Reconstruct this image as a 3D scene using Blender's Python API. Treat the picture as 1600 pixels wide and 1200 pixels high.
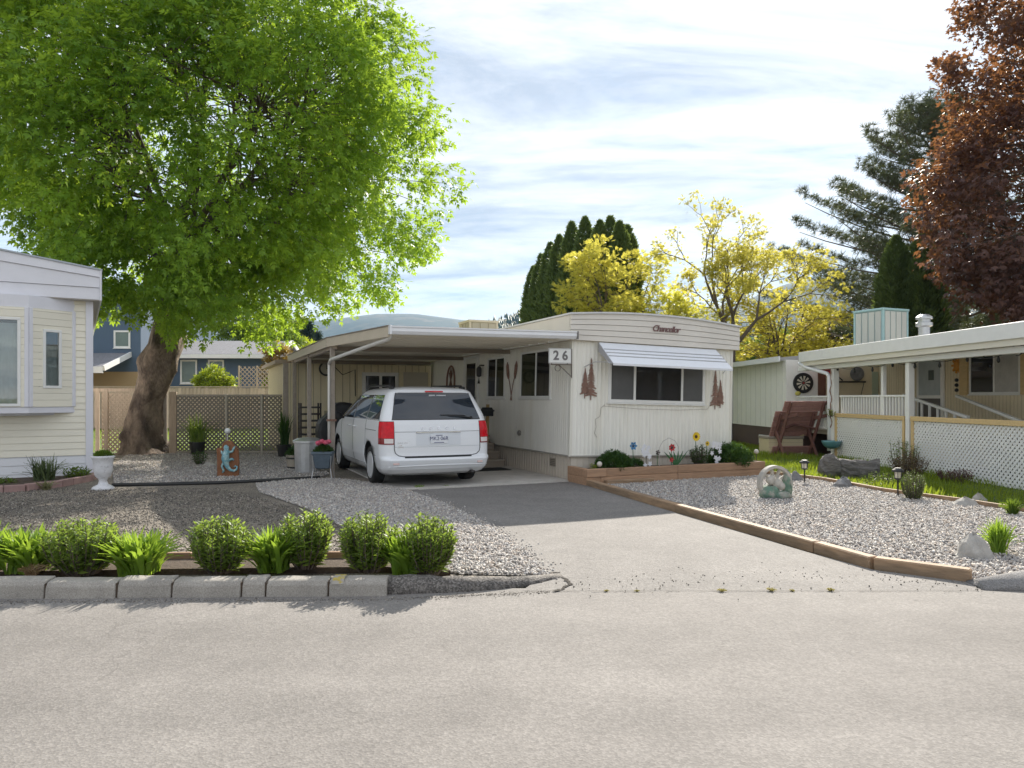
import bpy, bmesh, math, random
import numpy as np
from mathutils import Vector, Matrix

for o in list(bpy.data.objects):
    bpy.data.objects.remove(o)
random.seed(7)
RNG = np.random.default_rng(7)
SC = bpy.context.scene
COL = SC.collection
R = math.radians

# ------------------------------------------------------------------ camera
CAM_H, FPX, HOR = 1.55, 1150.0, 622.0
cd = bpy.data.cameras.new('camera')
cd.sensor_width = 36.0
cd.lens = 36.0 * FPX / 1600.0
cd.shift_y = (HOR - 600.0) / 1600.0
cd.clip_start = 0.05
cd.clip_end = 20000
cam = bpy.data.objects.new('camera', cd)
COL.objects.link(cam)
cam.location = (0, 0, CAM_H)
cam.rotation_euler = (R(90), 0, 0)
SC.camera = cam

# ------------------------------------------------------------------ sky, sun, exposure
SUN_V = Vector((0.50, 1.55, 1.0)).normalized()          # towards the sun
SUN_EL = math.asin(SUN_V.z)
SUN_AZ = math.atan2(SUN_V.x, SUN_V.y)                   # clockwise from +Y
world = bpy.data.worlds.new('World')
SC.world = world
world.use_nodes = True
nt = world.node_tree
nt.nodes.clear()
def N(t, typ, **kw):
    n = t.nodes.new(typ)
    for k, v in kw.items():
        setattr(n, k, v)
    return n
def math_node(t, op, a=None, b=None, clamp=False):
    n = N(t, 'ShaderNodeMath', operation=op, use_clamp=clamp)
    for i, q in enumerate((a, b)):
        if q is None:
            continue
        if isinstance(q, (int, float)):
            n.inputs[i].default_value = q
        else:
            t.links.new(q, n.inputs[i])
    return n.outputs[0]
def ramp(t, fac, stops):
    n = N(t, 'ShaderNodeValToRGB')
    el = n.color_ramp.elements
    while len(el) < len(stops):
        el.new(0.5)
    for e, (p, c) in zip(el, stops):
        e.position = p
        e.color = (c, c, c, 1) if isinstance(c, (int, float)) else (*c, 1)
    t.links.new(fac, n.inputs[0])
    return n.outputs[0]
def mixc(t, fac, a, b, mode='MIX'):
    n = N(t, 'ShaderNodeMix', data_type='RGBA', blend_type=mode)
    for s, q in ((0, fac), (6, a), (7, b)):
        if isinstance(q, (int, float)):
            n.inputs[s].default_value = q
        elif isinstance(q, tuple):
            n.inputs[s].default_value = (*q[:3], 1)
        else:
            t.links.new(q, n.inputs[s])
    return n.outputs[2]

sky = N(nt, 'ShaderNodeTexSky', sky_type='NISHITA')
sky.sun_disc = False
sky.sun_elevation = SUN_EL
sky.sun_rotation = SUN_AZ
sky.air_density = 1.0
sky.dust_density = 0.0
sky.ozone_density = 1.0
tc = N(nt, 'ShaderNodeTexCoord')
sep = N(nt, 'ShaderNodeSeparateXYZ')
nt.links.new(tc.outputs['Generated'], sep.inputs[0])
zc = math_node(nt, 'ADD', math_node(nt, 'MAXIMUM', sep.outputs[2], 0.0), 0.16)
cmb = N(nt, 'ShaderNodeCombineXYZ')
nt.links.new(math_node(nt, 'DIVIDE', sep.outputs[0], zc), cmb.inputs[0])
nt.links.new(math_node(nt, 'DIVIDE', sep.outputs[1], zc), cmb.inputs[1])
mp = N(nt, 'ShaderNodeMapping')
mp.inputs['Location'].default_value = (6.1, 9.3, 0)
mp.inputs['Rotation'].default_value = (0, 0, R(24))
mp.inputs['Scale'].default_value = (0.55, 1.35, 1)
nt.links.new(cmb.outputs[0], mp.inputs[0])
n1 = N(nt, 'ShaderNodeTexNoise')
n1.inputs['Scale'].default_value = 1.15
n1.inputs['Detail'].default_value = 13
n1.inputs['Roughness'].default_value = 0.66
n1.inputs['Distortion'].default_value = 0.35
nt.links.new(mp.outputs[0], n1.inputs['Vector'])
cover = ramp(nt, n1.outputs[0], [(0.28, 0.55), (0.42, 0.88), (0.54, 1.0)])
n2 = N(nt, 'ShaderNodeTexNoise')
n2.inputs['Scale'].default_value = 2.0
n2.inputs['Detail'].default_value = 13
n2.inputs['Roughness'].default_value = 0.66
n2.inputs['Distortion'].default_value = 0.5
nt.links.new(mp.outputs[0], n2.inputs['Vector'])
dens = ramp(nt, n2.outputs[0], [(0.36, (0.47, 0.52, 0.60)), (0.50, (0.75, 0.775, 0.82)), (0.66, (1.0, 0.995, 1.0))])
# thin cloud scatters sunlight forward: brighter towards the sun
dot = N(nt, 'ShaderNodeVectorMath', operation='DOT_PRODUCT')
nt.links.new(tc.outputs['Generated'], dot.inputs[0])
dot.inputs[1].default_value = SUN_V
d01 = math_node(nt, 'MAXIMUM', dot.outputs['Value'], 0.0)
glow = math_node(nt, 'ADD', math_node(nt, 'MULTIPLY', math_node(nt, 'POWER', d01, 9.0), 0.05), 0.245)
ccol = N(nt, 'ShaderNodeVectorMath', operation='SCALE')
nt.links.new(dens, ccol.inputs[0])
nt.links.new(glow, ccol.inputs['Scale'])
skyc = N(nt, 'ShaderNodeVectorMath', operation='MULTIPLY')
nt.links.new(sky.outputs[0], skyc.inputs[0])
skyc.inputs[1].default_value = (0.053, 0.050, 0.048)
wc = mixc(nt, math_node(nt, 'MULTIPLY', cover, 0.95), skyc.outputs[0], ccol.outputs[0])
bg = N(nt, 'ShaderNodeBackground')
nt.links.new(wc, bg.inputs[0])
bg.inputs[1].default_value = 1.0
wo = N(nt, 'ShaderNodeOutputWorld')
nt.links.new(bg.outputs[0], wo.inputs[0])

sl = bpy.data.lights.new('sun', 'SUN')
sl.energy = 2.0
sl.angle = R(0.6)
sl.color = (1.0, 0.93, 0.82)
sun = bpy.data.objects.new('sun', sl)
COL.objects.link(sun)
sun.rotation_euler = (-SUN_V).to_track_quat('-Z', 'Y').to_euler()
sun.location = (10, 30, 40)

SC.view_settings.view_transform = 'Standard'
SC.view_settings.look = 'None'
SC.view_settings.exposure = 2.36
SC.view_settings.gamma = 1.0
SC.cycles.use_denoising = True
SC.cycles.max_bounces = 10
SC.cycles.diffuse_bounces = 6
SC.cycles.transparent_max_bounces = 12
SC.cycles.volume_bounces = 0
SC.cycles.sample_clamp_indirect = 6

# ------------------------------------------------------------------ places: pixel of the photograph -> metres
def G(px, py, z=0.0):
    Y = FPX * (CAM_H - z) / (py - HOR)
    return ((px - 800) / FPX * Y, Y, z)
def P(px, py, Y):
    return ((px - 800) / FPX * Y, Y, CAM_H + (HOR - py) / FPX * Y)

# ------------------------------------------------------------------ materials
MATS = {}
def mat(name, col, rough=0.6, metal=0.0, var=0.0, vscale=6.0, rnd=0.0, bump=0.0, bscale=60.0, spec=0.5,
        coat=0.0, col2=None, c2lo=0.45, c2hi=0.6, c2scale=None, stretch=None, detail=5, island=0.0, speck=0.0, speckscale=250, trans=0.0, emit=None):
    if name in MATS:
        return MATS[name]
    m = bpy.data.materials.new(name)
    MATS[name] = m
    m.use_nodes = True
    t = m.node_tree
    b = t.nodes['Principled BSDF']
    b.inputs['Roughness'].default_value = rough
    b.inputs['Metallic'].default_value = metal
    b.inputs['Specular IOR Level'].default_value = spec
    if coat:
        b.inputs['Coat Weight'].default_value = coat
        b.inputs['Coat Roughness'].default_value = 0.04
    tcn = N(t, 'ShaderNodeTexCoord')
    mpn = N(t, 'ShaderNodeMapping')
    t.links.new(tcn.outputs['Object'], mpn.inputs[0])
    if stretch:
        mpn.inputs['Scale'].default_value = stretch
    out = None
    def noise(s, d=detail):
        n = N(t, 'ShaderNodeTexNoise')
        n.inputs['Scale'].default_value = s
        n.inputs['Detail'].default_value = d
        n.inputs['Roughness'].default_value = 0.62
        t.links.new(mpn.outputs[0], n.inputs['Vector'])
        return n.outputs[0]
    cur = tuple(col)
    if col2 is not None:
        f = ramp(t, noise(c2scale or vscale), [(c2lo, 0.0), (c2hi, 1.0)])
        cur = mixc(t, f, cur, tuple(col2))
    k = None
    if var:
        k = ramp(t, noise(vscale * 1.37), [(0.25, 1 - var), (0.75, 1 + var)])
        cur = mixc(t, 1.0, cur, k, 'MULTIPLY')
    if speck:
        k = ramp(t, noise(speckscale, 2), [(0.3, 1 - speck), (0.7, 1 + speck)])
        cur = mixc(t, 1.0, cur, k, 'MULTIPLY')
    if rnd:
        oi = N(t, 'ShaderNodeObjectInfo')
        k = ramp(t, oi.outputs['Random'], [(0.0, 1 - rnd), (1.0, 1 + rnd)])
        cur = mixc(t, 1.0, cur, k, 'MULTIPLY')
    if island:
        gi = N(t, 'ShaderNodeNewGeometry')
        k = ramp(t, gi.outputs['Random Per Island'], [(0.0, 1 - island), (1.0, 1 + island)])
        cur = mixc(t, 1.0, cur, k, 'MULTIPLY')
    if isinstance(cur, tuple):
        b.inputs['Base Color'].default_value = (*cur, 1)
    else:
        t.links.new(cur, b.inputs['Base Color'])
    if bump:
        bn = N(t, 'ShaderNodeBump')
        bn.inputs['Strength'].default_value = min(1.0, bump)
        bn.inputs['Distance'].default_value = 0.02 * max(1.0, bump)
        t.links.new(noise(bscale, 4), bn.inputs['Height'])
        t.links.new(bn.outputs[0], b.inputs['Normal'])
    if emit:
        b.inputs['Emission Color'].default_value = (*emit, 1)
        b.inputs['Emission Strength'].default_value = 1.0
    return m

def leaf_mat(name, c_dark, c_light, trans=0.45, tcol=None, rough=0.5, nscale=0.5):
    """thin leaf: diffuse + light passing through; colour differs leaf by leaf and clump by clump"""
    m = bpy.data.materials.new(name)
    MATS[name] = m
    m.use_nodes = True
    t = m.node_tree
    b = t.nodes['Principled BSDF']
    b.inputs['Roughness'].default_value = rough
    b.inputs['Specular IOR Level'].default_value = 0.35
    gi = N(t, 'ShaderNodeNewGeometry')
    tcn = N(t, 'ShaderNodeTexCoord')
    n = N(t, 'ShaderNodeTexNoise')
    n.inputs['Scale'].default_value = nscale
    n.inputs['Detail'].default_value = 3
    t.links.new(tcn.outputs['Object'], n.inputs['Vector'])
    f = math_node(t, 'ADD', math_node(t, 'MULTIPLY', gi.outputs['Random Per Island'], 0.6),
                  math_node(t, 'MULTIPLY', ramp(t, n.outputs[0], [(0.35, 0.0), (0.65, 1.0)]), 0.4))
    c = mixc(t, f, tuple(c_dark), tuple(c_light))
    t.links.new(c, b.inputs['Base Color'])
    tr = N(t, 'ShaderNodeBsdfTranslucent')
    if tcol:
        c2 = mixc(t, f, tuple(0.7 * x for x in tcol), tuple(tcol))
        t.links.new(c2, tr.inputs[0])
    else:
        t.links.new(c, tr.inputs[0])
    mx = N(t, 'ShaderNodeMixShader')
    mx.inputs[0].default_value = trans
    t.links.new(b.outputs[0], mx.inputs[1])
    t.links.new(tr.outputs[0], mx.inputs[2])
    t.links.new(mx.outputs[0], t.nodes['Material Output'].inputs[0])
    return m

def glass_mat(name, tint=(0.9, 0.95, 0.95), refl=0.08):
    """window pane one can see through: mostly transparent, mirror-like at a glancing view"""
    m = bpy.data.materials.new(name)
    MATS[name] = m
    m.use_nodes = True
    t = m.node_tree
    t.nodes.remove(t.nodes['Principled BSDF'])
    fr = N(t, 'ShaderNodeFresnel')
    fr.inputs[0].default_value = 1.5
    tr = N(t, 'ShaderNodeBsdfTransparent')
    tr.inputs[0].default_value = (*tint, 1)
    gl = N(t, 'ShaderNodeBsdfGlossy')
    gl.inputs['Roughness'].default_value = 0.02
    mx = N(t, 'ShaderNodeMixShader')
    t.links.new(math_node(t, 'ADD', fr.outputs[0], refl, True), mx.inputs[0])
    t.links.new(tr.outputs[0], mx.inputs[1])
    t.links.new(gl.outputs[0], mx.inputs[2])
    t.links.new(mx.outputs[0], t.nodes['Material Output'].inputs[0])
    return m

# ------------------------------------------------------------------ mesh helpers
def link(o, parent=None):
    COL.objects.link(o)
    if parent is not None:
        o.parent = parent
    return o
def tag(o, label=None, cat=None, group=None, kind=None):
    if label: o['label'] = label
    if cat: o['category'] = cat
    if group: o['group'] = group
    if kind: o['kind'] = kind
    return o
def thing(name, label, cat, loc=(0, 0, 0), rz=0.0, group=None, rot=None):
    o = bpy.data.objects.new(name, None)
    o.empty_display_size = 0.2
    link(o)
    o.location = loc
    o.rotation_euler = rot if rot else (0, 0, rz)
    return tag(o, label, cat, group)
def copy_tree(o, parent=None):
    c = o.copy()
    COL.objects.link(c)
    c.parent = parent
    for ch in list(o.children):
        copy_tree(ch, c)
    return c

class MB:
    def __init__(s):
        s.v, s.f = [], []
    def add(s, vs, fs):
        o = len(s.v)
        s.v += [tuple(p) for p in vs]
        s.f += [tuple(i + o for i in f) for f in fs]
        return s
    BF = [(0, 3, 2, 1), (4, 5, 6, 7), (0, 1, 5, 4), (1, 2, 6, 5), (2, 3, 7, 6), (3, 0, 4, 7)]
    def box(s, x0, x1, y0, y1, z0, z1):
        return s.add([(x0, y0, z0), (x1, y0, z0), (x1, y1, z0), (x0, y1, z0), (x0, y0, z1), (x1, y0, z1), (x1, y1, z1), (x0, y1, z1)], s.BF)
    def bar(s, p, q, w, h, up=(0, 0, 1)):
        p, q, up = Vector(p), Vector(q), Vector(up)
        d = (q - p).normalized()
        a = d.cross(up)
        if a.length < 1e-4:
            a = d.cross(Vector((1, 0, 0)))
        a = a.normalized() * w / 2
        b = a.cross(d).normalized() * h / 2
        vs = [p - a - b, p + a - b, p + a + b, p - a + b, q - a - b, q + a - b, q + a + b, q - a + b]
        return s.add(vs, [(0, 1, 2, 3), (7, 6, 5, 4), (0, 4, 5, 1), (1, 5, 6, 2), (2, 6, 7, 3), (3, 7, 4, 0)])
    def tube(s, pts, rad, n=8, cap=True, jit=0.0, seed=0):
        pts = [Vector(p) for p in pts]
        rr = rad if hasattr(rad, '__len__') else [rad] * len(pts)
        rnd = random.Random(seed)
        rings = []
        ref = None
        for i, p in enumerate(pts):
            d = (pts[min(i + 1, len(pts) - 1)] - pts[max(i - 1, 0)])
            if d.length < 1e-9:
                d = Vector((0, 0, 1))
            d.normalize()
            if ref is None:
                ref = Vector((1, 0, 0)) if abs(d.x) < 0.8 else Vector((0, 1, 0))
            a = (ref - d * ref.dot(d)).normalized()
            ref = a
            b = d.cross(a)
            ring = []
            for k in range(n):
                an = 2 * math.pi * k / n
                r = rr[i] * (1 + jit * (rnd.random() * 2 - 1))
                ring.append(p + a * math.cos(an) * r + b * math.sin(an) * r)
            rings.append(ring)
        vs = [q for r_ in rings for q in r_]
        fs = []
        for i in range(len(pts) - 1):
            for k in range(n):
                k2 = (k + 1) % n
                fs.append((i * n + k, i * n + k2, (i + 1) * n + k2, (i + 1) * n + k))
        if cap:
            fs.append(tuple(range(n - 1, -1, -1)))
            fs.append(tuple((len(pts) - 1) * n + k for k in range(n)))
        return s.add(vs, fs)
    def lathe(s, prof, n=18, c=(0, 0, 0), axis='z'):
        vs, fs = [], []
        for r, h in prof:
            for k in range(n):
                a = 2 * math.pi * k / n
                q = (r * math.cos(a), r * math.sin(a), h)
                if axis == 'x': q = (q[2], q[0], q[1])
                if axis == 'y': q = (q[0], q[2], q[1])
                vs.append((q[0] + c[0], q[1] + c[1], q[2] + c[2]))
        for i in range(len(prof) - 1):
            for k in range(n):
                k2 = (k + 1) % n
                fs.append((i * n + k, i * n + k2, (i + 1) * n + k2, (i + 1) * n + k))
        fs.append(tuple(range(n - 1, -1, -1)))
        fs.append(tuple((len(prof) - 1) * n + k for k in range(n)))
        return s.add(vs, fs)
    def prism(s, poly, a0, a1, plane='xy'):
        """closed outline pushed from a0 to a1 along the third axis"""
        def q(u, v, w):
            return {'xy': (u, v, w), 'xz': (u, w, v), 'yz': (w, u, v)}[plane]
        n = len(poly)
        vs = [q(u, v, a0) for u, v in poly] + [q(u, v, a1) for u, v in poly]
        fs = [tuple(range(n)), tuple(range(2 * n - 1, n - 1, -1))]
        fs += [(i, i + n, (i + 1) % n + n, (i + 1) % n) for i in range(n)]
        return s.add(vs, fs)
    def ball(s, c, r, n=10, m=7, sq=(1, 1, 1), jit=0, seed=0):
        rnd = random.Random(seed)
        vs, fs = [], []
        for i in range(m + 1):
            th = math.pi * i / m
            for k in range(n):
                ph = 2 * math.pi * k / n
                rr = r * (1 + jit * (rnd.random() * 2 - 1))
                vs.append((c[0] + rr * sq[0] * math.sin(th) * math.cos(ph), c[1] + rr * sq[1] * math.sin(th) * math.sin(ph), c[2] + rr * sq[2] * math.cos(th)))
        for i in range(m):
            for k in range(n):
                k2 = (k + 1) % n
                fs.append((i * n + k, (i + 1) * n + k, (i + 1) * n + k2, i * n + k2))
        return s.add(vs, fs)
    def grid(s, fn, nu, nv):
        vs = [fn(i / nu, j / nv) for i in range(nu + 1) for j in range(nv + 1)]
        fs = [(i * (nv + 1) + j, (i + 1) * (nv + 1) + j, (i + 1) * (nv + 1) + j + 1, i * (nv + 1) + j + 1) for i in range(nu) for j in range(nv)]
        return s.add(vs, fs)
    def build(s, name, m, parent=None, smooth=False, bevel=0.0, recalc=True, loc=None, rot=None, merge=False, subd=0):
        me = bpy.data.meshes.new(name)
        me.from_pydata(s.v, [], s.f)
        if recalc or merge:
            bm = bmesh.new()
            bm.from_mesh(me)
            if merge:
                bmesh.ops.remove_doubles(bm, verts=bm.verts, dist=1e-4)
            bmesh.ops.recalc_face_normals(bm, faces=bm.faces)
            bm.to_mesh(me)
            bm.free()
        if smooth:
            me.polygons.foreach_set('use_smooth', [True] * len(me.polygons))
        me.materials.append(m)
        o = bpy.data.objects.new(name, me)
        link(o, parent)
        if loc: o.location = loc
        if rot: o.rotation_euler = rot
        if bevel:
            bv = o.modifiers.new('bevel', 'BEVEL')
            bv.width = bevel
            bv.segments = 1
            bv.limit_method = 'ANGLE'
        if subd:
            sm = o.modifiers.new('sub', 'SUBSURF')
            sm.levels = sm.render_levels = subd
        return o

def sheet(name, poly, z, m, parent=None):
    b = MB()
    b.add([(x, y, z) for x, y in poly], [tuple(range(len(poly)))])
    o = b.build(name, m, parent, recalc=False)
    if o.data.polygons[0].normal.z < 0:
        o.data.flip_normals()
    return o

def text_mesh(body, size, m, name='lettering', parent=None, depth=0.004, align='CENTER', shear=0.0, spacing=1.0, offset=0.0):
    cu = bpy.data.curves.new(name, 'FONT')
    cu.body = body
    cu.size = size
    cu.extrude = depth
    cu.align_x = align
    cu.align_y = 'CENTER'
    cu.shear = shear
    cu.space_character = spacing
    cu.offset = offset
    t = bpy.data.objects.new(name, cu)
    COL.objects.link(t)
    me = bpy.data.meshes.new_from_object(t)
    bpy.data.objects.remove(t)
    me.materials.clear()
    me.materials.append(m)
    o = bpy.data.objects.new(name, me)
    return link(o, parent)

def big_mesh(name, V, F, m, parent=None, smooth=False):
    """numpy vertices (n,3) and faces (m,k) into one mesh"""
    me = bpy.data.meshes.new(name)
    nF, k = F.shape
    me.vertices.add(len(V))
    me.vertices.foreach_set('co', np.ascontiguousarray(V, dtype=np.float32).ravel())
    me.loops.add(nF * k)
    me.loops.foreach_set('vertex_index', np.ascontiguousarray(F, dtype=np.int32).ravel())
    me.polygons.add(nF)
    me.polygons.foreach_set('loop_start', np.arange(0, nF * k, k, dtype=np.int32))
    if smooth:
        me.polygons.foreach_set('use_smooth', np.ones(nF, dtype=bool))
    me.update(calc_edges=True)
    me.materials.append(m)
    o = bpy.data.objects.new(name, me)
    return link(o, parent)

def frames(dirs, up=None, roll=None):
    """rotation matrices whose local x points along dirs and local z is as near 'up' as it can be"""
    d = dirs / np.maximum(np.linalg.norm(dirs, axis=1, keepdims=True), 1e-9)
    if up is None:
        up = RNG.normal(size=d.shape)
    y = np.cross(up, d)
    y /= np.maximum(np.linalg.norm(y, axis=1, keepdims=True), 1e-9)
    z = np.cross(d, y)
    return np.stack([d, y, z], axis=2)

def scatter(name, tv, tf, pos, rot, sc, m, parent=None, smooth=False):
    tv = np.asarray(tv, float)
    tf = np.asarray(tf, int)
    n = len(pos)
    sc = np.asarray(sc, float)
    if sc.ndim == 1:
        sc = sc[:, None]
    loc = tv[None] * sc[:, None, :]
    V = np.einsum('nij,nkj->nki', rot, loc) + pos[:, None, :]
    F = tf[None] + (np.arange(n) * len(tv))[:, None, None]
    return big_mesh(name, V.reshape(-1, 3), F.reshape(-1, tf.shape[1]), m, parent, smooth)

def in_poly(pts, poly):
    x, y = pts[:, 0], pts[:, 1]
    ins = np.zeros(len(pts), bool)
    n = len(poly)
    j = n - 1
    for i in range(n):
        xi, yi = poly[i][:2]
        xj, yj = poly[j][:2]
        c = ((yi > y) != (yj > y)) & (x < (xj - xi) * (y - yi) / (yj - yi + 1e-12) + xi)
        ins ^= c
        j = i
    return ins
def sample_poly(poly, n):
    a = np.array([p[:2] for p in poly])
    lo, hi = a.min(0), a.max(0)
    out = np.zeros((0, 2))
    while len(out) < n:
        p = RNG.uniform(lo, hi, size=(n * 2, 2))
        out = np.vstack([out, p[in_poly(p, poly)]])
    return out[:n]
def rotz_mats(a):
    c, s_, z, o = np.cos(a), np.sin(a), np.zeros_like(a), np.ones_like(a)
    return np.stack([np.stack([c, -s_, z], -1), np.stack([s_, c, z], -1), np.stack([z, z, o], -1)], -2)

def lattice(mb, x0, x1, z0, z1, pitch, w, y0=0.0, t=0.008):
    """diagonal slats clipped to a rectangle, the second layer behind the first"""
    for layer, sgn in ((0, 1), (1, -1)):
        ya, yb = y0 + layer * t, y0 + layer * t + t
        h = w / 2 * math.sqrt(2)
        c = (x0 - z1 if sgn > 0 else x0 + z0) + pitch / 2
        cend = (x1 - z0 if sgn > 0 else x1 + z1)
        while c < cend:
            # line x = c + sgn*z
            pts = []
            for off in (-h, h):
                cc = c + off
                if sgn > 0:
                    za, zb = max(z0, x0 - cc), min(z1, x1 - cc)
                else:
                    za, zb = max(z0, cc - x1), min(z1, cc - x0)
                if zb - za > 0.005:
                    pts.append(((cc + sgn * za, za), (cc + sgn * zb, zb)))
            if len(pts) == 2:
                (a, b), (d, e) = pts
                vs = [(a[0], ya, a[1]), (d[0], ya, d[1]), (e[0], ya, e[1]), (b[0], ya, b[1]),
                      (a[0], yb, a[1]), (d[0], yb, d[1]), (e[0], yb, e[1]), (b[0], yb, b[1])]
                mb.add(vs, MB.BF)
            c += pitch
    return mb
# ------------------------------------------------------------------ material library
WHITE = mat('white paint', (0.80, 0.80, 0.78), 0.45, var=0.05, vscale=3, bump=0.05, bscale=30)
TRIM = mat('lavender white trim', (0.73, 0.73, 0.78), 0.45, var=0.05, vscale=2)
CREAM = mat('cream ribbed aluminium', (0.86, 0.845, 0.78), 0.42, var=0.06, vscale=3, stretch=(2.5, 2.5, .25), col2=(0.79, 0.765, 0.68), c2scale=1.1, c2lo=.5, c2hi=.72)
FASCIA = mat('warm grey painted metal', (0.66, 0.62, 0.56), 0.5, var=0.05, vscale=1.5)
SKIRT = mat('taupe skirting', (0.60, 0.54, 0.46), 0.6, var=0.07, vscale=2)
VINYL = mat('cream vinyl siding', (0.83, 0.79, 0.665), 0.5, rnd=0.04, var=0.03, vscale=2)
VINYLW = mat('white vinyl skirting', (0.76, 0.77, 0.80), 0.5, rnd=0.03)
BEIGE = mat('beige painted trim', (0.56, 0.49, 0.38), 0.55, var=0.06, vscale=3)
SHEDW = mat('pale yellow siding', (0.80, 0.71, 0.50), 0.6, var=0.05, vscale=2)
PAN = mat('carport roof pan', (0.74, 0.70, 0.62), 0.4, rnd=0.06, var=0.05, vscale=2)
GUTTER = mat('white gutter', (0.78, 0.79, 0.82), 0.35, var=0.03, vscale=2)
POSTM = mat('grey brown post', (0.36, 0.31, 0.26), 0.6, var=0.15, vscale=8)
GALV = mat('galvanised metal', (0.55, 0.56, 0.57), 0.35, metal=0.7, var=0.1, vscale=8)
DARKGLASS = mat('dark window pane', (0.022, 0.022, 0.024), 0.03, spec=0.6, var=0.5, vscale=1.2)
SCREEN = mat('grey insect screen', (0.10, 0.10, 0.10), 0.45, var=0.2, vscale=2)
CLEAR = glass_mat('clear pane')
CURTAIN = mat('pale curtain', (0.42, 0.46, 0.48), 0.8, var=0.1, vscale=4)
BLACK = mat('black metal', (0.018, 0.018, 0.018), 0.45)
RUBBER = mat('black rubber', (0.02, 0.02, 0.02), 0.85)
RUST = mat('rusty iron', (0.25, 0.145, 0.11), 0.75, var=0.3, vscale=20)
TIMBER = mat('weathered garden timber', (0.36, 0.235, 0.14), 0.75, var=0.28, vscale=9, stretch=(0.35, 2.5, 2.5), rnd=0.12, bump=0.3, bscale=40, col2=(0.23, 0.16, 0.10), c2scale=2)
PLANTERW = mat('planter timber', (0.38, 0.235, 0.145), 0.7, var=0.25, vscale=9, stretch=(0.3, 2.5, 2.5), rnd=0.12, bump=0.25, bscale=40)
PINE2 = mat('yellow new pine', (0.62, 0.45, 0.22), 0.6, var=0.12, vscale=10, stretch=(2, .4, 2), rnd=0.06)
FENCEW = mat('tan fence board', (0.50, 0.39, 0.29), 0.8, var=0.2, vscale=6, rnd=0.14, stretch=(3, 3, .4))
LATT = mat('grey brown lattice', (0.20, 0.18, 0.15), 0.8, var=0.15, vscale=6)
LATTW = mat('white lattice', (0.80, 0.80, 0.79), 0.5, var=0.05, vscale=2)
CONC = mat('concrete', (0.56, 0.53, 0.49), 0.85, var=0.16, vscale=2.5, speck=0.12, speckscale=90, bump=0.25, bscale=120)
KERB = mat('kerb concrete', (0.34, 0.315, 0.28), 0.9, var=0.2, vscale=3, speck=0.25, speckscale=110, bump=0.5, bscale=140, rnd=0.06)
SOIL = mat('dark garden soil', (0.085, 0.06, 0.042), 0.95, var=0.4, vscale=12, bump=1.0, bscale=45)
ROCK = mat('grey rock', (0.36, 0.345, 0.32), 0.9, var=0.25, vscale=6, speck=0.15, bump=0.6, bscale=14)
ROCKD = mat('dark grey rock', (0.20, 0.20, 0.205), 0.9, var=0.3, vscale=6, bump=0.6, bscale=14)
STUMPM = mat('silver grey dead wood', (0.15, 0.14, 0.13), 0.9, var=0.45, vscale=9, bump=1.5, bscale=25, stretch=(.5, 2, 2))
BARK = mat('rough brown bark', (0.23, 0.175, 0.13), 0.95, var=0.5, vscale=9, bump=2.5, bscale=13, stretch=(1, 1, .45), col2=(0.09, 0.066, 0.05), c2scale=3)
BARKT = mat('thin branch bark', (0.12, 0.095, 0.075), 0.9, var=0.3, vscale=6)
BROWNW = mat('dark red brown stained wood', (0.155, 0.07, 0.058), 0.7, var=0.2, vscale=8, rnd=0.15)
REDW = mat('faded red brown plank', (0.36, 0.19, 0.165), 0.75, var=0.15, vscale=8, rnd=0.12)
BROWNSK = mat('brown skirting', (0.095, 0.055, 0.045), 0.6, var=0.12, vscale=3)
TEAL = mat('teal glaze', (0.10, 0.24, 0.27), 0.35, var=0.1, vscale=6)
TEALM = mat('teal cooler cabinet', (0.40, 0.60, 0.61), 0.5, var=0.05)

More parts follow.
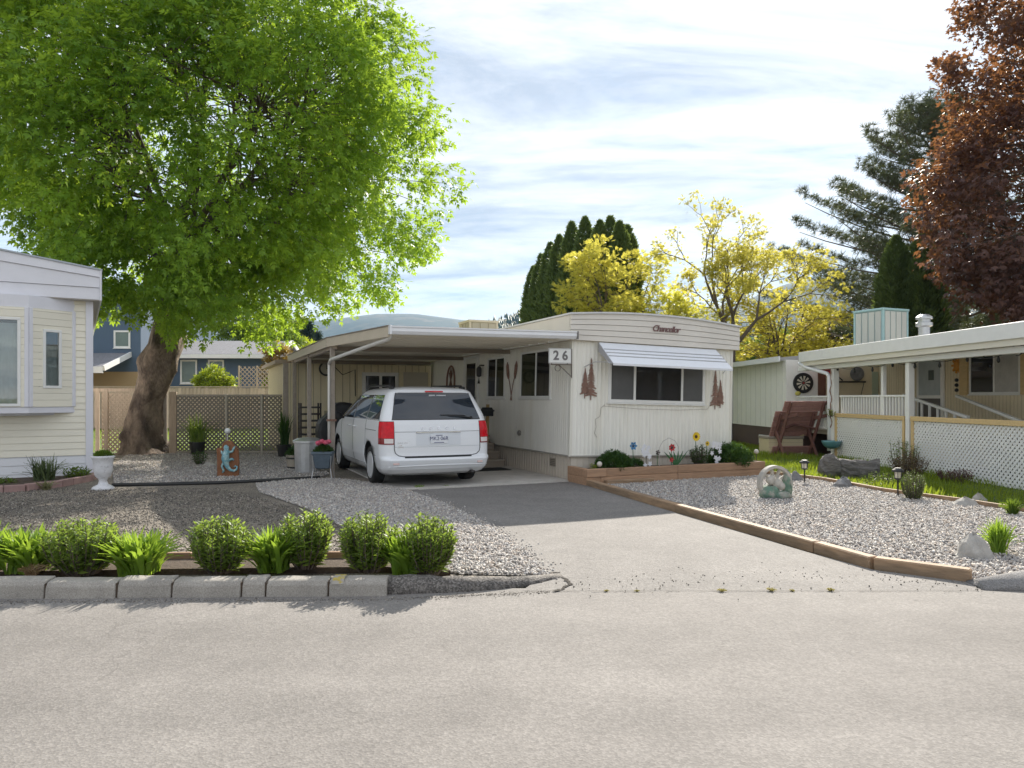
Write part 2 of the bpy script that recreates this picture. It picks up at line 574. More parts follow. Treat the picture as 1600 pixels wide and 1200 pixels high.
def asphalt(name, c1, c2, speck=0.3, bumpd=0.006, crack=False, big=0.35):
    m = bpy.data.materials.new(name)
    m.use_nodes = True
    t = m.node_tree
    b = t.nodes['Principled BSDF']
    b.inputs['Roughness'].default_value = 0.88
    b.inputs['Specular IOR Level'].default_value = 0.3
    tcn = N(t, 'ShaderNodeTexCoord')
    def noise(s, d=4, r=0.6):
        n = N(t, 'ShaderNodeTexNoise')
        n.inputs['Scale'].default_value = s
        n.inputs['Detail'].default_value = d
        n.inputs['Roughness'].default_value = r
        t.links.new(tcn.outputs['Object'], n.inputs['Vector'])
        return n.outputs[0]
    f = ramp(t, noise(big, 6, 0.65), [(0.35, 0.0), (0.65, 1.0)])
    c = mixc(t, f, tuple(c1), tuple(c2))
    v = N(t, 'ShaderNodeTexVoronoi')
    v.inputs['Scale'].default_value = 85
    t.links.new(tcn.outputs['Object'], v.inputs['Vector'])
    hs = N(t, 'ShaderNodeSeparateColor')
    t.links.new(v.outputs['Color'], hs.inputs[0])
    c = mixc(t, 1.0, c, ramp(t, hs.outputs[0], [(0.0, 1 - speck), (0.55, 1.0), (1.0, 1 + speck * 1.3)]), 'MULTIPLY')
    c = mixc(t, 1.0, c, ramp(t, noise(2.2, 5), [(0.3, 0.9), (0.7, 1.08)]), 'MULTIPLY')
    c = mixc(t, 1.0, c, ramp(t, noise(28, 3), [(0.3, 0.9), (0.7, 1.1)]), 'MULTIPLY')
    h = v.outputs['Distance']
    if crack:
        # bands polished by tyres, patches and drips along the road
        mp2 = N(t, 'ShaderNodeMapping')
        mp2.inputs['Scale'].default_value = (0.05, 0.9, 1)
        t.links.new(tcn.outputs['Object'], mp2.inputs[0])
        nb = N(t, 'ShaderNodeTexNoise')
        nb.inputs['Scale'].default_value = 1.3
        nb.inputs['Detail'].default_value = 4
        t.links.new(mp2.outputs[0], nb.inputs['Vector'])
        c = mixc(t, 1.0, c, ramp(t, nb.outputs[0], [(0.35, 0.91), (0.65, 1.07)]), 'MULTIPLY')
        c = mixc(t, 1.0, c, ramp(t, noise(0.9, 7, 0.72), [(0.28, 0.82), (0.42, 1.0)]), 'MULTIPLY')
        c = mixc(t, 1.0, c, ramp(t, noise(7.0, 2), [(0.22, 0.7), (0.27, 1.0)]), 'MULTIPLY')
        w = N(t, 'ShaderNodeTexVoronoi', feature='DISTANCE_TO_EDGE')
        w.inputs['Scale'].default_value = 0.42
        wv = N(t, 'ShaderNodeVectorMath', operation='ADD')
        nn = N(t, 'ShaderNodeTexNoise')
        nn.inputs['Scale'].default_value = 2.0
        nn.inputs['Detail'].default_value = 6
        t.links.new(tcn.outputs['Object'], nn.inputs['Vector'])
        t.links.new(tcn.outputs['Object'], wv.inputs[0])
        sc_ = N(t, 'ShaderNodeVectorMath', operation='SCALE')
        sc_.inputs['Scale'].default_value = 0.9
        t.links.new(nn.outputs['Color'], sc_.inputs[0])
        t.links.new(sc_.outputs[0], wv.inputs[1])
        t.links.new(wv.outputs[0], w.inputs['Vector'])
        cf = ramp(t, w.outputs['Distance'], [(0.0, 0.80), (0.0045, 1.0)])
        msk = ramp(t, noise(0.33, 2), [(0.46, 1.0), (0.54, 0.0)])
        c = mixc(t, msk, c, mixc(t, 1.0, c, cf, 'MULTIPLY'))
    t.links.new(c, b.inputs['Base Color'])
    bn = N(t, 'ShaderNodeBump')
    bn.inputs['Strength'].default_value = 0.55
    bn.inputs['Distance'].default_value = bumpd
    t.links.new(h, bn.inputs['Height'])
    t.links.new(bn.outputs[0], b.inputs['Normal'])
    return m
ROADM = asphalt('worn road asphalt', (0.192, 0.179, 0.167), (0.222, 0.208, 0.195), 0.14, 0.003, crack=True)
DRIVEM = asphalt('old driveway asphalt', (0.180, 0.169, 0.159), (0.217, 0.204, 0.192), 0.20, 0.004, crack=False, big=0.5)
BERM = asphalt('rough asphalt kerb', (0.13, 0.12, 0.112), (0.18, 0.165, 0.15), 0.5, 0.012)
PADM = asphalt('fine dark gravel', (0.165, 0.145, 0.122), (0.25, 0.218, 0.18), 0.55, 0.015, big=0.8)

def gravel_base(name, c1, c2, scale=42):
    m = bpy.data.materials.new(name)
    m.use_nodes = True
    t = m.node_tree
    b = t.nodes['Principled BSDF']
    b.inputs['Roughness'].default_value = 0.9
    tcn = N(t, 'ShaderNodeTexCoord')
    v = N(t, 'ShaderNodeTexVoronoi')
    v.inputs['Scale'].default_value = scale
    t.links.new(tcn.outputs['Object'], v.inputs['Vector'])
    hs = N(t, 'ShaderNodeSeparateColor')
    t.links.new(v.outputs['Color'], hs.inputs[0])
    c = mixc(t, hs.outputs[0], tuple(c1), tuple(c2))
    t.links.new(c, b.inputs['Base Color'])
    bn = N(t, 'ShaderNodeBump')
    bn.inputs['Strength'].default_value = 0.9
    bn.inputs['Distance'].default_value = 0.02
    bn.invert = True
    t.links.new(v.outputs['Distance'], bn.inputs['Height'])
    t.links.new(bn.outputs[0], b.inputs['Normal'])
    return m
GRAVB = gravel_base('gravel bed base', (0.13, 0.125, 0.12), (0.40, 0.37, 0.34))
def pebble_mat(name, stops):
    m = bpy.data.materials.new(name)
    m.use_nodes = True
    t = m.node_tree
    b = t.nodes['Principled BSDF']
    b.inputs['Roughness'].default_value = 0.85
    gi = N(t, 'ShaderNodeNewGeometry')
    t.links.new(ramp(t, gi.outputs['Random Per Island'], stops), b.inputs['Base Color'])
    return m
PEB = pebble_mat('crushed stone', [(0.0, (0.25, 0.238, 0.23)), (0.2, (0.34, 0.322, 0.31)), (0.42, (0.40, 0.37, 0.345)), (0.6, (0.48, 0.40, 0.33)), (0.72, (0.42, 0.415, 0.42)), (0.86, (0.57, 0.53, 0.48)), (1.0, (0.70, 0.67, 0.62))])
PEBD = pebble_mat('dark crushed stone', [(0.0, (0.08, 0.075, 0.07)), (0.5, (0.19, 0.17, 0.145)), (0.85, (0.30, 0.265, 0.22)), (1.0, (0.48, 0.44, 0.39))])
FIELD = mat('dry field grass', (0.15, 0.15, 0.055), 0.95, var=0.3, vscale=0.05, col2=(0.22, 0.19, 0.10), c2scale=0.02)
TURF = mat('lawn turf', (0.075, 0.115, 0.022), 0.95, var=0.35, vscale=3, bump=0.8, bscale=60)

# ------------------------------------------------------------------ ground, road, driveway, beds
HR = R(23.5)
H0 = (1.08, 13.7, 0.0)
HX = (math.cos(HR), math.sin(HR))
HY = (-math.sin(HR), math.cos(HR))
def hw(x, y):            # home frame -> world plan
    return (H0[0] + HX[0] * x + HY[0] * y, H0[1] + HX[1] * x + HY[1] * y)
def gp(*pts):
    return [G(a, b)[:2] for a, b in pts]

def soft(name, poly, z, m):
    o = sheet(name, poly, z, m)
    return tag(o, kind='structure')
soft('ground', [(-4000, -1500), (4000, -1500), (4000, 6000), (-4000, 6000)], -0.03, FIELD)
road = soft('road', [(-90, -7.5), (90, -7.5), (90, 6.0), (-90, 6.0)], 0.0, ROADM)
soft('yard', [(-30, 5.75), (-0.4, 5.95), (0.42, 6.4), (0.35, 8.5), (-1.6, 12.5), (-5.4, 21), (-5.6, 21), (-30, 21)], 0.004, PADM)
drive = gp((634, 767), (700, 791), (770, 824), (828, 870), (846, 903), (815, 923.5), (1530, 923.5), (1520, 912), (1366, 892), (1270, 866), (1060, 803), (932, 764), (897, 753))
dv = soft('driveway', drive, 0.008, DRIVEM)
for v_ in dv.data.vertices:                      # the apron runs out level with the road
    if v_.co.y < 6.05:
        v_.co.z = 0.0012
s = MB()
pl = [hw(-3.35, -0.05), hw(0.02, -0.07), hw(0.02, 8.6), hw(-3.35, 8.6)]
s.prism(pl, -0.02, 0.026)
tag(s.build('carport_slab', CONC), kind='structure')
bedL = gp((400, 757), (450, 752), (520, 748.5), (590, 757), (634, 767), (700, 791), (770, 824), (828, 870), (848, 902), (720, 899), (640, 890), (580, 868), (540, 830), (505, 806), (450, 786), (405, 770))
soft('gravel_path', bedL, 0.012, GRAVB)
bedB = gp((178, 759), (340, 755), (500, 747), (515, 742), (480, 709), (200, 709), (175, 730))
soft('gravel_strip', bedB, 0.012, GRAVB)
bedR = [hw(0.05, -0.75)] + gp((932, 762), (1060, 799), (1270, 861), (1366, 886), (1518, 908)) + [(5.0, 6.15), (9.5, 6.2), (9.5, 8.5)] + gp((1600, 803), (1500, 786), (1380, 770), (1290, 753), (1150, 737)) + [hw(3.9, -0.6)]
soft('gravel_bed', bedR, 0.012, GRAVB)
lawnR = gp((1150, 737), (1290, 753), (1380, 770), (1500, 786), (1600, 803)) + [(9.5, 8.5), (9.0, 12), (8.4, 20), (7.9, 27), hw(3.75, 11), hw(3.75, 0.3)]
soft('side_lawn', lawnR, 0.016, TURF)
lawnB = [(-14.5, 20.6), (-5.6, 20.6), (-8.2, 26), (-12, 36.9), (-24, 36.9)]
soft('back_lawn', lawnB, 0.016, TURF)
soilp = gp((-60, 905), (300, 899), (603, 896), (660, 903), (704, 902), (676, 890), (540, 879), (300, 880), (-60, 884))
s = MB()
s.prism(soilp, -0.01, 0.06)
tag(s.build('planting_strip', SOIL), kind='structure')

# tar crack and small tufts at the end of the asphalt kerb and along the road seam
TUFT = leaf_mat('dry tuft blade', (0.30, 0.27, 0.09), (0.48, 0.42, 0.17), 0.35)
TAR = mat('black tar', (0.07, 0.064, 0.058), 0.95, spec=0.05)
def strip(mb, pts, w, z):
    pts = [Vector((p[0], p[1], 0)) for p in pts]
    L, Rr = [], []
    for i, p in enumerate(pts):
        d = (pts[min(i + 1, len(pts) - 1)] - pts[max(i - 1, 0)]).normalized()
        nrm = Vector((-d.y, d.x, 0))
        ww = w * random.uniform(0.4, 1.3)
        L.append((p + nrm * ww / 2)); Rr.append((p - nrm * ww / 2))
    n = len(pts)
    mb.add([(q.x, q.y, z) for q in L + Rr], [(n + i, n + i + 1, i + 1, i) for i in range(n - 1)])
def wig(pts, n=8, a=0.02):
    out = []
    for (x0, y0), (x1, y1) in zip(pts[:-1], pts[1:]):
        for k in range(n):
            u = k / n
            out.append((x0 + (x1 - x0) * u + random.uniform(-a, a), y0 + (y1 - y0) * u + random.uniform(-a, a)))
    return out + [pts[-1]]
s = MB()
strip(s, wig(gp((868, 900), (884, 905), (890, 914), (880, 921), (866, 925)), 5, 0.012), 0.035, 0.0105)
strip(s, wig(gp((858, 897), (875, 896)), 5, 0.01), 0.03, 0.0112)
tag(s.build('tar_crack', TAR, recalc=False), 'broken black tar crack at the end of the asphalt kerb', 'crack')
s = MB()
for a_, c_ in ((862, 905), (925, 1010), (1040, 1062), (1085, 1240), (1270, 1312), (1340, 1430), (1475, 1500)):
    strip(s, wig(gp((a_, 924.3), ((a_ + c_) / 2, 924.0), (c_, 924.2)), 8, 0.010), 0.007, 0.0115)
tag(s.build('road_seam', mat('dusty seam', (0.15, 0.135, 0.115), 0.9), recalc=False), 'thin dark seam between driveway and road asphalt', 'seam')

# gravel that can be seen stone by stone
octv = np.array([(1, 0, 0), (-1, 0, 0), (0, 1, 0), (0, -1, 0), (0, 0, 1), (0, 0, -1)], float)
octf = np.array([(0, 2, 4), (2, 1, 4), (1, 3, 4), (3, 0, 4), (2, 0, 5), (1, 2, 5), (3, 1, 5), (0, 3, 5)])
def pebbles(name, poly, n, r0, r1, z, label, m=PEB, zf=None):
    p = sample_poly(poly, n)
    keep = np.abs(p[:, 0] / np.maximum(p[:, 1], 1)) < 0.78
    p = p[keep]
    n = len(p)
    zz = np.full(n, z) + RNG.uniform(-0.004, 0.012, n)
    if zf is not None:
        zz = zz + zf(p)
    q = RNG.normal(size=(n, 4))
    q /= np.linalg.norm(q, axis=1, keepdims=True)
    w, x, y, zq = q.T
    rot = np.stack([np.stack([1 - 2 * (y * y + zq * zq), 2 * (x * y - zq * w), 2 * (x * zq + y * w)], -1),
                    np.stack([2 * (x * y + zq * w), 1 - 2 * (x * x + zq * zq), 2 * (y * zq - x * w)], -1),
                    np.stack([2 * (x * zq - y * w), 2 * (y * zq + x * w), 1 - 2 * (x * x + y * y)], -1)], -2)
    sc = RNG.uniform(r0, r1, n)[:, None] * RNG.uniform(0.6, 1.25, (n, 3))
    o = scatter(name, octv, octf, np.column_stack([p, zz]), rot, sc, m)
    return tag(o, label, 'gravel', kind='stuff')
pebbles('gravel', bedR, 66000, 0.010, 0.021, 0.018, 'loose grey and tan crushed stone filling the bed right of the driveway')
pebbles('gravel', bedL, 30000, 0.010, 0.020, 0.018, 'light grey crushed stone between dark yard and driveway')
pebbles('gravel', bedB, 16000, 0.010, 0.020, 0.018, 'grey crushed stone between black edging and lattice fence')
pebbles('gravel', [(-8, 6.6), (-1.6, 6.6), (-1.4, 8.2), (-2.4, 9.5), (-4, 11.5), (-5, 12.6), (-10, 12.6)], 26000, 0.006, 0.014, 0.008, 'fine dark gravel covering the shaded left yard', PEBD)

# stones that have strayed onto the asphalt, and grit gathered along the kerb
def stray(label, line, n, spread, r0, r1, m, zz):
    a = np.array(line)
    seg = RNG.integers(0, len(a) - 1, n)
    u = RNG.uniform(0, 1, (n, 1))
    p = a[seg] * (1 - u) + a[seg + 1] * u + RNG.normal(0, spread, (n, 2)) * RNG.uniform(0.2, 1.6, (n, 1))
    ang = RNG.uniform(0, 6.28, n)
    sc = RNG.uniform(r0, r1, n)[:, None] * RNG.uniform(0.6, 1.25, (n, 3))
    o = scatter('loose_stones', octv, octf, np.column_stack([p, np.full(n, zz)]), rotz_mats(ang), sc, m)
    tag(o, label, 'gravel', kind='stuff')
stray('loose stones strayed from the left gravel onto the driveway edge', gp((640, 769), (700, 791), (770, 824), (828, 870), (848, 900)), 900, 0.07, 0.005, 0.015, PEB, 0.012)
stray('fine grit gathered on the road along the kerb', gp((-40, 941), (300, 939), (600, 937), (860, 925)), 1600, 0.035, 0.002, 0.006, PEBD, 0.003)
stray('scattered grit and pebbles at the driveway mouth', gp((880, 915), (1100, 905), (1400, 905), (1510, 915)), 260, 0.22, 0.003, 0.009, PEBD, 0.010)

# ------------------------------------------------------------------ kerbs
def kerb_prof(w=0.17, h=0.13):
    return [(0, -0.03), (0.018, h * 0.7), (0.045, h * 0.95), (0.075, h), (w, h + 0.003), (w, -0.03)]
kr = tag(bpy.data.objects.new('kerb', None), 'pale concrete kerb blocks along the planting strip, left of driveway', 'kerb')
link(kr)
kp0, kp1 = Vector(G(0, 936.5)[:2]), Vector(G(603, 932)[:2])
kd = (kp1 - kp0).normalized()
kn = Vector((-kd.y, kd.x))
xs = [-9.0, -7.6, -6.3, -5.0] + [G(px, 935)[0] for px in (70, 180, 266, 374, 412, 510, 603)]
for i, (xa, xb) in enumerate(zip(xs[:-1], xs[1:])):
    b = MB()
    pa = kp0 + kd * ((xa - kp0.x) / kd.x + 0.007)
    pb = kp0 + kd * ((xb - kp0.x) / kd.x - 0.007)
    jo, jz = random.uniform(-0.008, 0.008), random.uniform(-0.006, 0.006)
    vs = []
    pr = kerb_prof()
    nseg = 5
    for k in range(nseg + 1):
        c = pa.lerp(pb, k / nseg)
        for (u, z) in pr:
            q = c + kn * (u + jo + random.uniform(-0.003, 0.003))
            vs.append((q.x, q.y, z + jz + (random.uniform(-0.004, 0.002) if z > 0 else 0)))
    n = len(pr)
    fs = [tuple(range(n)), tuple(nseg * n + k for k in range(n - 1, -1, -1))]
    for k in range(nseg):
        fs += [(k * n + j, (k + 1) * n + j, (k + 1) * n + (j + 1) % n, k * n + (j + 1) % n) for j in range(n)]
    b.add(vs, fs)
    b.build('kerb_block', KERB, kr, bevel=0.006)
# joints between the blocks are dark earth and moss
s = MB()
for x in xs[1:-1]:
    pa = kp0 + kd * ((x - kp0.x) / kd.x)
    s.bar((*(pa + kn * 0.025), 0.045), (*(pa + kn * 0.16), 0.045), 0.014, 0.13)
s.build('joint_filling', SOIL, kr)
pm = mat('worn yellow paint', (0.42, 0.32, 0.06), 0.8, col2=(0.34, 0.315, 0.28), c2scale=18, c2lo=0.42, c2hi=0.52)
s = MB()
pa = kp0 + kd * ((xs[-2] + 0.03 - kp0.x) / kd.x)
pb = kp0 + kd * ((xs[-2] + 0.12 - kp0.x) / kd.x)
def kq(p, u, z):
    q = p + kn * u
    return (q.x, q.y, z)
s.add([kq(pa, 0.012, 0.094), kq(pb, 0.012, 0.094), kq(pb, 0.038, 0.128), kq(pa, 0.038, 0.128), kq(pb, 0.072, 0.1375), kq(pa, 0.072, 0.1375), kq(pb, 0.15, 0.139), kq(pa, 0.15, 0.139)],
      [(0, 1, 2, 3), (3, 2, 4, 5), (5, 4, 6, 7)])
s.build('paint_mark', pm, kr, recalc=False)

def mound(path, ws, hs, m, name, seed=1):
    """low rounded ridge along a path"""
    rnd = random.Random(seed)
    pts = [Vector((p[0], p[1], 0)) for p in path]
    b = MB()
    prof = [(-0.5, -0.25), (-0.42, 0.45), (-0.2, 0.9), (0.05, 1.0), (0.3, 0.9), (0.5, 0.2), (0.5, -0.25)]
    vs = []
    for i, p in enumerate(pts):
        d = (pts[min(i + 1, len(pts) - 1)] - pts[max(i - 1, 0)]).normalized()
        nn = Vector((-d.y, d.x, 0))
        for u, z in prof:
            q = p + nn * u * ws[i] + Vector((rnd.uniform(-.012, .012), rnd.uniform(-.012, .012), 0))
            vs.append((q.x, q.y, z * hs[i] + (rnd.uniform(-.01, .01) if z > 0.3 else 0)))
    n = len(prof)
    fs = [tuple(range(n)), tuple((len(pts) - 1) * n + k for k in range(n - 1, -1, -1))]
    for k in range(len(pts) - 1):
        fs += [(k * n + j, (k + 1) * n + j, (k + 1) * n + (j + 1) % n, k * n + (j + 1) % n) for j in range(n)]
    b.add(vs, fs)
    return b.build(name, m, smooth=True)
path, ws, hs = [], [], []
for k in range(17):
    u = k / 16
    x, y, _ = G(604 + 268 * u, 926 - 6 * u - 17 * u ** 4, 0)
    path.append((x, y + 0.05)); ws.append(0.24 - 0.1 * u); hs.append(0.125 * (1 - 0.78 * u ** 1.5))
tag(mound(path, ws, hs, BERM, 'asphalt_kerb'), 'low dark asphalt kerb tapering off left of the driveway mouth', 'kerb')
path = [(G(1522, 915)[0] + 0.45 * k, 6.06 - 0.012 * k) for k in range(14)]
tag(mound(path, [0.26] + [0.34] * 13, [0.05] + [0.135] * 13, mat('grey asphalt kerb', (0.25, 0.24, 0.235), 0.95, var=0.2, vscale=5, speck=0.35, speckscale=90, bump=0.7, bscale=90), 'asphalt_kerb', 4),
    'rounded grey asphalt kerb at the right edge, past the timber end', 'kerb')

# ------------------------------------------------------------------ timber edgings
te = link(tag(bpy.data.objects.new('timber_edging', None), 'brown landscape timbers between driveway and right gravel bed', 'edging'))
eg = gp((893, 751), (1060, 799.5), (1277, 862), (1366, 888), (1519, 909))
for i, (a, b_) in enumerate(zip(eg[:-1], eg[1:])):
    b = MB()
    d = (Vector(b_) - Vector(a)).normalized() * 0.006
    n = 6
    A, B = Vector(a) + d, Vector(b_) - d
    L = (B - A).length
    b.box(0, L, -0.055, 0.055, -0.02, 0.105)
    o = b.build('timber', TIMBER, te, bevel=0.012, loc=(A.x, A.y, random.uniform(-.004, .004)), rot=(0, 0, math.atan2(B.y - A.y, B.x - A.x)))
le = link(tag(bpy.data.objects.new('lawn_edging', None), 'thin brown boards between gravel bed and side lawn', 'edging'))
eg = gp((1150, 738), (1225, 745), (1290, 753.5), (1380, 770.5), (1440, 779), (1500, 787), (1610, 804.5))
for i, (a, b_) in enumerate(zip(eg[:-1], eg[1:])):
    A, B = Vector(a), Vector(b_)
    b = MB()
    b.box(0.004, (B - A).length - 0.004, -0.03, 0.03, -0.02, 0.085)
    b.build('board', TIMBER, le, bevel=0.006, loc=(A.x, A.y, 0), rot=(0, 0, math.atan2(B.y - A.y, B.x - A.x)))
se = link(tag(bpy.data.objects.new('bed_edging', None), 'reddish boards behind the roadside shrubs', 'edging'))
eg = gp((60, 884), (180, 884), (300, 882), (420, 882), (545, 881))
for i, (a, b_) in enumerate(zip(eg[:-1], eg[1:])):
    A, B = Vector(a), Vector(b_)
    b = MB()
    b.box(0.004, (B - A).length - 0.004, -0.02, 0.02, -0.02, 0.115)
    b.build('board', PLANTERW, se, bevel=0.005, loc=(A.x, A.y, 0), rot=(0, 0, math.atan2(B.y - A.y, B.x - A.x)))
b = MB()
b.tube([(*p, 0.03) for p in wig(gp((176, 760.5), (260, 759), (340, 757), (420, 753), (500, 748.5)), 6, 0.012)], 0.032, 8)
tag(b.build('plastic_edging', BLACK, smooth=True), 'black plastic edging tube lying across the left gravel', 'edging')
# ------------------------------------------------------------------ main mobile home (local x right along the front, y back along the side, z up)
ROLL = R(1.4)
HL, HWID = 18.0, 3.70
home = thing('mobile_home', 'cream ribbed mobile home numbered 26 with bowed roof behind the driveway', 'mobile home', H0, rot=(0, ROLL, HR))
ZS, ZW, ZT = 0.466, 2.63, 3.10
def bow(x):
    return ZT + 0.10 * (1 - ((x - HWID / 2) / (HWID / 2 + 0.1)) ** 2)
b = MB()
b.box(0, HWID, 0, HL, ZS, ZW + 0.2)
b.build('wall', CREAM, home)
b = MB()
def rib(bm_, x, z0, z1, side):
    w, d = 0.011, 0.010
    if side == 'f':
        bm_.add([(x - 2 * w, 0, z0), (x - w, -d, z0), (x + w, -d, z0), (x + 2 * w, 0, z0), (x - 2 * w, 0, z1), (x - w, -d, z1), (x + w, -d, z1), (x + 2 * w, 0, z1)],
                [(0, 1, 5, 4), (1, 2, 6, 5), (2, 3, 7, 6)])
    elif side == 'l':
        bm_.add([(0, x + 2 * w, z0), (-d, x + w, z0), (-d, x - w, z0), (0, x - 2 * w, z0), (0, x + 2 * w, z1), (-d, x + w, z1), (-d, x - w, z1), (0, x - 2 * w, z1)],
                [(0, 1, 5, 4), (1, 2, 6, 5), (2, 3, 7, 6)])
    else:
        bm_.add([(HWID, x - 2 * w, z0), (HWID + d, x - w, z0), (HWID + d, x + w, z0), (HWID, x + 2 * w, z0), (HWID, x - 2 * w, z1), (HWID + d, x - w, z1), (HWID + d, x + w, z1), (HWID, x + 2 * w, z1)],
                [(0, 1, 5, 4), (1, 2, 6, 5), (2, 3, 7, 6)])
PITCH = 0.085
x = 0.10
while x < HWID - 0.05:
    rib(b, x, ZS, ZW, 'f'); x += PITCH
y = 0.10
while y < 9.0:
    rib(b, y, ZS, ZW, 'l'); y += PITCH
y = 0.10
while y < 14:
    rib(b, y, ZS, ZW, 'r'); y += PITCH * 2
tag(b.build('siding_ribs', CREAM, home, recalc=False), kind='stuff')
for cx, cy in ((0, 0), (HWID, 0)):
    b = MB(); b.box(cx - 0.035 if cx == 0 else cx - 0.02, cx + 0.02 if cx == 0 else cx + 0.035, -0.018, 0.05, ZS - 0.01, ZW)
    b.build('corner_trim', mat('corner trim', (0.78, 0.76, 0.68), 0.4), home, bevel=0.006)
b = MB()
b.box(0.025, HWID - 0.025, 0.025, HL - 0.02, -0.25, ZS)
for k in range(1, 45):
    rib(b, k * 0.0825, -0.25, ZS - 0.015, 'f') if False else None
b.build('skirting', SKIRT, home)
b = MB()
yy = 0.12
while yy < 9:
    b.box(0.012, 0.03, yy, yy + 0.012, -0.2, ZS - 0.012); yy += 0.12
xx = 0.15
while xx < HWID - 0.05:
    b.box(xx, xx + 0.012, 0.012, 0.03, -0.2, ZS - 0.012); xx += 0.12
tag(b.build('skirting_ribs', SKIRT, home), kind='stuff')
b = MB(); b.box(-0.02, HWID + 0.02, -0.022, 0.03, ZS - 0.012, ZS + 0.014)
b.box(-0.022, 0.03, 0.031, 9.5, ZS - 0.012, ZS + 0.014)
b.build('bottom_trim', mat('grey strip', (0.40, 0.38, 0.34), 0.5), home)
# fascia: horizontal lap strips under a bowed roof edge
ov = 0.11
nstrip = 5
for k in range(nstrip):
    b = MB()
    za = ZW + (k / nstrip) * (ZT - ZW)
    segs = 14
    vs, fs = [], []
    for i in range(segs + 1):
        x = -ov + (HWID + 2 * ov) * i / segs
        t0, t1 = k / nstrip, (k + 1) / nstrip
        z0, z1 = ZW + t0 * (bow(x) - ZW), ZW + t1 * (bow(x) - ZW) - 0.006
        vs += [(x, -ov - 0.012, z0), (x, -ov, z1), (x, -ov + 0.05, z1), (x, -ov + 0.05, z0)]
    for i in range(segs):
        for j in range(4):
            fs.append((i * 4 + j, i * 4 + (j + 1) % 4, (i + 1) * 4 + (j + 1) % 4, (i + 1) * 4 + j))
    fs += [(0, 1, 2, 3), (segs * 4 + 3, segs * 4 + 2, segs * 4 + 1, segs * 4)]
    b.add(vs, fs)
    b.build('fascia_strip', FASCIA, home)
b = MB()
b.box(-ov, -ov + 0.05, -ov + 0.06, HL, ZW, ZT - 0.01)
b.box(HWID + ov - 0.05, HWID + ov, -ov + 0.06, HL, ZW, ZT - 0.01)
b.build('side_fascia', FASCIA, home)
b = MB()
b.box(-ov, HWID + ov, -ov + 0.055, 0.0, ZW - 0.004, ZW + 0.02)
b.box(-ov + 0.05, 0.0, 0.0, HL, ZW - 0.004, ZW + 0.02)
b.build('soffit', BEIGE, home)
b = MB()
segs = 16
vs, fs = [], []
for i in range(segs + 1):
    x = -ov - 0.03 + (HWID + 2 * ov + 0.06) * i / segs
    z = bow(min(max(x, -ov), HWID + ov))
    vs += [(x, -ov - 0.035, z - 0.004), (x, -ov - 0.035, z + 0.028), (x, HL + 0.1, z + 0.028), (x, HL + 0.1, z - 0.004)]
for i in range(segs):
    for j in range(4):
        fs.append((i * 4 + j, i * 4 + (j + 1) % 4, (i + 1) * 4 + (j + 1) % 4, (i + 1) * 4 + j))
fs += [(0, 1, 2, 3), (segs * 4 + 3, segs * 4 + 2, segs * 4 + 1, segs * 4)]
b.add(vs, fs)
b.build('roof', mat('roof edge metal', (0.62, 0.62, 0.62), 0.4, var=0.08, vscale=1), home)
t = text_mesh('Chancellor', 0.17, mat('faded maroon script', (0.17, 0.085, 0.08), 0.5), 'script_lettering', home, 0.006, shear=0.3, spacing=0.86, offset=0.0015)
t.location = (1.98, -ov - 0.026, 2.945)
t.rotation_euler = (R(90), R(0), 0)

def window(parent, axis, a0, a1, z0, z1, splits=(), panes=None, fw=0.045, proud=0.035, name='window', fm=WHITE, base=0.0, sign=-1):
    """frame with its panes on a wall; axis 'x': front wall facing -y, axis 'y': side wall facing -x (sign=-1) at coordinate base"""
    def bx(m_, u0, u1, v0, v1, d0, d1):
        lo, hi = base + sign * d1, base + sign * d0
        if lo > hi: lo, hi = hi, lo
        if axis == 'x': m_.box(u0, u1, lo, hi, v0, v1)
        else: m_.box(lo, hi, u0, u1, v0, v1)
    w = link(bpy.data.objects.new(name, None), parent)
    f = MB()
    bx(f, a0, a1, z0, z0 + fw, 0, proud); bx(f, a0, a1, z1 - fw, z1, 0, proud)
    bx(f, a0, a0 + fw, z0 + fw, z1 - fw, 0, proud); bx(f, a1 - fw, a1, z0 + fw, z1 - fw, 0, proud)
    for q in splits:
        bx(f, q - fw * 0.4, q + fw * 0.4, z0 + fw, z1 - fw, 0, proud - 0.004)
    f.build('frame', fm, w, bevel=0.004)
    g = MB(); bx(g, a0 - 0.02, a1 + 0.02, z0 - 0.03, z0 - 0.001, 0, proud + 0.02)
    g.build('sill', fm, w, bevel=0.004)
    edges = [a0 + fw] + [q for q in splits] + [a1 - fw]
    for i, (u0, u1) in enumerate(zip(edges[:-1], edges[1:])):
        g = MB()
        off = 0.4 * fw
        bx(g, u0 + (off if i else 0), u1 - (off if i < len(edges) - 2 else 0), z0 + fw, z1 - fw, 0.002, 0.012)
        g.build('pane', (panes[i] if panes else DARKGLASS), w)
    return w
# front picture window under the awning
window(home, 'x', 0.77, 3.03, 1.49, 2.36, (1.36, 2.47), [SCREEN, DARKGLASS, SCREEN], fw=0.06)
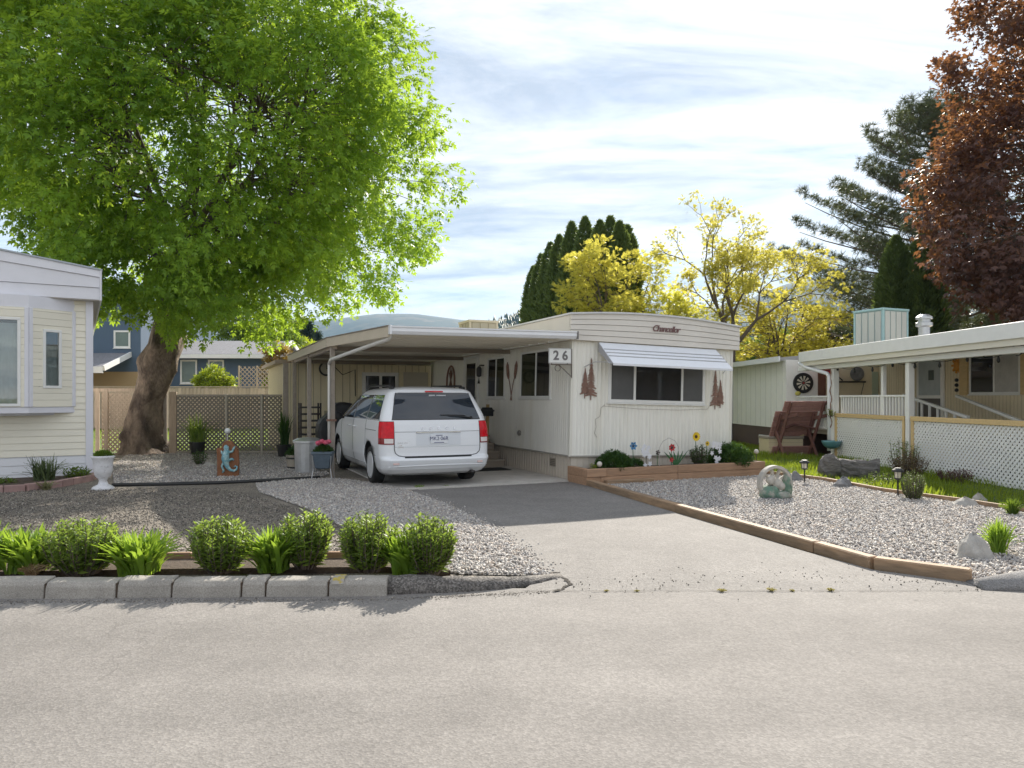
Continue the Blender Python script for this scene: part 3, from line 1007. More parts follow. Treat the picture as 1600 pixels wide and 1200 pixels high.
# side windows and door
window(home, 'y', 0.86, 2.33, 1.55, 2.53, (1.55,), [DARKGLASS, mat('greenish pane', (0.035, 0.04, 0.022), 0.04, spec=0.6, var=0.4, vscale=1.5)])
window(home, 'y', 3.18, 4.26, 1.55, 2.50, (3.72,), [MATS['greenish pane'], DARKGLASS])
dr = link(bpy.data.objects.new('door', None), home)
b = MB(); b.box(-0.03, 0, 4.92, 5.80, 0.70, 2.55); b.build('slab', mat('white door', (0.72, 0.71, 0.66), 0.4), dr, bevel=0.006)
b = MB(); b.box(-0.05, -0.001, 4.84, 4.92, 0.66, 2.60); b.box(-0.05, -0.001, 5.80, 5.88, 0.66, 2.60); b.box(-0.05, -0.001, 4.92, 5.80, 2.55, 2.60); b.build('door_frame', WHITE, dr)
b = MB(); b.box(-0.042, -0.0301, 5.06, 5.66, 1.50, 2.42); b.build('pane', DARKGLASS, dr)
b = MB(); b.ball((-0.07, 5.0, 1.55), 0.035); b.build('handle', BLACK, dr, smooth=True)

# metal window awning
aw = thing('window_awning', 'white striped metal awning over the front window of home 26', 'awning', H0, rot=(0, ROLL, HR))
AL = mat('white awning metal', (0.76, 0.78, 0.82), 0.35, var=0.03)
AG = mat('grey awning stripe', (0.38, 0.38, 0.40), 0.4)
nsl = 6
tz0, tz1, ty0, ty1 = 2.60, 2.20, -0.10, -0.62
for k in range(nsl):
    u0, u1 = k / nsl, (k + 1) / nsl
    b = MB()
    def ap(u, x, dz=0.0):
        return (x, ty0 + (ty1 - ty0) * u, tz0 + (tz1 - tz0) * u + dz)
    x0, x1 = 0.50, 3.22
    b.add([ap(u0, x0, 0.012), ap(u0, x1, 0.012), ap(u1, x1, 0), ap(u1, x0, 0), ap(u0, x0, 0), ap(u0, x1, 0), ap(u1, x1, -0.012), ap(u1, x0, -0.012)], MB.BF)
    b.build('slat', AL, aw)
    if 0 < k < 4:
        b = MB()
        q0, q1 = ap(u1, x0 + 0.005, 0.008), ap(u1, x1 - 0.005, 0.008)
        b.bar(q0, q1, 0.03, 0.018)
        b.build('seam', AG, aw)
for x in (0.495, 3.225):
    b = MB()
    b.add([(x - .006, ty0, tz0), (x - .006, ty1, tz1), (x - .006, ty1 + 0.06, tz1 - 0.03), (x - .006, ty0, tz0 - 0.16), (x + .006, ty0, tz0), (x + .006, ty1, tz1), (x + .006, ty1 + 0.06, tz1 - 0.03), (x + .006, ty0, tz0 - 0.16)], MB.BF)
    b.build('side_wing', AG, aw)
    b = MB()
    sx = -1 if x < 1 else 1
    b.tube([(x, ty1 + 0.03, tz1 - 0.01), (x + sx * .05, ty1 + 0.12, tz1 + 0.02), (x + sx * .16, -0.25, tz1 + 0.03), (x + sx * .26, -0.015, tz1 - 0.06)], 0.008, 6)
    b.build('arm', GALV, aw, smooth=True)
b = MB(); b.bar((0.50, ty1, tz1 - 0.018), (3.22, ty1, tz1 - 0.018), 0.03, 0.05); b.build('front_lip', AL, aw, bevel=0.006)

# rooftop cooler of the home
def cooler(name, label, loc, rz, sx, sy, sz, m, m2, slats):
    c = thing(name, label, 'cooler', loc, rz)
    b = MB(); b.box(-sx / 2 + .02, sx / 2 - .02, -sy / 2 + .02, sy / 2 - .02, 0.03, sz - 0.03); b.build('cabinet', m2, c)
    b = MB()
    for ax in (-1, 1):
        for ay in (-1, 1):
            b.box(ax * (sx / 2 - .03) - .03, ax * (sx / 2 - .03) + .03, ay * (sy / 2 - .03) - .03, ay * (sy / 2 - .03) + .03, 0, sz - 0.05)
    b.box(-sx / 2 - .004, sx / 2 + .004, -sy / 2 - .004, sy / 2 + .004, -0.02, 0.06)
    b.build('cabinet_frame', m, c, bevel=0.004)
    b = MB(); b.box(-sx / 2 - .02, sx / 2 + .02, -sy / 2 - .02, sy / 2 + .02, sz - 0.06, sz); b.build('lid', m, c, bevel=0.01)
    for k in range(slats):
        x = -sx / 2 + .06 + (sx - .12) * (k + .5) / slats
        w = (sx - .12) / slats * 0.40
        b = MB(); b.box(x - w, x + w, -sy / 2 - .002, -sy / 2 + .03, 0.09, sz - 0.09); b.build('pad_panel', m2 if slats < 4 else mat('cooler pad', (0.60, 0.61, 0.56), 0.8, rnd=0.05), c)
        y = -sy / 2 + .06 + (sy - .12) * (k + .5) / slats
        b = MB(); b.box(-sx / 2 - .002, -sx / 2 + .03, y - w * sy / sx, y + w * sy / sx, 0.09, sz - 0.09); b.build('pad_panel', m2 if slats < 4 else mat('cooler pad', (0.60, 0.61, 0.56), 0.8), c)
    return c
cooler('rooftop_cooler', 'small beige rooftop cooler behind the carport roof', (*hw(1.0, 7.4), 3.1), HR, 0.86, 0.86, 0.62, mat('beige cabinet', (0.60, 0.53, 0.38), 0.6), mat('beige grille', (0.44, 0.39, 0.28), 0.7), 3)

# ------------------------------------------------------------------ carport (same frame, not tilted)
cp = thing('carport', 'flat metal carport roof on slim posts sheltering the white van', 'carport', H0, HR)
XL, YB = -4.0, 9.0
CZ = 2.64
PW = 0.45
y = -0.22
def xleft(yy):
    return -3.46 + (XL + 3.46) * min(1, max(0, (yy + 0.25) / 2.81))
while y < YB - 0.05:
    y1 = min(y + PW, YB)
    b = MB()
    xa, xb = xleft(y) + 0.04, xleft(y1) + 0.04
    zr, zl = CZ + 0.03, CZ
    def q(x, yy, dz):
        return (x, yy, CZ + 0.03 * (x - XL) / -XL + dz)
    b.add([q(xa, y, 0), q(-0.12, y, 0), q(-0.12, y1 - .004, 0), q(xb, y1 - .004, 0), q(xa, y, .02), q(-0.12, y, .02), q(-0.12, y1 - .004, .02), q(xb, y1 - .004, .02)], MB.BF)
    # the folded seam that hangs below each pan
    b.add([q(xa, y, -0.05), q(-0.12, y, -0.05), q(-0.12, y + .045, -0.05), q(xa, y + .045, -0.05), q(xa, y, -.001), q(-0.12, y, -.001), q(-0.12, y + .045, -.001), q(xa, y + .045, -.001)], MB.BF)
    b.build('roof_panel', PAN, cp)
    y += PW
b = MB()
def cprof(p, q_, prof, mb):
    """sweep a profile (offset outward, z) from p to q"""
    p, q_ = Vector(p), Vector(q_)
    d = (q_ - p).normalized()
    nrm = Vector((d.y, -d.x, 0))
    n = len(prof)
    vs = [tuple(c + nrm * u + Vector((0, 0, z))) for c in (p, q_) for u, z in prof]
    mb.add(vs, [tuple(range(n)), tuple(range(2 * n - 1, n - 1, -1))] + [(i, (i + 1) % n, n + (i + 1) % n, n + i) for i in range(n)])
gut = [(0, 0.0), (0.06, 0.0), (0.09, 0.05), (0.085, 0.10), (0.10, 0.115), (0.10, 0.135), (0.0, 0.135)]
cprof((-3.46, -0.22, 2.60), (-0.02, -0.22, 2.63), gut, b)
b.build('gutter', GUTTER, cp)
b = MB(); b.box(-3.49, -3.455, -0.325, -0.20, 2.595, 2.745); b.build('gutter_end', GUTTER, cp, bevel=0.004)
b = MB(); b.box(-0.02, 0.012, -0.325, -0.20, 2.625, 2.77); b.build('gutter_end', mat('dark gutter cap', (0.2, 0.19, 0.18), 0.5), cp, bevel=0.004)
b = MB(); cprof((XL, 2.56, 2.555), (-3.47, -0.21, 2.56), [(0, 0), (0.03, 0), (0.03, 0.17), (0.0, 0.17)], b); b.build('fascia_board', BEIGE, cp)
b = MB(); cprof((XL, YB, 2.55), (XL, 2.57, 2.555), [(0, 0), (0.03, 0), (0.03, 0.17), (0.0, 0.17)], b); b.build('fascia_board', BEIGE, cp)
b = MB()
cprof((XL, YB, 2.722), (XL, 2.55, 2.727), [(-0.03, 0), (0.045, 0), (0.045, 0.018), (-0.03, 0.018)], b)
cprof((XL, 2.56, 2.727), (-3.47, -0.21, 2.732), [(-0.03, 0), (0.045, 0), (0.045, 0.018), (-0.03, 0.018)], b)
b.build('roof_edge', mat('dark edge strip', (0.22, 0.19, 0.16), 0.6), cp)
for (x, y) in ((-3.93, 2.5), (-3.93, 5.6), (-3.93, 8.3)):
    b = MB(); b.box(x - .045, x + .045, y - .045, y + .045, -0.02, 2.60); b.build('post', POSTM, cp, bevel=0.006)
b = MB(); b.bar((-3.90, 2.4, 2.56), (-3.9, 9.0, 2.56), 0.09, 0.12); b.build('beam', POSTM, cp)
for yb in (2.6, 5.6, 8.4):
    b = MB(); b.bar((-3.85, yb, 2.53), (-0.1, yb, 2.56), 0.06, 0.09); b.build('cross_beam', mat('dark beam', (0.24, 0.2, 0.16), 0.6), cp)
b = MB()
b.tube([(-3.43, -0.17, 2.60), (-3.46, -0.10, 2.53), (-3.98, 2.36, 2.30), (-4.005, 2.44, 2.22)], 0.034, 8)
b.tube([(-4.005, 2.44, 2.23), (-4.005, 2.44, 0.30)], 0.026, 8)
b.build('downspout', mat('pale grey downspout', (0.62, 0.60, 0.56), 0.4), cp, smooth=True)
b = MB(); b.box(-4.05, -3.87, 2.39, 2.47, 1.10, 1.14); b.build('strap', RUST, cp)

# house number hanging from an iron bracket at the corner
ns = thing('number_sign', 'white house number sign reading 26 on an iron scroll bracket', 'sign', H0, HR)
b = MB(); b.box(-0.47, -0.03, -0.09, -0.07, 2.20, 2.45); b.build('plate', WHITE, ns, bevel=0.004)
b = MB(); b.box(-0.485, -0.015, -0.083, -0.077, 2.185, 2.465); b.build('plate_edge', mat('grey edge', (0.5, 0.5, 0.5), 0.5), ns)
t = text_mesh('2 6', 0.235, mat('grey numeral', (0.16, 0.15, 0.15), 0.5), 'numerals', ns, 0.004, offset=0.006)
t.location = (-0.245, -0.094, 2.325); t.rotation_euler = (R(90), 0, 0)
b = MB()
b.bar((-0.44, -0.08, 2.165), (-0.0, -0.08, 2.165), 0.012, 0.016)
b.bar((-0.01, -0.08, 2.46), (-0.01, -0.08, 1.92), 0.014, 0.016, up=(0, 1, 0))
b.bar((-0.01, -0.08, 1.94), (-0.27, -0.08, 2.16), 0.01, 0.012)
b.tube([(-0.30 + 0.055 * math.cos(a * .5), -0.08, 2.10 + 0.055 * math.sin(a * .5)) for a in range(14)], 0.006, 5)
for xx in (-0.42, -0.1):
    b.bar((xx, -0.08, 2.16), (xx, -0.08, 2.2), 0.008, 0.008, up=(0, 1, 0))
b.bar((-0.01, -0.08, 2.3), (0.01, -0.01, 2.3), 0.014, 0.014)
b.build('bracket', mat('rust brown iron', (0.10, 0.075, 0.06), 0.6), ns)

# two pairs of rusty metal trees on the front wall
def metal_tree(label, x0, flip, z0):
    o = thing('wall_ornament', label, 'ornament', H0, rot=(0, ROLL, HR), group='rusty metal trees on the front wall')
    rnd = random.Random(int(x0 * 100))
    for (dx, h, w, zb) in ((0.0, 0.50, 0.10, 0.03), (0.13 * flip, 0.72, 0.12, 0.0)):
        b = MB()
        b.box(x0 + dx - .008, x0 + dx + .008, -0.028, -0.016, z0 + zb - 0.06, z0 + zb + h)
        n = 15
        for k in range(n):
            u = k / (n - 1)
            zz = z0 + zb + 0.05 + u * (h - 0.06)
            ww = w * (1 - u * 0.9) * rnd.uniform(0.75, 1.2)
            for sgn in (-1, 1):
                b.add([(x0 + dx, -0.030, zz + .03), (x0 + dx + sgn * ww, -0.030, zz - 0.02), (x0 + dx + sgn * ww * .9, -0.030, zz - 0.042), (x0 + dx, -0.030, zz - 0.012),
                       (x0 + dx, -0.022, zz + .03), (x0 + dx + sgn * ww, -0.022, zz - 0.02), (x0 + dx + sgn * ww * .9, -0.022, zz - 0.042), (x0 + dx, -0.022, zz - 0.012)], MB.BF)
        b.build('pine_silhouette', RUST, o)
metal_tree('rusty metal pine trees left of the front window', 0.26, 1, 1.58)
metal_tree('rusty metal pine trees right of the front window', 3.42, -1, 1.46)

b = MB()
b.tube([(0.70, -0.02, 1.44), (0.62, -0.02, 1.38), (0.60, -0.02, 1.22), (0.50, -0.02, 1.16), (0.52, -0.02, 1.02), (0.49, -0.02, 0.9), (0.54, -0.02, 0.82)], 0.006, 5)
b.tube([(0.66, -0.02, 1.415), (1.5, -0.02, 1.375), (2.4, -0.02, 1.37), (3.1, -0.02, 1.40), (3.2, -0.02, 1.52), (3.34, -0.02, 1.70)], 0.004, 5)
o = b.build('cable', mat('grey cable', (0.42, 0.39, 0.34), 0.6), None)
o.location = H0; o.rotation_euler = (0, ROLL, HR)
tag(o, 'thin cable running along the wall below the front window', 'cable')

# on the side wall: cattail ornament, mailbox, vents, lantern
def at_home(o):
    o.location = H0; o.rotation_euler = (0, ROLL, HR)
    return o
ct = at_home(thing('wall_ornament', 'rusty crossed cattail ornament between the two side windows', 'ornament'))
for k, (dy, top) in enumerate(((0.17, 2.17), (-0.17, 2.19))):
    b = MB(); b.tube([(-0.03, 2.78 - dy * .2, 1.50), (-0.03, 2.78 + dy * .5, 1.86), (-0.03, 2.78 + dy, 2.02)], 0.011, 6); b.build('stem', RUST, ct)
    b = MB(); b.tube([(-0.03, 2.78 + dy, 1.98), (-0.03, 2.78 + dy * 1.2, 2.08), (-0.03, 2.78 + dy * 1.4, 2.26), (-0.03, 2.78 + dy * 1.5, 2.36)], [0.018, 0.035, 0.035, 0.008], 8); b.build('cattail', RUST, ct, smooth=True)
mb_ = at_home(thing('mailbox', 'black mailbox on a wooden stake beside the steps', 'mailbox'))
b = MB(); b.box(-0.24, -0.18, 3.68, 3.74, 0.0, 1.40); b.build('stake', mat('yellow stake', (0.42, 0.30, 0.13), 0.7, var=0.1), mb_)
b = MB(); b.prism([(-0.40, 1.13), (-0.12, 1.13), (-0.12, 1.27), (-0.16, 1.33), (-0.36, 1.33), (-0.40, 1.27)], 3.56, 3.675, 'xz'); b.build('box', BLACK, mb_, bevel=0.008)
b = MB(); b.box(-0.41, -0.11, 3.54, 3.56, 1.24, 1.275); b.build('flap', mat('dark lid', (0.03, 0.03, 0.03), 0.3), mb_)
b = MB(); b.lathe([(0.06, 0), (0.06, -0.03), (0.045, -0.05), (0.045, -0.035)], 14, (0, 2.32, 0.80), 'x'); b.build('pipe_vent', mat('grey vent', (0.28, 0.26, 0.23), 0.6), home, smooth=False)
v = link(bpy.data.objects.new('skirting_vent', None), home)
b = MB(); b.box(0.0, 0.014, 0.62, 0.86, 0.22, 0.38); b.build('vent_frame', mat('tan vent', (0.36, 0.32, 0.26), 0.6), v)
for k in range(4):
    b = MB(); b.box(-0.006, 0.0, 0.64, 0.84, 0.24 + k * .034, 0.255 + k * .034); b.build('slat', mat('dark vent', (0.17, 0.15, 0.12), 0.6), v)
ln = at_home(thing('porch_lantern', 'black porch lantern on the wall beside the entry door', 'lantern'))
b = MB(); b.box(-0.10, -0.01, 4.50, 4.62, 2.33, 2.36); b.lathe([(0.03, 0.0), (0.065, 0.03), (0.07, 0.20), (0.03, 0.26)], 8, (-0.12, 4.56, 2.06)); b.build('lantern_body', BLACK, ln)
b = MB(); b.lathe([(0.035, -.16), (0.01, -0.06), (0.004, 0)], 8, (-0.12, 4.56, 2.06)); b.build('chime', BLACK, ln)

# entry steps running along the wall down to the front
st = thing('entry_steps', 'taupe wooden entry steps beside the van, leading up to the door', 'steps', H0, HR)
STEPM = mat('taupe step paint', (0.40, 0.34, 0.27), 0.6, rnd=0.08, var=0.08, vscale=4)
STEPD = mat('step riser', (0.30, 0.25, 0.20), 0.7, rnd=0.05)
for k in range(4):
    y0 = 2.92 + k * 0.30
    z1 = 0.025 + 0.165 * (k + 1)
    xr = -0.10 - 0.0
    b = MB(); b.box(-1.15, xr, y0 + .012, y0 + .045, z1 - 0.165, z1 - 0.034); b.build('riser', STEPD, st)
    b = MB(); b.box(-1.18, xr + .02, y0 - .012, y0 + (0.31 if k < 3 else 1.9), z1 - 0.034, z1); b.build('tread', STEPM, st, bevel=0.006)
b = MB(); b.add([(-0.11, 2.98, 0.026), (-0.11, 5.9, 0.026), (-0.11, 5.9, .64), (-0.11, 3.86, .64), (-1.14, 2.98, 0.026), (-1.14, 5.9, 0.026), (-1.14, 5.9, .64), (-1.14, 3.86, .64)], MB.BF)
b.build('stringer', STEPD, st)
b = MB(); b.box(-1.05, -0.25, 2.15, 2.72, 0.027, 0.040); o = b.build('doormat', RUBBER, None, loc=H0, rot=(0, 0, HR), bevel=0.004)
tag(o, 'black doormat on the slab in front of the steps', 'mat')
b = MB(); b.box(-1.0, -0.3, 4.0, 4.6, 0.687, 0.70); o = b.build('doormat', RUBBER, None, loc=H0, rot=(0, 0, HR), bevel=0.004)
tag(o, 'dark doormat on the top landing of the steps', 'mat')

# ------------------------------------------------------------------ shed closing the back of the carport
sh = thing('storage_shed', 'pale yellow shed closing the back of the carport', 'shed', H0, HR)
b = MB(); b.box(-4.15, -0.02, 8.62, 13.2, 0, 2.5); b.build('wall', SHEDW, sh)
b = MB()
xx = -4.0
while xx < -0.1:
    b.box(xx, xx + 0.018, 8.612, 8.621, 0.03, 2.49); xx += 0.20
yy = 8.75
while yy < 13.1:
    b.box(-4.158, -4.151, yy, yy + 0.018, 0.03, 2.49); yy += 0.20
tag(b.build('panel_joints', mat('shed joint', (0.44, 0.38, 0.25), 0.7), sh), kind='stuff')
b = MB()
b.add([(-4.35, 9.02, 2.50), (-4.35, 13.4, 2.50), (-0.1, 13.4, 2.68), (-0.1, 9.02, 2.68), (-4.35, 9.02, 2.60), (-4.35, 13.4, 2.60), (-0.1, 13.4, 2.78), (-0.1, 9.02, 2.78)], MB.BF)
b.build('roof', mat('shed roof', (0.38, 0.30, 0.24), 0.8), sh)
b = MB(); b.box(-4.19, -4.06, 8.585, 8.66, 0, 2.5); b.build('corner_post', POSTM, sh)
window(sh, 'x', -2.05, -1.0, 1.45, 2.28, (-1.52,), None, fw=0.10, base=8.62)
b = MB(); b.box(-0.85, 0.0 - 0.12, 8.59, 8.619, 0.0, 2.3); b.build('door', mat('pale grey door', (0.52, 0.48, 0.40), 0.5), sh, bevel=0.004)
b = MB(); b.box(-3.1, -2.4, 8.56, 8.619, 0.0, 1.2); b.build('lower_panel', mat('shed joint', (0, 0, 0)), sh)
ck = thing('wall_clock', 'black ring wall clock under the carport roof', 'clock', hw(-3.05, 8.6) + (2.36,), HR)
b = MB(); b.lathe([(0.20, 0.0), (0.20, -0.05), (0.155, -0.05), (0.155, -0.02)], 24, (0, 0, 0), 'y'); b.build('rim', BLACK, ck, smooth=False)
b = MB(); b.lathe([(0.153, -0.015), (0.153, -0.024)], 24, (0, 0, 0), 'y'); b.build('dial', mat('clock dial', (0.55, 0.52, 0.42), 0.6), ck)
b = MB(); b.bar((0, -0.032, 0), (0.0, -0.032, 0.12), 0.012, 0.006, up=(0, 1, 0)); b.bar((0, -0.032, 0), (0.07, -0.032, 0.03), 0.012, 0.006, up=(0, 1, 0)); b.build('hands', BLACK, ck)
b = MB(); b.tube([(*hw(-2.85, 8.6), 2.45), (*hw(-2.6, 8.58), 2.20), (*hw(-2.4, 8.58), 2.28), (*hw(-2.25, 8.59), 2.35), (*hw(-2.24, 8.59), 1.6)], 0.012, 6)
tag(b.build('cable', BLACK), 'black cable drooping beside the wall clock', 'cable')
# arched wall ornament on the home wall inside the carport
ar = at_home(thing('wall_ornament', 'brown arched openwork ornament on the wall above the van', 'ornament'))
arc = [(6.95 + 0.32 * math.cos(a), 2.02 + 0.40 * math.sin(a)) for a in np.linspace(0, math.pi, 13)]
outer = [(7.27, 1.72)] + arc + [(6.63, 1.72)]
b = MB(); b.tube([(-0.03, p[0], p[1]) for p in outer] + [(-0.03, 7.27, 1.72)], 0.028, 6); b.build('arch_frame', RUST, ar)
b = MB()
for k in range(-2, 3):
    b.bar((-0.03, 6.95 + k * .1, 1.72), (-0.03, 6.95 - k * .06, 2.36 - abs(k) * .06), 0.02, 0.03, up=(0, 1, 0))
b.bar((-0.03, 6.65, 1.86), (-0.03, 7.25, 1.86), 0.02, 0.03)
b.build('tracery', RUST, ar)
# covered grill and shelf under the carport
gr = thing('covered_grill', 'black covered barbecue grill standing behind the carport post', 'grill', hw(-3.1, 5.6) + (0.026,), HR)
b = MB()
prof = [(-0.62, 0.12), (-0.66, 0.75), (-0.62, 0.98), (-0.35, 1.20), (-0.30, 1.36), (-0.12, 1.44), (0.12, 1.40), (0.38, 1.20), (0.50, 0.98), (0.64, 0.93), (0.66, 0.7), (0.60, 0.12)]
b.prism(prof, -0.3, 0.3, 'xz')
b.build('cover', mat('black vinyl cover', (0.02, 0.02, 0.022), 0.5, var=0.3, bump=0.8, bscale=7), gr, bevel=0.06)
for sx in (-.5, .5):
    for sy in (-.2, .2):
        b = MB(); b.lathe([(0.05, 0.0), (0.05, 0.12)], 10, (sx, sy, 0)); b.build('caster', BLACK, gr)
sf = thing('storage_shelf', 'dark slatted shelf beside the covered grill', 'shelf', hw(-3.62, 7.0) + (0.026,), HR)
for k in range(8):
    b = MB(); b.box(-0.35, 0.15, -0.2, 0.2, 0.08 + k * .17, 0.12 + k * .17); b.build('shelf_board', mat('dark shelf', (0.05, 0.042, 0.04), 0.7), sf)
for sx in (-.34, .14):
    for sy in (-.19, .19):
        b = MB(); b.box(sx - .02, sx + .02, sy - .02, sy + .02, 0, 1.4); b.build('upright', MATS['dark shelf'], sf)
gc = thing('garbage_can', 'pale grey metal can behind the flower stand', 'can', hw(-4.25, 3.6) + (0.0,), HR)
b = MB(); b.lathe([(0.21, 0), (0.25, 0.02), (0.27, 0.62), (0.28, 0.64)], 20); b.build('can_body', GALV, gc, smooth=False)
b = MB(); b.lathe([(0.30, 0.63), (0.30, 0.67), (0.20, 0.72), (0.02, 0.74)], 20); b.build('lid', GALV, gc)
b = MB(); b.ball((0, 0, 0), 0.17, 12, 8, (1.1, 1, .9)); o = b.build('balloon_lamp', TEAL, None, smooth=True, loc=hw(-2.72, 4.9) + (1.05,))
tag(o, 'teal round ball on the grill side, beside the van mirror', 'ball')
# ------------------------------------------------------------------ white minivan (local x right, y forward, z up; origin under the rear bumper)
VAN_LOC = (-1.23, 12.60, 0.02)
van = thing('minivan', 'white minivan parked under the carport, seen from behind', 'van', VAN_LOC, R(23.5))
ZT_ = [.20, .25, .32, .40, .47, .50, .535, .60, .72, .85, .98, 1.08, 1.14, 1.18, 1.30, 1.42, 1.54, 1.60, 1.64, 1.68, 1.705, 1.725, 1.74, 1.75]
YR_ = [.30, .14, .06, .02, .0, .01, .06, .065, .068, .075, .088, .105, .122, .14, .21, .285, .36, .385, .37, .41, .50, .66, .95, 1.5]
WW_ = [.84, .90, .945, .965, .98, .985, .985, .988, .99, .99, .985, .972, .962, .952, .915, .870, .822, .79, .76, .705, .62, .50, .34, .12]
YF_ = [4.85, 4.98, 5.08, 5.13, 5.15, 5.15, 5.15, 5.14, 5.11, 5.02, 4.86, 4.60, 4.40, 4.28, 3.98, 3.68, 3.38, 3.22, 3.10, 2.96, 2.82, 2.62, 2.3, 2.0]
def vi(tab, z):
    return float(np.interp(z, ZT_, tab))
def rear_r(z):
    return min(0.30 if z < 1.2 else 0.26, vi(WW_, z) * 0.8)
def half_w(y, z):
    W, yr, r = vi(WW_, z), vi(YR_, z), rear_r(z)
    t = y - yr
    if t < r:
        t = max(t, 0)
        return W - r * 0.62 + 0.62 * math.sqrt(max(0, r * r - (r - t) ** 2))
    yf = vi(YF_, z)
    rf = min(0.75, W * 0.9)
    t = yf - y
    if t < rf:
        t = max(t, 0)
        return W - rf * 0.7 + 0.7 * math.sqrt(max(0, rf * rf - (rf - t) ** 2))
    return W
def rear_y(x, z):
    """y of the rear face; bulges out a little in the middle"""
    W, yr, r = vi(WW_, z), vi(YR_, z), rear_r(z)
    a = abs(x)
    x0 = W - 0.62 * r
    base = yr + 0.05 * (a / max(x0, 1e-3)) ** 2 * (1 if a < x0 else 1)
    if a <= x0:
        return base
    u = min(1, (a - x0) / (0.62 * r))
    return yr + 0.05 + (r - 0.05) * (1 - math.sqrt(max(0, 1 - u * u)))
def outline(z):
    W, yr, yf = vi(WW_, z), vi(YR_, z), vi(YF_, z)
    r = rear_r(z)
    x0 = W - 0.62 * r
    pts = []
    for k in range(9):
        x = x0 * k / 8
        pts.append((x, rear_y(x, z)))
    for k in range(1, 9):
        a = math.pi / 2 * k / 8
        pts.append((x0 + 0.62 * r * math.sin(a), yr + 0.05 + (r - 0.05) * (1 - math.cos(a))))
    rf = min(0.75, W * 0.9, (yf - yr - r) * 0.5)
    ya, yb = yr + r, yf - rf
    for k in range(1, 17):
        pts.append((W, ya + (yb - ya) * k / 16))
    for k in range(1, 9):
        a = math.pi / 2 * k / 8
        pts.append((W - 0.7 * rf * (1 - math.cos(a)), yb + rf * math.sin(a)))
    xe = W - 0.7 * rf
    for k in range(1, 5):
        pts.append((xe * (1 - k / 4), yf))
    full = pts + [(-x, y) for x, y in pts[-2:0:-1]]
    return full
zl = sorted(set(list(ZT_) + list(np.linspace(.2, 1.75, 40))))
b = MB()
rings = [outline(z) for z in zl]
n = len(rings[0])
vs = [(x, y, z) for z, rg in zip(zl, rings) for x, y in rg]
fs = [(i * n + k, i * n + (k + 1) % n, (i + 1) * n + (k + 1) % n, (i + 1) * n + k) for i in range(len(zl) - 1) for k in range(n)]
fs += [tuple(range(n - 1, -1, -1)), tuple((len(zl) - 1) * n + k for k in range(n))]
b.add(vs, fs)
VPAINT = mat('white car paint', (0.80, 0.82, 0.85), 0.32, spec=0.5, coat=0.6)
VGLASS = mat('tinted glass with cloud blue', (0.016, 0.024, 0.036), 0.02, spec=0.9)  # dark tint; the blue of reflected clouds is put into the base colour
VDARK = mat('black car plastic', (0.015, 0.015, 0.016), 0.5)
VGAP = mat('panel gap', (0.06, 0.065, 0.07), 0.7)
VRED = mat('red tail light lens', (0.62, 0.008, 0.018), 0.12, spec=0.3, var=0.25, vscale=9)
VREDD = mat('dark red lens', (0.22, 0.006, 0.012), 0.1)
VCLR = mat('clear lamp lens', (0.72, 0.66, 0.64), 0.1, spec=0.6)
VCHR = mat('bright metal', (0.72, 0.73, 0.75), 0.22, metal=0.9)
body = b.build('body', VPAINT, None, smooth=True)
# wheel arches are cut out of the body
WY = (1.10, 4.18)
cut = MB()
for wy in WY:
    for sx in (-1, 1):
        x0, x1 = sorted((sx * 0.60, sx * 1.15))
        cut.lathe([(0.405, x0), (0.405, x1)], 40, (0, wy, 0.36), 'x')
co = cut.build('cutter', VDARK, None)
bo = body.modifiers.new('b', 'BOOLEAN')
bo.operation = 'DIFFERENCE'
bo.object = co
bo.solver = 'EXACT'
dg = bpy.context.evaluated_depsgraph_get()
me = bpy.data.meshes.new_from_object(body.evaluated_get(dg))
body.modifiers.clear()
body.data = me
bpy.data.objects.remove(co)
if len(me.materials) < 2:
    me.materials.append(VDARK)
for p in me.polygons:
    c = p.center
    p.use_smooth = True
    inside = any((c.y - wy) ** 2 + (c.z - 0.36) ** 2 < 0.415 ** 2 for wy in WY) and abs(c.x) > 0.5 and c.z > 0.2
    if inside and (abs(c.x) < 0.90):
        p.material_index = 1; p.use_smooth = False
    if c.z < 0.205:
        p.material_index = 1
body.parent = van
dgm = body.modifiers.new('w', 'WEIGHTED_NORMAL')

OFF = 0.006
def side_pt(y, z, s_, off=OFF):
    return (s_ * (half_w(y, z) + off), y, z)
def side_patch(poly, s_, m, name, off=OFF, parent=van, nz=8, ny=10, thick=0.01):
    """poly: bottom (y0,y1,z0), top (y0,y1,z1): a curved quad lying on the body side"""
    (yb0, yb1, zb), (yt0, yt1, zt) = poly
    b = MB()
    def f(o):
        def g(u, v):
            z = zb + (zt - zb) * v
            y = (yb0 + (yt0 - yb0) * v) * (1 - u) + (yb1 + (yt1 - yb1) * v) * u
            return side_pt(y, z, s_, o)
        return g
    b.grid(f(off), ny, nz)
    return b.build(name, m, parent, smooth=True, recalc=False)
def rear_patch(x0b, x1b, z0, x0t, x1t, z1, m, name, off=OFF, parent=van, nx=14, nz=8):
    b = MB()
    def g(u, v):
        z = z0 + (z1 - z0) * v
        x = (x0b + (x0t - x0b) * v) * (1 - u) + (x1b + (x1t - x1b) * v) * u
        return (x, rear_y(x, z) - off, z)
    b.grid(g, nx, nz)
    o = b.build(name, m, parent, smooth=True, recalc=False)
    return o
rg = rear_patch(-0.79, 0.79, 1.165, -0.665, 0.665, 1.615, VGLASS, 'rear_window', 0.007)
rear_patch(-0.80, 0.80, 1.155, -0.675, 0.675, 1.622, VDARK, 'window_seal', 0.003)
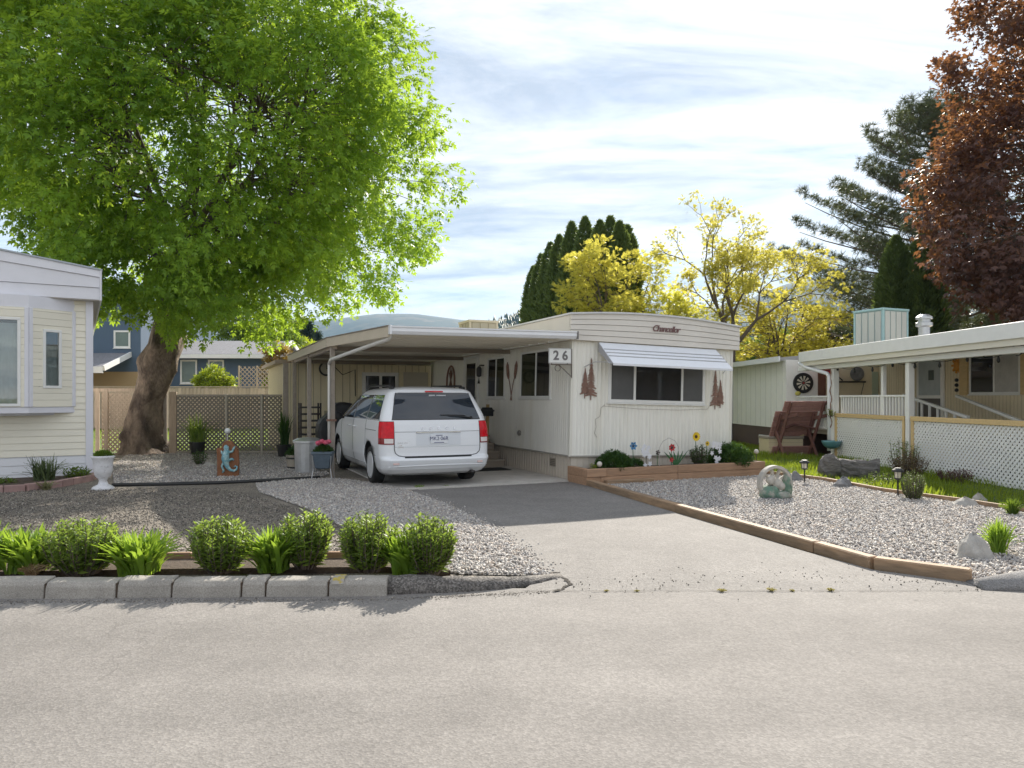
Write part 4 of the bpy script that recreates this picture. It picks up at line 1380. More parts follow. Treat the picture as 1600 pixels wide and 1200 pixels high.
for s_ in (-1, 1):
    side_patch([(0.40, 1.36, 1.165), (0.62, 1.36, 1.585)], s_, VGLASS, 'quarter_window')
    side_patch([(1.42, 2.48, 1.16), (1.42, 2.48, 1.59)], s_, VGLASS, 'sliding_door_window')
    side_patch([(2.56, 3.70, 1.15), (2.56, 3.13, 1.585)], s_, VGLASS, 'front_door_window')
    side_patch([(0.36, 3.80, 1.145), (0.36, 3.78, 1.160)], s_, VCHR, 'belt_trim', 0.004, nz=1, ny=24)
    for (ya, yb_) in ((1.385, 1.385), (2.52, 2.52)):
        b = MB(); b.tube([side_pt(ya, z, s_, 0.0005) for z in np.linspace(0.28, 1.60, 16)], 0.004, 4); b.build('panel_gap', VGAP, van)
    b = MB(); b.tube([side_pt(3.72, z, s_, 0.0005) for z in np.linspace(0.30, 1.12, 12)], 0.004, 4); b.build('panel_gap', VGAP, van)
    b = MB(); b.tube([side_pt(y, 0.33, s_, 0.0005) for y in np.linspace(1.55, 3.72, 14)], 0.004, 4); b.build('panel_gap', VGAP, van)
    b = MB(); b.tube([side_pt(y, 0.97, s_, 0.0005) for y in np.linspace(0.55, 1.385, 8)], 0.005, 4); b.build('slide_rail', VGAP, van)
    b = MB(); b.tube([side_pt(y, 0.54, s_, 0.002) for y in np.linspace(0.55, 0.70, 3)] , 0.004, 4); b.build('panel_gap', VGAP, van)
    for yh in (2.25, 2.72):
        b = MB(); b.tube([side_pt(yh, 0.99, s_, 0.006), side_pt(yh + .03, 0.995, s_, 0.03), side_pt(yh + .17, 0.995, s_, 0.03), side_pt(yh + .2, 0.99, s_, 0.006)], 0.014, 8); b.build('door_handle', VPAINT, van, smooth=True)
    # tail light wraps round the corner
    b = MB()
    def tl(u, v):
        z = 0.745 + (1.135 - 0.745) * v
        W, yr, r = vi(WW_, z), vi(YR_, z), rear_r(z)
        x0 = W - 0.62 * r
        xin = 0.775 - 0.01 * v
        t = u * 1.30
        if t <= 0.35:
            x = xin + (x0 - xin) * (t / 0.35)
            return (s_ * x, rear_y(x, z) - 0.009, z)
        a = (t - 0.35) / 0.65 * math.pi / 2 * 0.62
        lo = 0.02 * (1 - v) if False else 0
        return (s_ * (x0 + 0.62 * r * math.sin(a) + 0.009 * math.sin(a)), yr + 0.05 + (r - 0.05) * (1 - math.cos(a)) - 0.009 * math.cos(a), z)
    tlr = link(bpy.data.objects.new('tail_light', None), van)
    def sub(v0, v1, u0, u1, m, nm, extra=0.0):
        bb = MB()
        bb.grid(lambda u, v: tl(u0 + (u1 - u0) * u, v0 + (v1 - v0) * v), 12, 6)
        if extra:
            bb.v = [(x * (1 + extra), y - extra, z) for x, y, z in bb.v]
        bb.build(nm, m, tlr, smooth=True, recalc=False)
    sub(0.0, 1.0, 0.0, 1.0, VREDD, 'lamp_rim')
    sub(0.27, 0.97, 0.04, 0.96, VRED, 'brake_lens', 0.003)
    sub(0.05, 0.25, 0.10, 0.62, VCLR, 'reverse_lens', 0.003)
    # mirror
    mr = link(bpy.data.objects.new('door_mirror', None), van)
    b = MB(); b.ball((s_ * 1.12, 3.52, 1.16), 0.13, 12, 8, (0.95, 0.45, 0.75)); b.build('mirror_shell', VDARK, mr, smooth=True)
    b = MB(); b.bar((s_ * 0.95, 3.55, 1.13), (s_ * 1.07, 3.53, 1.14), 0.06, 0.05); b.build('mirror_arm', VDARK, mr)
    # roof rail
    b = MB(); b.tube([(s_ * 0.66, 0.72, 1.705), (s_ * 0.66, 0.80, 1.75), (s_ * 0.66, 2.5, 1.765), (s_ * 0.66, 2.62, 1.72)], 0.018, 8); b.build('roof_rail', VDARK, van, smooth=True)
    b = MB(); b.box(s_ * 0.66 - .035, s_ * 0.66 + .035, 0.66, 0.84, 1.69, 1.735); b.build('rail_foot', VDARK, van, bevel=0.012)
    # bumper reflector and side marker
    b = MB(); b.bar((s_ * 0.80, rear_y(0.80, 0.42) - .004, 0.42), (s_ * 0.70, rear_y(.70, 0.42) - .004, 0.42), 0.012, 0.03); b.build('reflector', mat('pale reflector', (0.75, 0.55, 0.52), 0.2), van)
# tailgate outline, handle recess, plate, letters, wiper, high brake lamp
def rp(x, z, off=0.0):
    return (x, rear_y(x, z) - off, z)
gap = [rp(-0.77, z) for z in np.linspace(1.13, 0.66, 8)] + [rp(-0.755, .60), rp(-0.70, .555), rp(-0.62, .540)] + [rp(x, .538) for x in np.linspace(-.55, .55, 12)] + [rp(0.62, .540), rp(0.70, .555), rp(0.755, .60)] + [rp(0.77, z) for z in np.linspace(.66, 1.13, 8)]
b = MB(); b.tube(gap, 0.0075, 5); b.build('tailgate_gap', VGAP, van)
b = MB()
b.grid(lambda u, v: (lambda x, z: (x, vi(YR_, .52) + 0.05 * (x / .8) ** 2 - 0.012 + 0.03 * v, z))(-0.60 + 1.2 * u, 0.513 + 0.02 * v), 10, 2)
b.build('bumper_step', VDARK, van, recalc=False)
b = MB(); b.tube([rp(x, 0.955, 0.002) for x in np.linspace(-0.76, 0.76, 14)], 0.003, 4); b.build('crease', VGAP, van)
b = MB(); b.tube([rp(x, 0.70, 0.001) for x in np.linspace(-0.76, 0.76, 14)], 0.003, 4); b.build('crease', mat('soft crease', (0.5, 0.53, 0.56), 0.5), van)
b = MB(); b.tube([rp(x, 0.385 - .02 * (x / .9) ** 2, 0.0) for x in np.linspace(-0.93, 0.93, 24)], 0.012, 6); b.build('bumper_crease', VPAINT, van, smooth=True)
b = MB(); b.bar(rp(-0.40, 0.945, 0.012), rp(0.40, 0.945, 0.012), 0.03, 0.022); b.build('handle_bar', VCHR, van, bevel=0.004)
rear_patch(-0.40, 0.40, 0.72, -0.40, 0.40, 0.935, mat('shaded recess paint', (0.70, 0.73, 0.77), 0.4), 'plate_recess_shade', 0.003)  # flush patch: the shade of the recess is put into its darker paint
for i, ch in enumerate('DODGE'):
    x = -0.285 + i * 0.1425
    t = text_mesh(ch, 0.062, VCHR, 'emblem_letter', van, 0.004, offset=0.002)
    t.location = (x, rear_y(x, 1.01) - 0.008, 1.012)
    t.rotation_euler = (R(84), 0, 0)
pl_ = link(bpy.data.objects.new('licence_plate', None), van)
yq = rear_y(0, 0.82) - 0.014
b = MB(); b.box(-0.152, 0.152, yq - 0.003, yq + 0.003, 0.752, 0.905); b.build('plate', mat('plate white', (0.78, 0.80, 0.84), 0.4), pl_, bevel=0.002)
t = text_mesh('MK2·06R', 0.088, mat('plate blue', (0.03, 0.045, 0.16), 0.5), 'plate_number', pl_, 0.001)
t.location = (0, yq - 0.005, 0.835); t.rotation_euler = (R(90), 0, 0)
b = MB(); b.box(-0.06, 0.06, yq - 0.0045, yq - 0.003, 0.885, 0.897); b.box(-0.09, 0.09, yq - 0.0045, yq - 0.003, 0.762, 0.772); b.build('plate_marks', MATS['plate blue'], pl_)
for (x, z, w_) in ((-0.665, 0.728, 0.05), (-0.66, 0.698, 0.10)):
    b = MB(); b.bar((x - w_ / 2, rear_y(x, z) - .004, z), (x + w_ / 2, rear_y(x, z) - .004, z), 0.005, 0.016); b.build('badge', VCHR, van, bevel=0.002)
for (x, z, body_, sz) in ((-0.60, 0.775, 'GRAND CARAVAN', 0.028),):
    t = text_mesh(body_, sz, VCHR, 'badge', van, 0.002)
    t.location = (x, rear_y(x, z) - 0.005, z); t.rotation_euler = (R(88), 0, 0)
b = MB(); b.box(-0.16, 0.16, 0.335, 0.38, 1.632, 1.655); b.build('high_brake_light', VRED, van, bevel=0.004)
wp = link(bpy.data.objects.new('rear_wiper', None), van)
def gp_(x, z, o=0.02):
    return (x, rear_y(x, z) - o, z)
b = MB(); b.ball(gp_(0.62, 1.185, 0.012), 0.03, 8, 6); b.tube([gp_(0.62, 1.185, .025), gp_(0.40, 1.215, .03), gp_(0.20, 1.225, .025)], [0.014, 0.010, 0.006], 6); b.build('wiper_arm', VDARK, wp)
b = MB(); b.tube([gp_(0.52, 1.225, .014), gp_(0.3, 1.235, .014), gp_(0.05, 1.235, .014)], 0.008, 5); b.build('wiper_blade', VDARK, wp)
b = MB(); b.bar((-0.09, rear_y(0.0, 1.575) - 0.010, 1.575), (0.02, rear_y(0.0, 1.575) - 0.010, 1.575), 0.004, 0.028); b.bar((0.04, rear_y(0.1, 1.575) - 0.010, 1.577), (0.22, rear_y(0.1, 1.575) - 0.010, 1.577), 0.004, 0.020); b.build('window_sticker', mat('white sticker', (0.5, 0.52, 0.54), 0.5), van)
b = MB(); b.lathe([(0.033, 0.02), (0.033, 0.30), (0.027, 0.30), (0.027, 0.02)], 12, (0.62, 0, 0.24), 'y'); b.build('tailpipe', mat('dark pipe', (0.08, 0.075, 0.07), 0.4, metal=0.6), van, smooth=True)
b = MB(); b.box(-0.75, 0.75, 0.32, 4.7, 0.205, 0.30); b.build('underbody', VDARK, van)
b = MB(); b.tube([(-0.7, 1.1, 0.33), (0.7, 1.1, 0.33)], 0.05, 8); b.build('rear_axle', VDARK, van)
RIM = mat('alloy rim', (0.68, 0.69, 0.71), 0.35, metal=0.35)
def wheel(wy, s_):
    w = link(bpy.data.objects.new('wheel', None), van)
    w.location = (s_ * 0.855, wy, 0.335)
    if s_ < 0:
        w.rotation_euler = (0, 0, math.pi)
    b = MB()
    b.lathe([(0.225, -0.10), (0.29, -0.112), (0.325, -0.10), (0.336, -0.07), (0.336, 0.07), (0.325, 0.10), (0.29, 0.112), (0.225, 0.10)], 36, (0, 0, 0), 'x')
    b.build('tyre', RUBBER, w, smooth=True)
    b = MB()
    b.lathe([(0.228, 0.095), (0.232, 0.108), (0.215, 0.108), (0.205, 0.07), (0.20, 0.02), (0.02, 0.02)], 30, (0, 0, 0), 'x')
    b.build('rim', mat('dark rim barrel', (0.05, 0.05, 0.053), 0.6), w, smooth=False)
    for k in range(5):
        for da in (-0.17, 0.17):
            a = 2 * math.pi * k / 5
            b = MB()
            b.bar((0.075, 0.04 * math.cos(a), 0.04 * math.sin(a)), (0.095, 0.212 * math.cos(a + da), 0.212 * math.sin(a + da)), 0.020, 0.026, up=(1, 0, 0))
            b.build('spoke', RIM, w, bevel=0.005)
    b = MB(); b.lathe([(0.055, 0.05), (0.055, 0.088), (0.03, 0.098), (0.005, 0.099)], 16, (0, 0, 0), 'x'); b.build('hub_cap', RIM, w)
    b = MB(); b.lathe([(0.223, 0.09), (0.236, 0.104), (0.232, 0.113), (0.212, 0.104)], 30, (0, 0, 0), 'x'); b.build('rim_lip', RIM, w)
for wy in WY:
    for s_ in (-1, 1):
        wheel(wy, s_)
# ------------------------------------------------------------------ left neighbour: cream lap siding, bay window, gable fascia
LR = R(30.5)
L0 = (-8.08, 14.2, 0.0)
lh = thing('neighbour_home', 'cream lap-sided mobile home with bay window at the left edge', 'mobile home', L0, LR)
LW = 3.9                                   # width, to the left (negative x)
# core behind the boards
b = MB(); b.box(-LW, -0.10, 0.02, 14, 0, 3.42); b.build('wall', VINYL, lh)
def board(x0, x1, y, z0, z1, m, nm='siding_board', tilt=0.014):
    bb = MB()
    bb.add([(x0, y - tilt, z0), (x1, y - tilt, z0), (x1, y + 0.018, z0), (x0, y + 0.018, z0), (x0, y - 0.002, z1), (x1, y - 0.002, z1), (x1, y + 0.018, z1), (x0, y + 0.018, z1)], MB.BF)
    return bb.build(nm, m, lh)
z = 0.46
while z < 3.40:
    board(-LW, -0.12, 0.0, z, z + 0.122, VINYL); z += 0.125
z = -0.02
while z < 0.45:
    board(-LW, -0.12, 0.012, z, z + 0.155, VINYLW, 'skirting_board'); z += 0.16
b = MB(); b.box(-0.125, 0.0, -0.035, 14, -0.02, 3.42); b.build('corner_trim', TRIM, lh, bevel=0.006)
# roof: low gable with boxed lavender-white fascia boards
zr, za = 3.42, 4.28
def gz(x):                                  # top of the gable
    return 3.97 + (za - 3.97) * (1 - abs(x + LW / 2) / (LW / 2 + 0.2))
for k, (f0, f1, yy) in enumerate(((0.0, 0.42, -0.26), (0.42, 0.76, -0.27), (0.76, 1.0, -0.285))):
    vs = []
    for i in range(13):
        x = -LW - 0.12 + (LW + 0.24) * i / 12
        lo = 3.42 + f0 * (gz(x) - 3.42) if k else 3.42
        hi = 3.42 + f1 * (gz(x) - 3.42)
        if k == 0: hi = 3.42 + 0.42 * (3.97 - 3.42)
        if k == 1: lo = 3.42 + 0.42 * (3.97 - 3.42)
        vs += [(x, yy, lo + .003), (x, yy + .012, hi - .003), (x, yy + 0.05, hi - .003), (x, yy + 0.05, lo + .003)]
    b = MB()
    fs = [(i * 4 + j, i * 4 + (j + 1) % 4, (i + 1) * 4 + (j + 1) % 4, (i + 1) * 4 + j) for i in range(12) for j in range(4)] + [(0, 1, 2, 3), (51, 50, 49, 48)]
    b.add(vs, fs); b.build('fascia_board', TRIM, lh)
b = MB(); b.box(0.10, 0.14, -0.29, 14, 3.40, 3.99); b.build('fascia_end', TRIM, lh, bevel=0.01)
b = MB(); b.box(-LW - 0.12, 0.10, -0.235, 0.0, 3.405, 3.43); b.box(-0.10, 0.10, 0.0, 14, 3.405, 3.43); b.build('soffit', mat('soffit', (0.5, 0.47, 0.44), 0.6), lh)
b = MB()
b.add([(-LW - .15, -.30, gz(-LW - .15)), (-LW / 2, -.30, za), (0.15, -.30, gz(0.15)), (-LW - .15, 14, gz(-LW - .15)), (-LW / 2, 14, za), (0.15, 14, gz(0.15)),
       (-LW - .15, -.30, gz(-LW - .15) + .03), (-LW / 2, -.30, za + .03), (0.15, -.30, gz(.15) + .03), (-LW - .15, 14, gz(-LW - .15) + .03), (-LW / 2, 14, za + .03), (0.15, 14, gz(.15) + .03)],
      [(0, 3, 4, 1), (1, 4, 5, 2), (6, 7, 10, 9), (7, 8, 11, 10), (0, 1, 7, 6), (1, 2, 8, 7), (2, 5, 11, 8), (3, 9, 10, 4), (4, 10, 11, 5), (0, 6, 9, 3)])
b.build('roof', mat('pale blue grey roof', (0.40, 0.44, 0.48), 0.6, var=0.1), lh)
# bay: plan (right end at wall, angled face, front face)
bp = [(-0.30, 0.0), (-1.02, -0.44), (-2.9, -0.44), (-3.6, 0.0)]
bz0, bz1 = 1.30, 3.41
bay = link(bpy.data.objects.new('bay_window', None), lh)
def face_frame(a, c):
    a, c = Vector((*a, 0)), Vector((*c, 0))
    d = (c - a).normalized()
    return a, d, Vector((-d.y, d.x, 0)) * -1, (c - a).length
def fbox(mb, fr, u0, u1, v0, v1, d0, d1):
    a, d, n, L = fr
    if n.y > 0: n = -n
    pts = []
    for v in (v0, v1):
        for (u, dd) in ((u0, d0), (u1, d0), (u1, d1), (u0, d1)):
            q = a + d * u + n * dd
            pts.append((q.x, q.y, v))
    mb.add(pts, MB.BF)
b = MB(); b.prism([(p[0], p[1] + 0.0) for p in bp], bz1 - 0.22, bz1); b.build('head_panel', TRIM, bay)
b = MB(); b.prism([(p[0] * 1.0, p[1]) for p in bp], bz0 - 0.03, bz0 + 0.09); b.build('seat_board', TRIM, bay, bevel=0.01)
for fi, (a, c) in enumerate(((bp[1], bp[0]), (bp[2], bp[1]))):
    fr = face_frame(a, c)
    L = fr[3]
    if fi == 0: w0, w1, v0, v1 = 0.24, 0.58, 1.73, 2.82
    else: w0, w1, v0, v1 = 0.25, L - 0.12, 1.40, 3.0
    z = bz0 + 0.09
    while z < bz1 - 0.23:
        z1 = min(z + 0.125, bz1 - 0.22)
        cuts = sorted({z, z1, min(max(v0 + .03, z), z1), min(max(v1 - .03, z), z1)})
        for za_, zb_ in zip(cuts[:-1], cuts[1:]):
            mid = (za_ + zb_) / 2
            for (u0, u1) in ((0.06, w0 + 0.03), (w1 - 0.03, L - 0.06)) if v0 + .03 < mid < v1 - .03 else ((0.06, L - 0.06),):
                if u1 - u0 > 0.02 and zb_ - za_ > 0.006:
                    bb = MB(); fbox(bb, fr, u0, u1, za_, zb_ - (0.004 if zb_ == z1 else 0), -0.01, 0.010 + (0.006 if za_ == z else 0))
                    bb.build('siding_board', VINYL, bay)
        z += 0.125
    for u in (0.0, L - 0.065):
        bb = MB(); fbox(bb, fr, u, u + 0.065, bz0 + 0.09, bz1 - 0.22, -0.02, 0.022); bb.build('corner_trim', TRIM, bay, bevel=0.004)
    bb = MB()
    fbox(bb, fr, w0, w1, v0, v0 + .05, -0.02, 0.03); fbox(bb, fr, w0, w1, v1 - .05, v1, -0.02, 0.03)
    fbox(bb, fr, w0, w0 + .05, v0 + .05, v1 - .05, -0.02, 0.03); fbox(bb, fr, w1 - .05, w1, v0 + .05, v1 - .05, -0.02, 0.03)
    bb.build('frame', WHITE, bay, bevel=0.004)
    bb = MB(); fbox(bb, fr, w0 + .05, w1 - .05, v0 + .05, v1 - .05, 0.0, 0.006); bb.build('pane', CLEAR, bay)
    # curtain folds and the dim room behind the pane
    n = 40
    vs = []
    a_, d_, n_, _ = fr
    if n_.y > 0: n_ = -n_
    for i in range(n + 1):
        u = w0 + .03 + (w1 - w0 - .06) * i / n
        q = a_ + d_ * u + n_ * (-0.06 + 0.015 * math.sin(i * 1.9))
        vs += [(q.x, q.y, v0 + 0.02), (q.x, q.y, v1 - (0.30 if fi == 0 else 0.1))]
    bb = MB(); bb.add(vs, [(i * 2, i * 2 + 2, i * 2 + 3, i * 2 + 1) for i in range(n)]); bb.build('curtain', CURTAIN, bay, smooth=True, recalc=False)
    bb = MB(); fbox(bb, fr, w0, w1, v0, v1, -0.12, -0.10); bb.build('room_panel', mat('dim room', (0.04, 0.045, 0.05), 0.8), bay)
b = MB(); b.prism([(-0.62, 0.0), (-1.05, -0.25), (-2.9, -0.25), (-3.2, 0.0)], bz0 - 0.07, bz0 - 0.03); b.build('under_panel', TRIM, bay)

# ------------------------------------------------------------------ right neighbour: porch roof, lattice skirt, railing
RR_ = R(3.0)
R0 = (8.55, 12.2, 0.0)
rc, rs = math.cos(RR_), math.sin(RR_)
def rw(x, y, z=0.0):
    return (R0[0] + rc * x - rs * y, R0[1] + rs * x + rc * y, z)
TAN = mat('tan siding', (0.74, 0.65, 0.47), 0.6, var=0.05, vscale=2)
WSID = mat('white siding', (0.84, 0.83, 0.79), 0.5, var=0.04, vscale=2)
nh = thing('neighbour_home', 'tan and white mobile home with covered porch and white lattice at right', 'mobile home', R0, RR_)
b = MB(); b.box(2.4, 6.4, -6, 9.0, 0, 2.95); b.build('wall', TAN, nh)
b = MB()
yy = -5.9
while yy < 8.9:
    b.box(2.391, 2.399, yy, yy + .02, 0.72, 2.85); yy += 0.11
tag(b.build('siding_ribs', mat('tan rib', (0.64, 0.56, 0.39), 0.6), nh), kind='stuff')
# back wing with white siding, brown skirt; its end wall closes the porch
b = MB(); b.box(-0.30, 2.395, 8.75, 16.5, 0.68, 2.64); b.build('wing_wall', WSID, nh)
b = MB(); b.box(-0.26, 2.39, 8.78, 16.5, -0.05, 0.68); b.build('wing_skirt', BROWNSK, nh)
b = MB()
yy = 9.0
while yy < 16:
    b.box(-0.308, -0.3005, yy, yy + .015, 0.70, 2.55); yy += 0.4
b.build('siding_joints', mat('white joint', (0.62, 0.61, 0.57), 0.6), nh)
b = MB(); b.box(0.85, 2.39, 8.735, 8.749, 0.70, 2.62); b.build('porch_end_panel', TAN, nh)
b = MB(); b.box(0.62, 0.84, 8.72, 8.749, 0.70, 2.50); b.build('brown_door', mat('brown door', (0.16, 0.075, 0.05), 0.5), nh)
b = MB(); b.add([(-0.62, 8.9, 2.60), (2.4, 8.9, 2.85), (2.4, 16.8, 2.85), (-0.62, 16.8, 2.60), (-0.62, 8.9, 2.70), (2.4, 8.9, 2.95), (2.4, 16.8, 2.95), (-0.62, 16.8, 2.70)], MB.BF)
b.build('wing_roof', mat('roof felt', (0.33, 0.32, 0.31), 0.8), nh)
b = MB(); b.box(-0.66, -0.62, 8.4, 16.8, 2.57, 2.72); b.build('wing_gutter', GUTTER, nh)
b = MB(); b.box(-0.302, -0.288, 10.2, 10.75, 0.16, 0.42); b.build('skirt_vent', WHITE, nh)
for k in range(3):
    b = MB(); b.box(-0.306, -0.3025, 10.24 + k * .17, 10.37 + k * .17, 0.20, 0.38); b.build('vent_slot', mat('vent slot', (0.25, 0.24, 0.24), 0.6), nh)
b = MB()
b.tube([(-0.60, 15.0, 2.58), (-0.58, 14.9, 2.48), (-0.37, 13.2, 2.36), (-0.36, 13.1, 2.28), (-0.36, 13.1, 0.12), (-0.45, 13.0, 0.05)], 0.055, 8)
b.build('downspout', GUTTER, nh, smooth=True)
b = MB(); b.box(-0.75, -0.32, 14.3, 15.8, 2.18, 2.30); b.build('porch_hood', mat('grey hood', (0.55, 0.56, 0.57), 0.5), nh)
# porch roof and fascia
b = MB(); b.add([(-0.20, -6, 2.56), (2.5, -6, 2.80), (2.5, 8.2, 2.80), (-0.20, 8.2, 2.56), (-0.20, -6, 2.76), (6.6, -6, 3.16), (6.6, 8.8, 3.16), (-0.20, 8.2, 2.76)], MB.BF)
b.build('porch_roof', MATS['roof felt'], nh)
b = MB(); b.box(-0.28, -0.20, -6, 8.0, 2.53, 2.80); b.build('fascia_board', WHITE, nh, bevel=0.008)
b = MB(); b.box(-0.24, -0.17, -6, 8.0, 2.42, 2.529); b.build('fascia_lower', mat('cream trim', (0.72, 0.68, 0.58), 0.5), nh)
b = MB(); b.box(-0.12, 0.05, -6, 8.4, 2.30, 2.42); b.build('porch_beam', WHITE, nh, bevel=0.008)
for (y, w) in ((6.52, .075), (3.30, .065), (-1.2, .065), (4.5, .045)):
    x = 0.0 if y != 4.5 else 0.12
    b = MB(); b.box(x - w, x + w, y - w, y + w, 0 if y != 4.5 else 0.7, 2.30); b.build('porch_post', WHITE, nh, bevel=0.008)
b = MB(); b.tube([(-0.26, 8.0, 2.50), (-0.2, 7.7, 2.38), (-0.10, 6.72, 2.18), (-0.09, 6.64, 2.10), (-0.09, 6.64, 0.2)], 0.05, 8); b.build('downspout', GUTTER, nh, smooth=True)
# deck
b = MB(); b.box(0.06, 2.39, -6, 8.73, 0.60, 0.70); b.build('deck_floor', mat('deck board', (0.42, 0.37, 0.3), 0.7), nh)
# lattice bays with yellow pine frames
for (ya, yb_) in ((3.42, 6.42), (-1.1, 3.18), (-6.0, -1.32)):
    la = link(bpy.data.objects.new('lattice_panel', None), nh)
    la.rotation_euler = (0, 0, R(-90)); la.location = (-0.03, yb_, 0)
    Lp = yb_ - ya
    b = MB(); lattice(b, 0.05, Lp - 0.05, 0.0, 1.08, 0.105, 0.043, 0.0, 0.006); tag(b.build('lattice_slats', LATTW, la, recalc=False), kind='stuff')
    b = MB(); b.box(-0.01, Lp + .01, -0.035, 0.04, 1.075, 1.17); b.build('top_rail', PINE2, la, bevel=0.006)
    b = MB(); b.box(0.0, 0.07, -0.03, 0.03, 0.0, 1.074); b.build('side_rail', PINE2, la, bevel=0.005)
    b = MB(); b.box(Lp - .07, Lp, -0.03, 0.03, 0.0, 1.074); b.build('side_rail', PINE2, la, bevel=0.005)
# railings
def railing(ya, yb_, x, z0, z1, pitch=0.12):
    rl = link(bpy.data.objects.new('railing', None), nh)
    b = MB(); b.box(x - .035, x + .035, ya, yb_, z1 - .045, z1); b.build('top_rail', WHITE, rl, bevel=0.005)
    b = MB(); b.box(x - .025, x + .025, ya, yb_, z0, z0 + .05); b.build('bottom_rail', WHITE, rl, bevel=0.005)
    y = ya + pitch / 2
    me = None
    while y < yb_:
        if me is None:
            b = MB(); b.box(-.02, .02, -.02, .02, z0 + .05, z1 - .046); o = b.build('baluster', WHITE, rl); me = o.data
        else:
            o = link(bpy.data.objects.new('baluster', me), rl)
        o.location = (x, y, 0); y += pitch
railing(6.68, 8.7, 0.0, 0.74, 1.61)
railing(3.42, 6.42, 0.10, 0.74, 1.62)
def slope_rail(p, q, n):
    rl = link(bpy.data.objects.new('stair_rail', None), nh)
    b = MB(); b.bar(p, q, 0.07, 0.06); b.build('hand_rail', WHITE, rl, bevel=0.006)
    for k in range(n):
        c = Vector(p).lerp(Vector(q), (k + .5) / n)
        b = MB(); b.box(c.x - .02, c.x + .02, c.y - .02, c.y + .02, 0.7, c.z - .03); b.build('baluster', WHITE, rl)
slope_rail((1.0, 5.2, 1.62), (1.0, 2.9, 1.15), 8)
slope_rail((1.9, 4.6, 1.60), (1.2, 1.6, 1.08), 0)
# wall openings of the porch
dr = link(bpy.data.objects.new('door', None), nh)
b = MB(); b.box(2.34, 2.39, 5.75, 6.85, 0.70, 2.70); b.build('door_frame', WHITE, dr, bevel=0.006)
b = MB(); b.box(2.325, 2.341, 5.87, 6.73, 1.62, 2.58); b.build('upper_pane', CURTAIN, dr)
b = MB(); b.box(2.322, 2.341, 5.87, 6.73, 0.80, 1.54); b.build('lower_panel', mat('dark screen', (0.12, 0.11, 0.10), 0.5), dr)
b = MB(); b.box(2.31, 2.326, 6.1, 6.3, 2.0, 2.25); b.build('door_sign', mat('dark plaque', (0.08, 0.1, 0.09), 0.5), dr)
window(nh, 'y', 3.25, 4.85, 1.64, 2.62, (4.05,), [mat('bright blind', (0.45, 0.44, 0.42), 0.4, var=0.2, vscale=3), DARKGLASS], base=2.40)
for y in (2.95, 4.90):
    b = MB(); b.box(2.345, 2.40, y, y + 0.27, 1.62, 2.66); b.build('shutter', PINE2, nh, bevel=0.004)
def small(name, label, cat, mb, m, smooth=False, bevel=0.0):
    o = mb.build(name, m, None, smooth=smooth, bevel=bevel)
    return tag(o, label, cat)
# things hanging in the porch
db = thing('dartboard', 'round dartboard hanging on the white porch end wall', 'dartboard', rw(0.18, 8.735, 1.98), RR_)
b = MB(); b.lathe([(0.29, 0), (0.29, -0.035), (0.27, -0.04)], 28, (0, 0, 0), 'y'); b.build('board', BLACK, db)
for k in range(20):
    if k % 2: continue
    b = MB()
    for (r0, r1) in ((0.05, 0.20),):
        a0, a1 = 2 * math.pi * k / 20, 2 * math.pi * (k + 1) / 20
        b.add([(r0 * math.cos(a0), -0.043, r0 * math.sin(a0)), (r1 * math.cos(a0), -0.043, r1 * math.sin(a0)), (r1 * math.cos(a1), -0.043, r1 * math.sin(a1)), (r0 * math.cos(a1), -0.043, r0 * math.sin(a1)),
               (r0 * math.cos(a0), -0.04, r0 * math.sin(a0)), (r1 * math.cos(a0), -0.04, r1 * math.sin(a0)), (r1 * math.cos(a1), -0.04, r1 * math.sin(a1)), (r0 * math.cos(a1), -0.04, r0 * math.sin(a1))], MB.BF)
    b.build('wedge', mat('dart cream', (0.62, 0.58, 0.48), 0.6), db)
b = MB(); b.lathe([(0.03, -0.042), (0.03, -0.046)], 12, (0, 0, 0), 'y'); b.build('bullseye', mat('dart red', (0.3, 0.03, 0.03), 0.5), db)
b = MB(); b.box(-.32, .15, -.02, 0, -0.15, 0.12)
b.v = [rw(0.80 + x, 8.30 + y, 2.38 + z) for x, y, z in b.v]
small('flag', 'small bright red flag under the porch roof', 'flag', b, mat('red cloth', (0.65, 0.02, 0.03), 0.6))
b = MB(); b.lathe([(0.20, 0), (0.20, -0.03), (0.12, -0.04), (0.03, -0.03)], 20, (0, 0, 0), 'y'); b.v = [rw(x + 1.74, y + 8.70, z + 2.24) for x, y, z in b.v]
small('wall_plaque', 'dark round plaque on the tan porch end wall', 'plaque', b, ROCKD)
b = MB(); b.box(0.98, 1.95, 8.60, 8.73, 1.99, 2.03); b.tube([(1.0, 8.66, 2.03), (1.15, 8.66, 2.18), (1.30, 8.66, 2.05)], 0.02, 6); b.tube([(1.95, 8.7, 2.0), (1.85, 8.7, 1.6), (1.7, 8.7, 1.3)], 0.008, 5)
b.v = [rw(*p) for p in b.v]
small('wall_shelf', 'thin dark shelf on the tan porch end wall', 'shelf', b, BLACK)
b = MB(); b.box(2.2, 2.38, 8.72, 8.735, 1.5, 2.3); b.v = [rw(*p) for p in b.v]
small('wall_hanging', 'pale green panel at the corner of the porch end wall', 'panel', b, mat('pale green panel', (0.42, 0.50, 0.40), 0.7))
b = MB()
for k in range(9):
    a = 2 * math.pi * k / 9
    b.bar((2.37, 5.28, 2.33), (2.37, 5.28 + 0.19 * math.cos(a), 2.33 + 0.19 * math.sin(a)), 0.05, 0.03, up=(1, 0, 0))
b.ball((2.36, 5.28, 2.33), 0.11, 10, 7, (.4, 1, 1))
b.v = [rw(*p) for p in b.v]
small('wall_ornament', 'orange sun ornament between porch door and shutter', 'ornament', b, mat('orange metal', (0.62, 0.27, 0.03), 0.5))
b = MB()
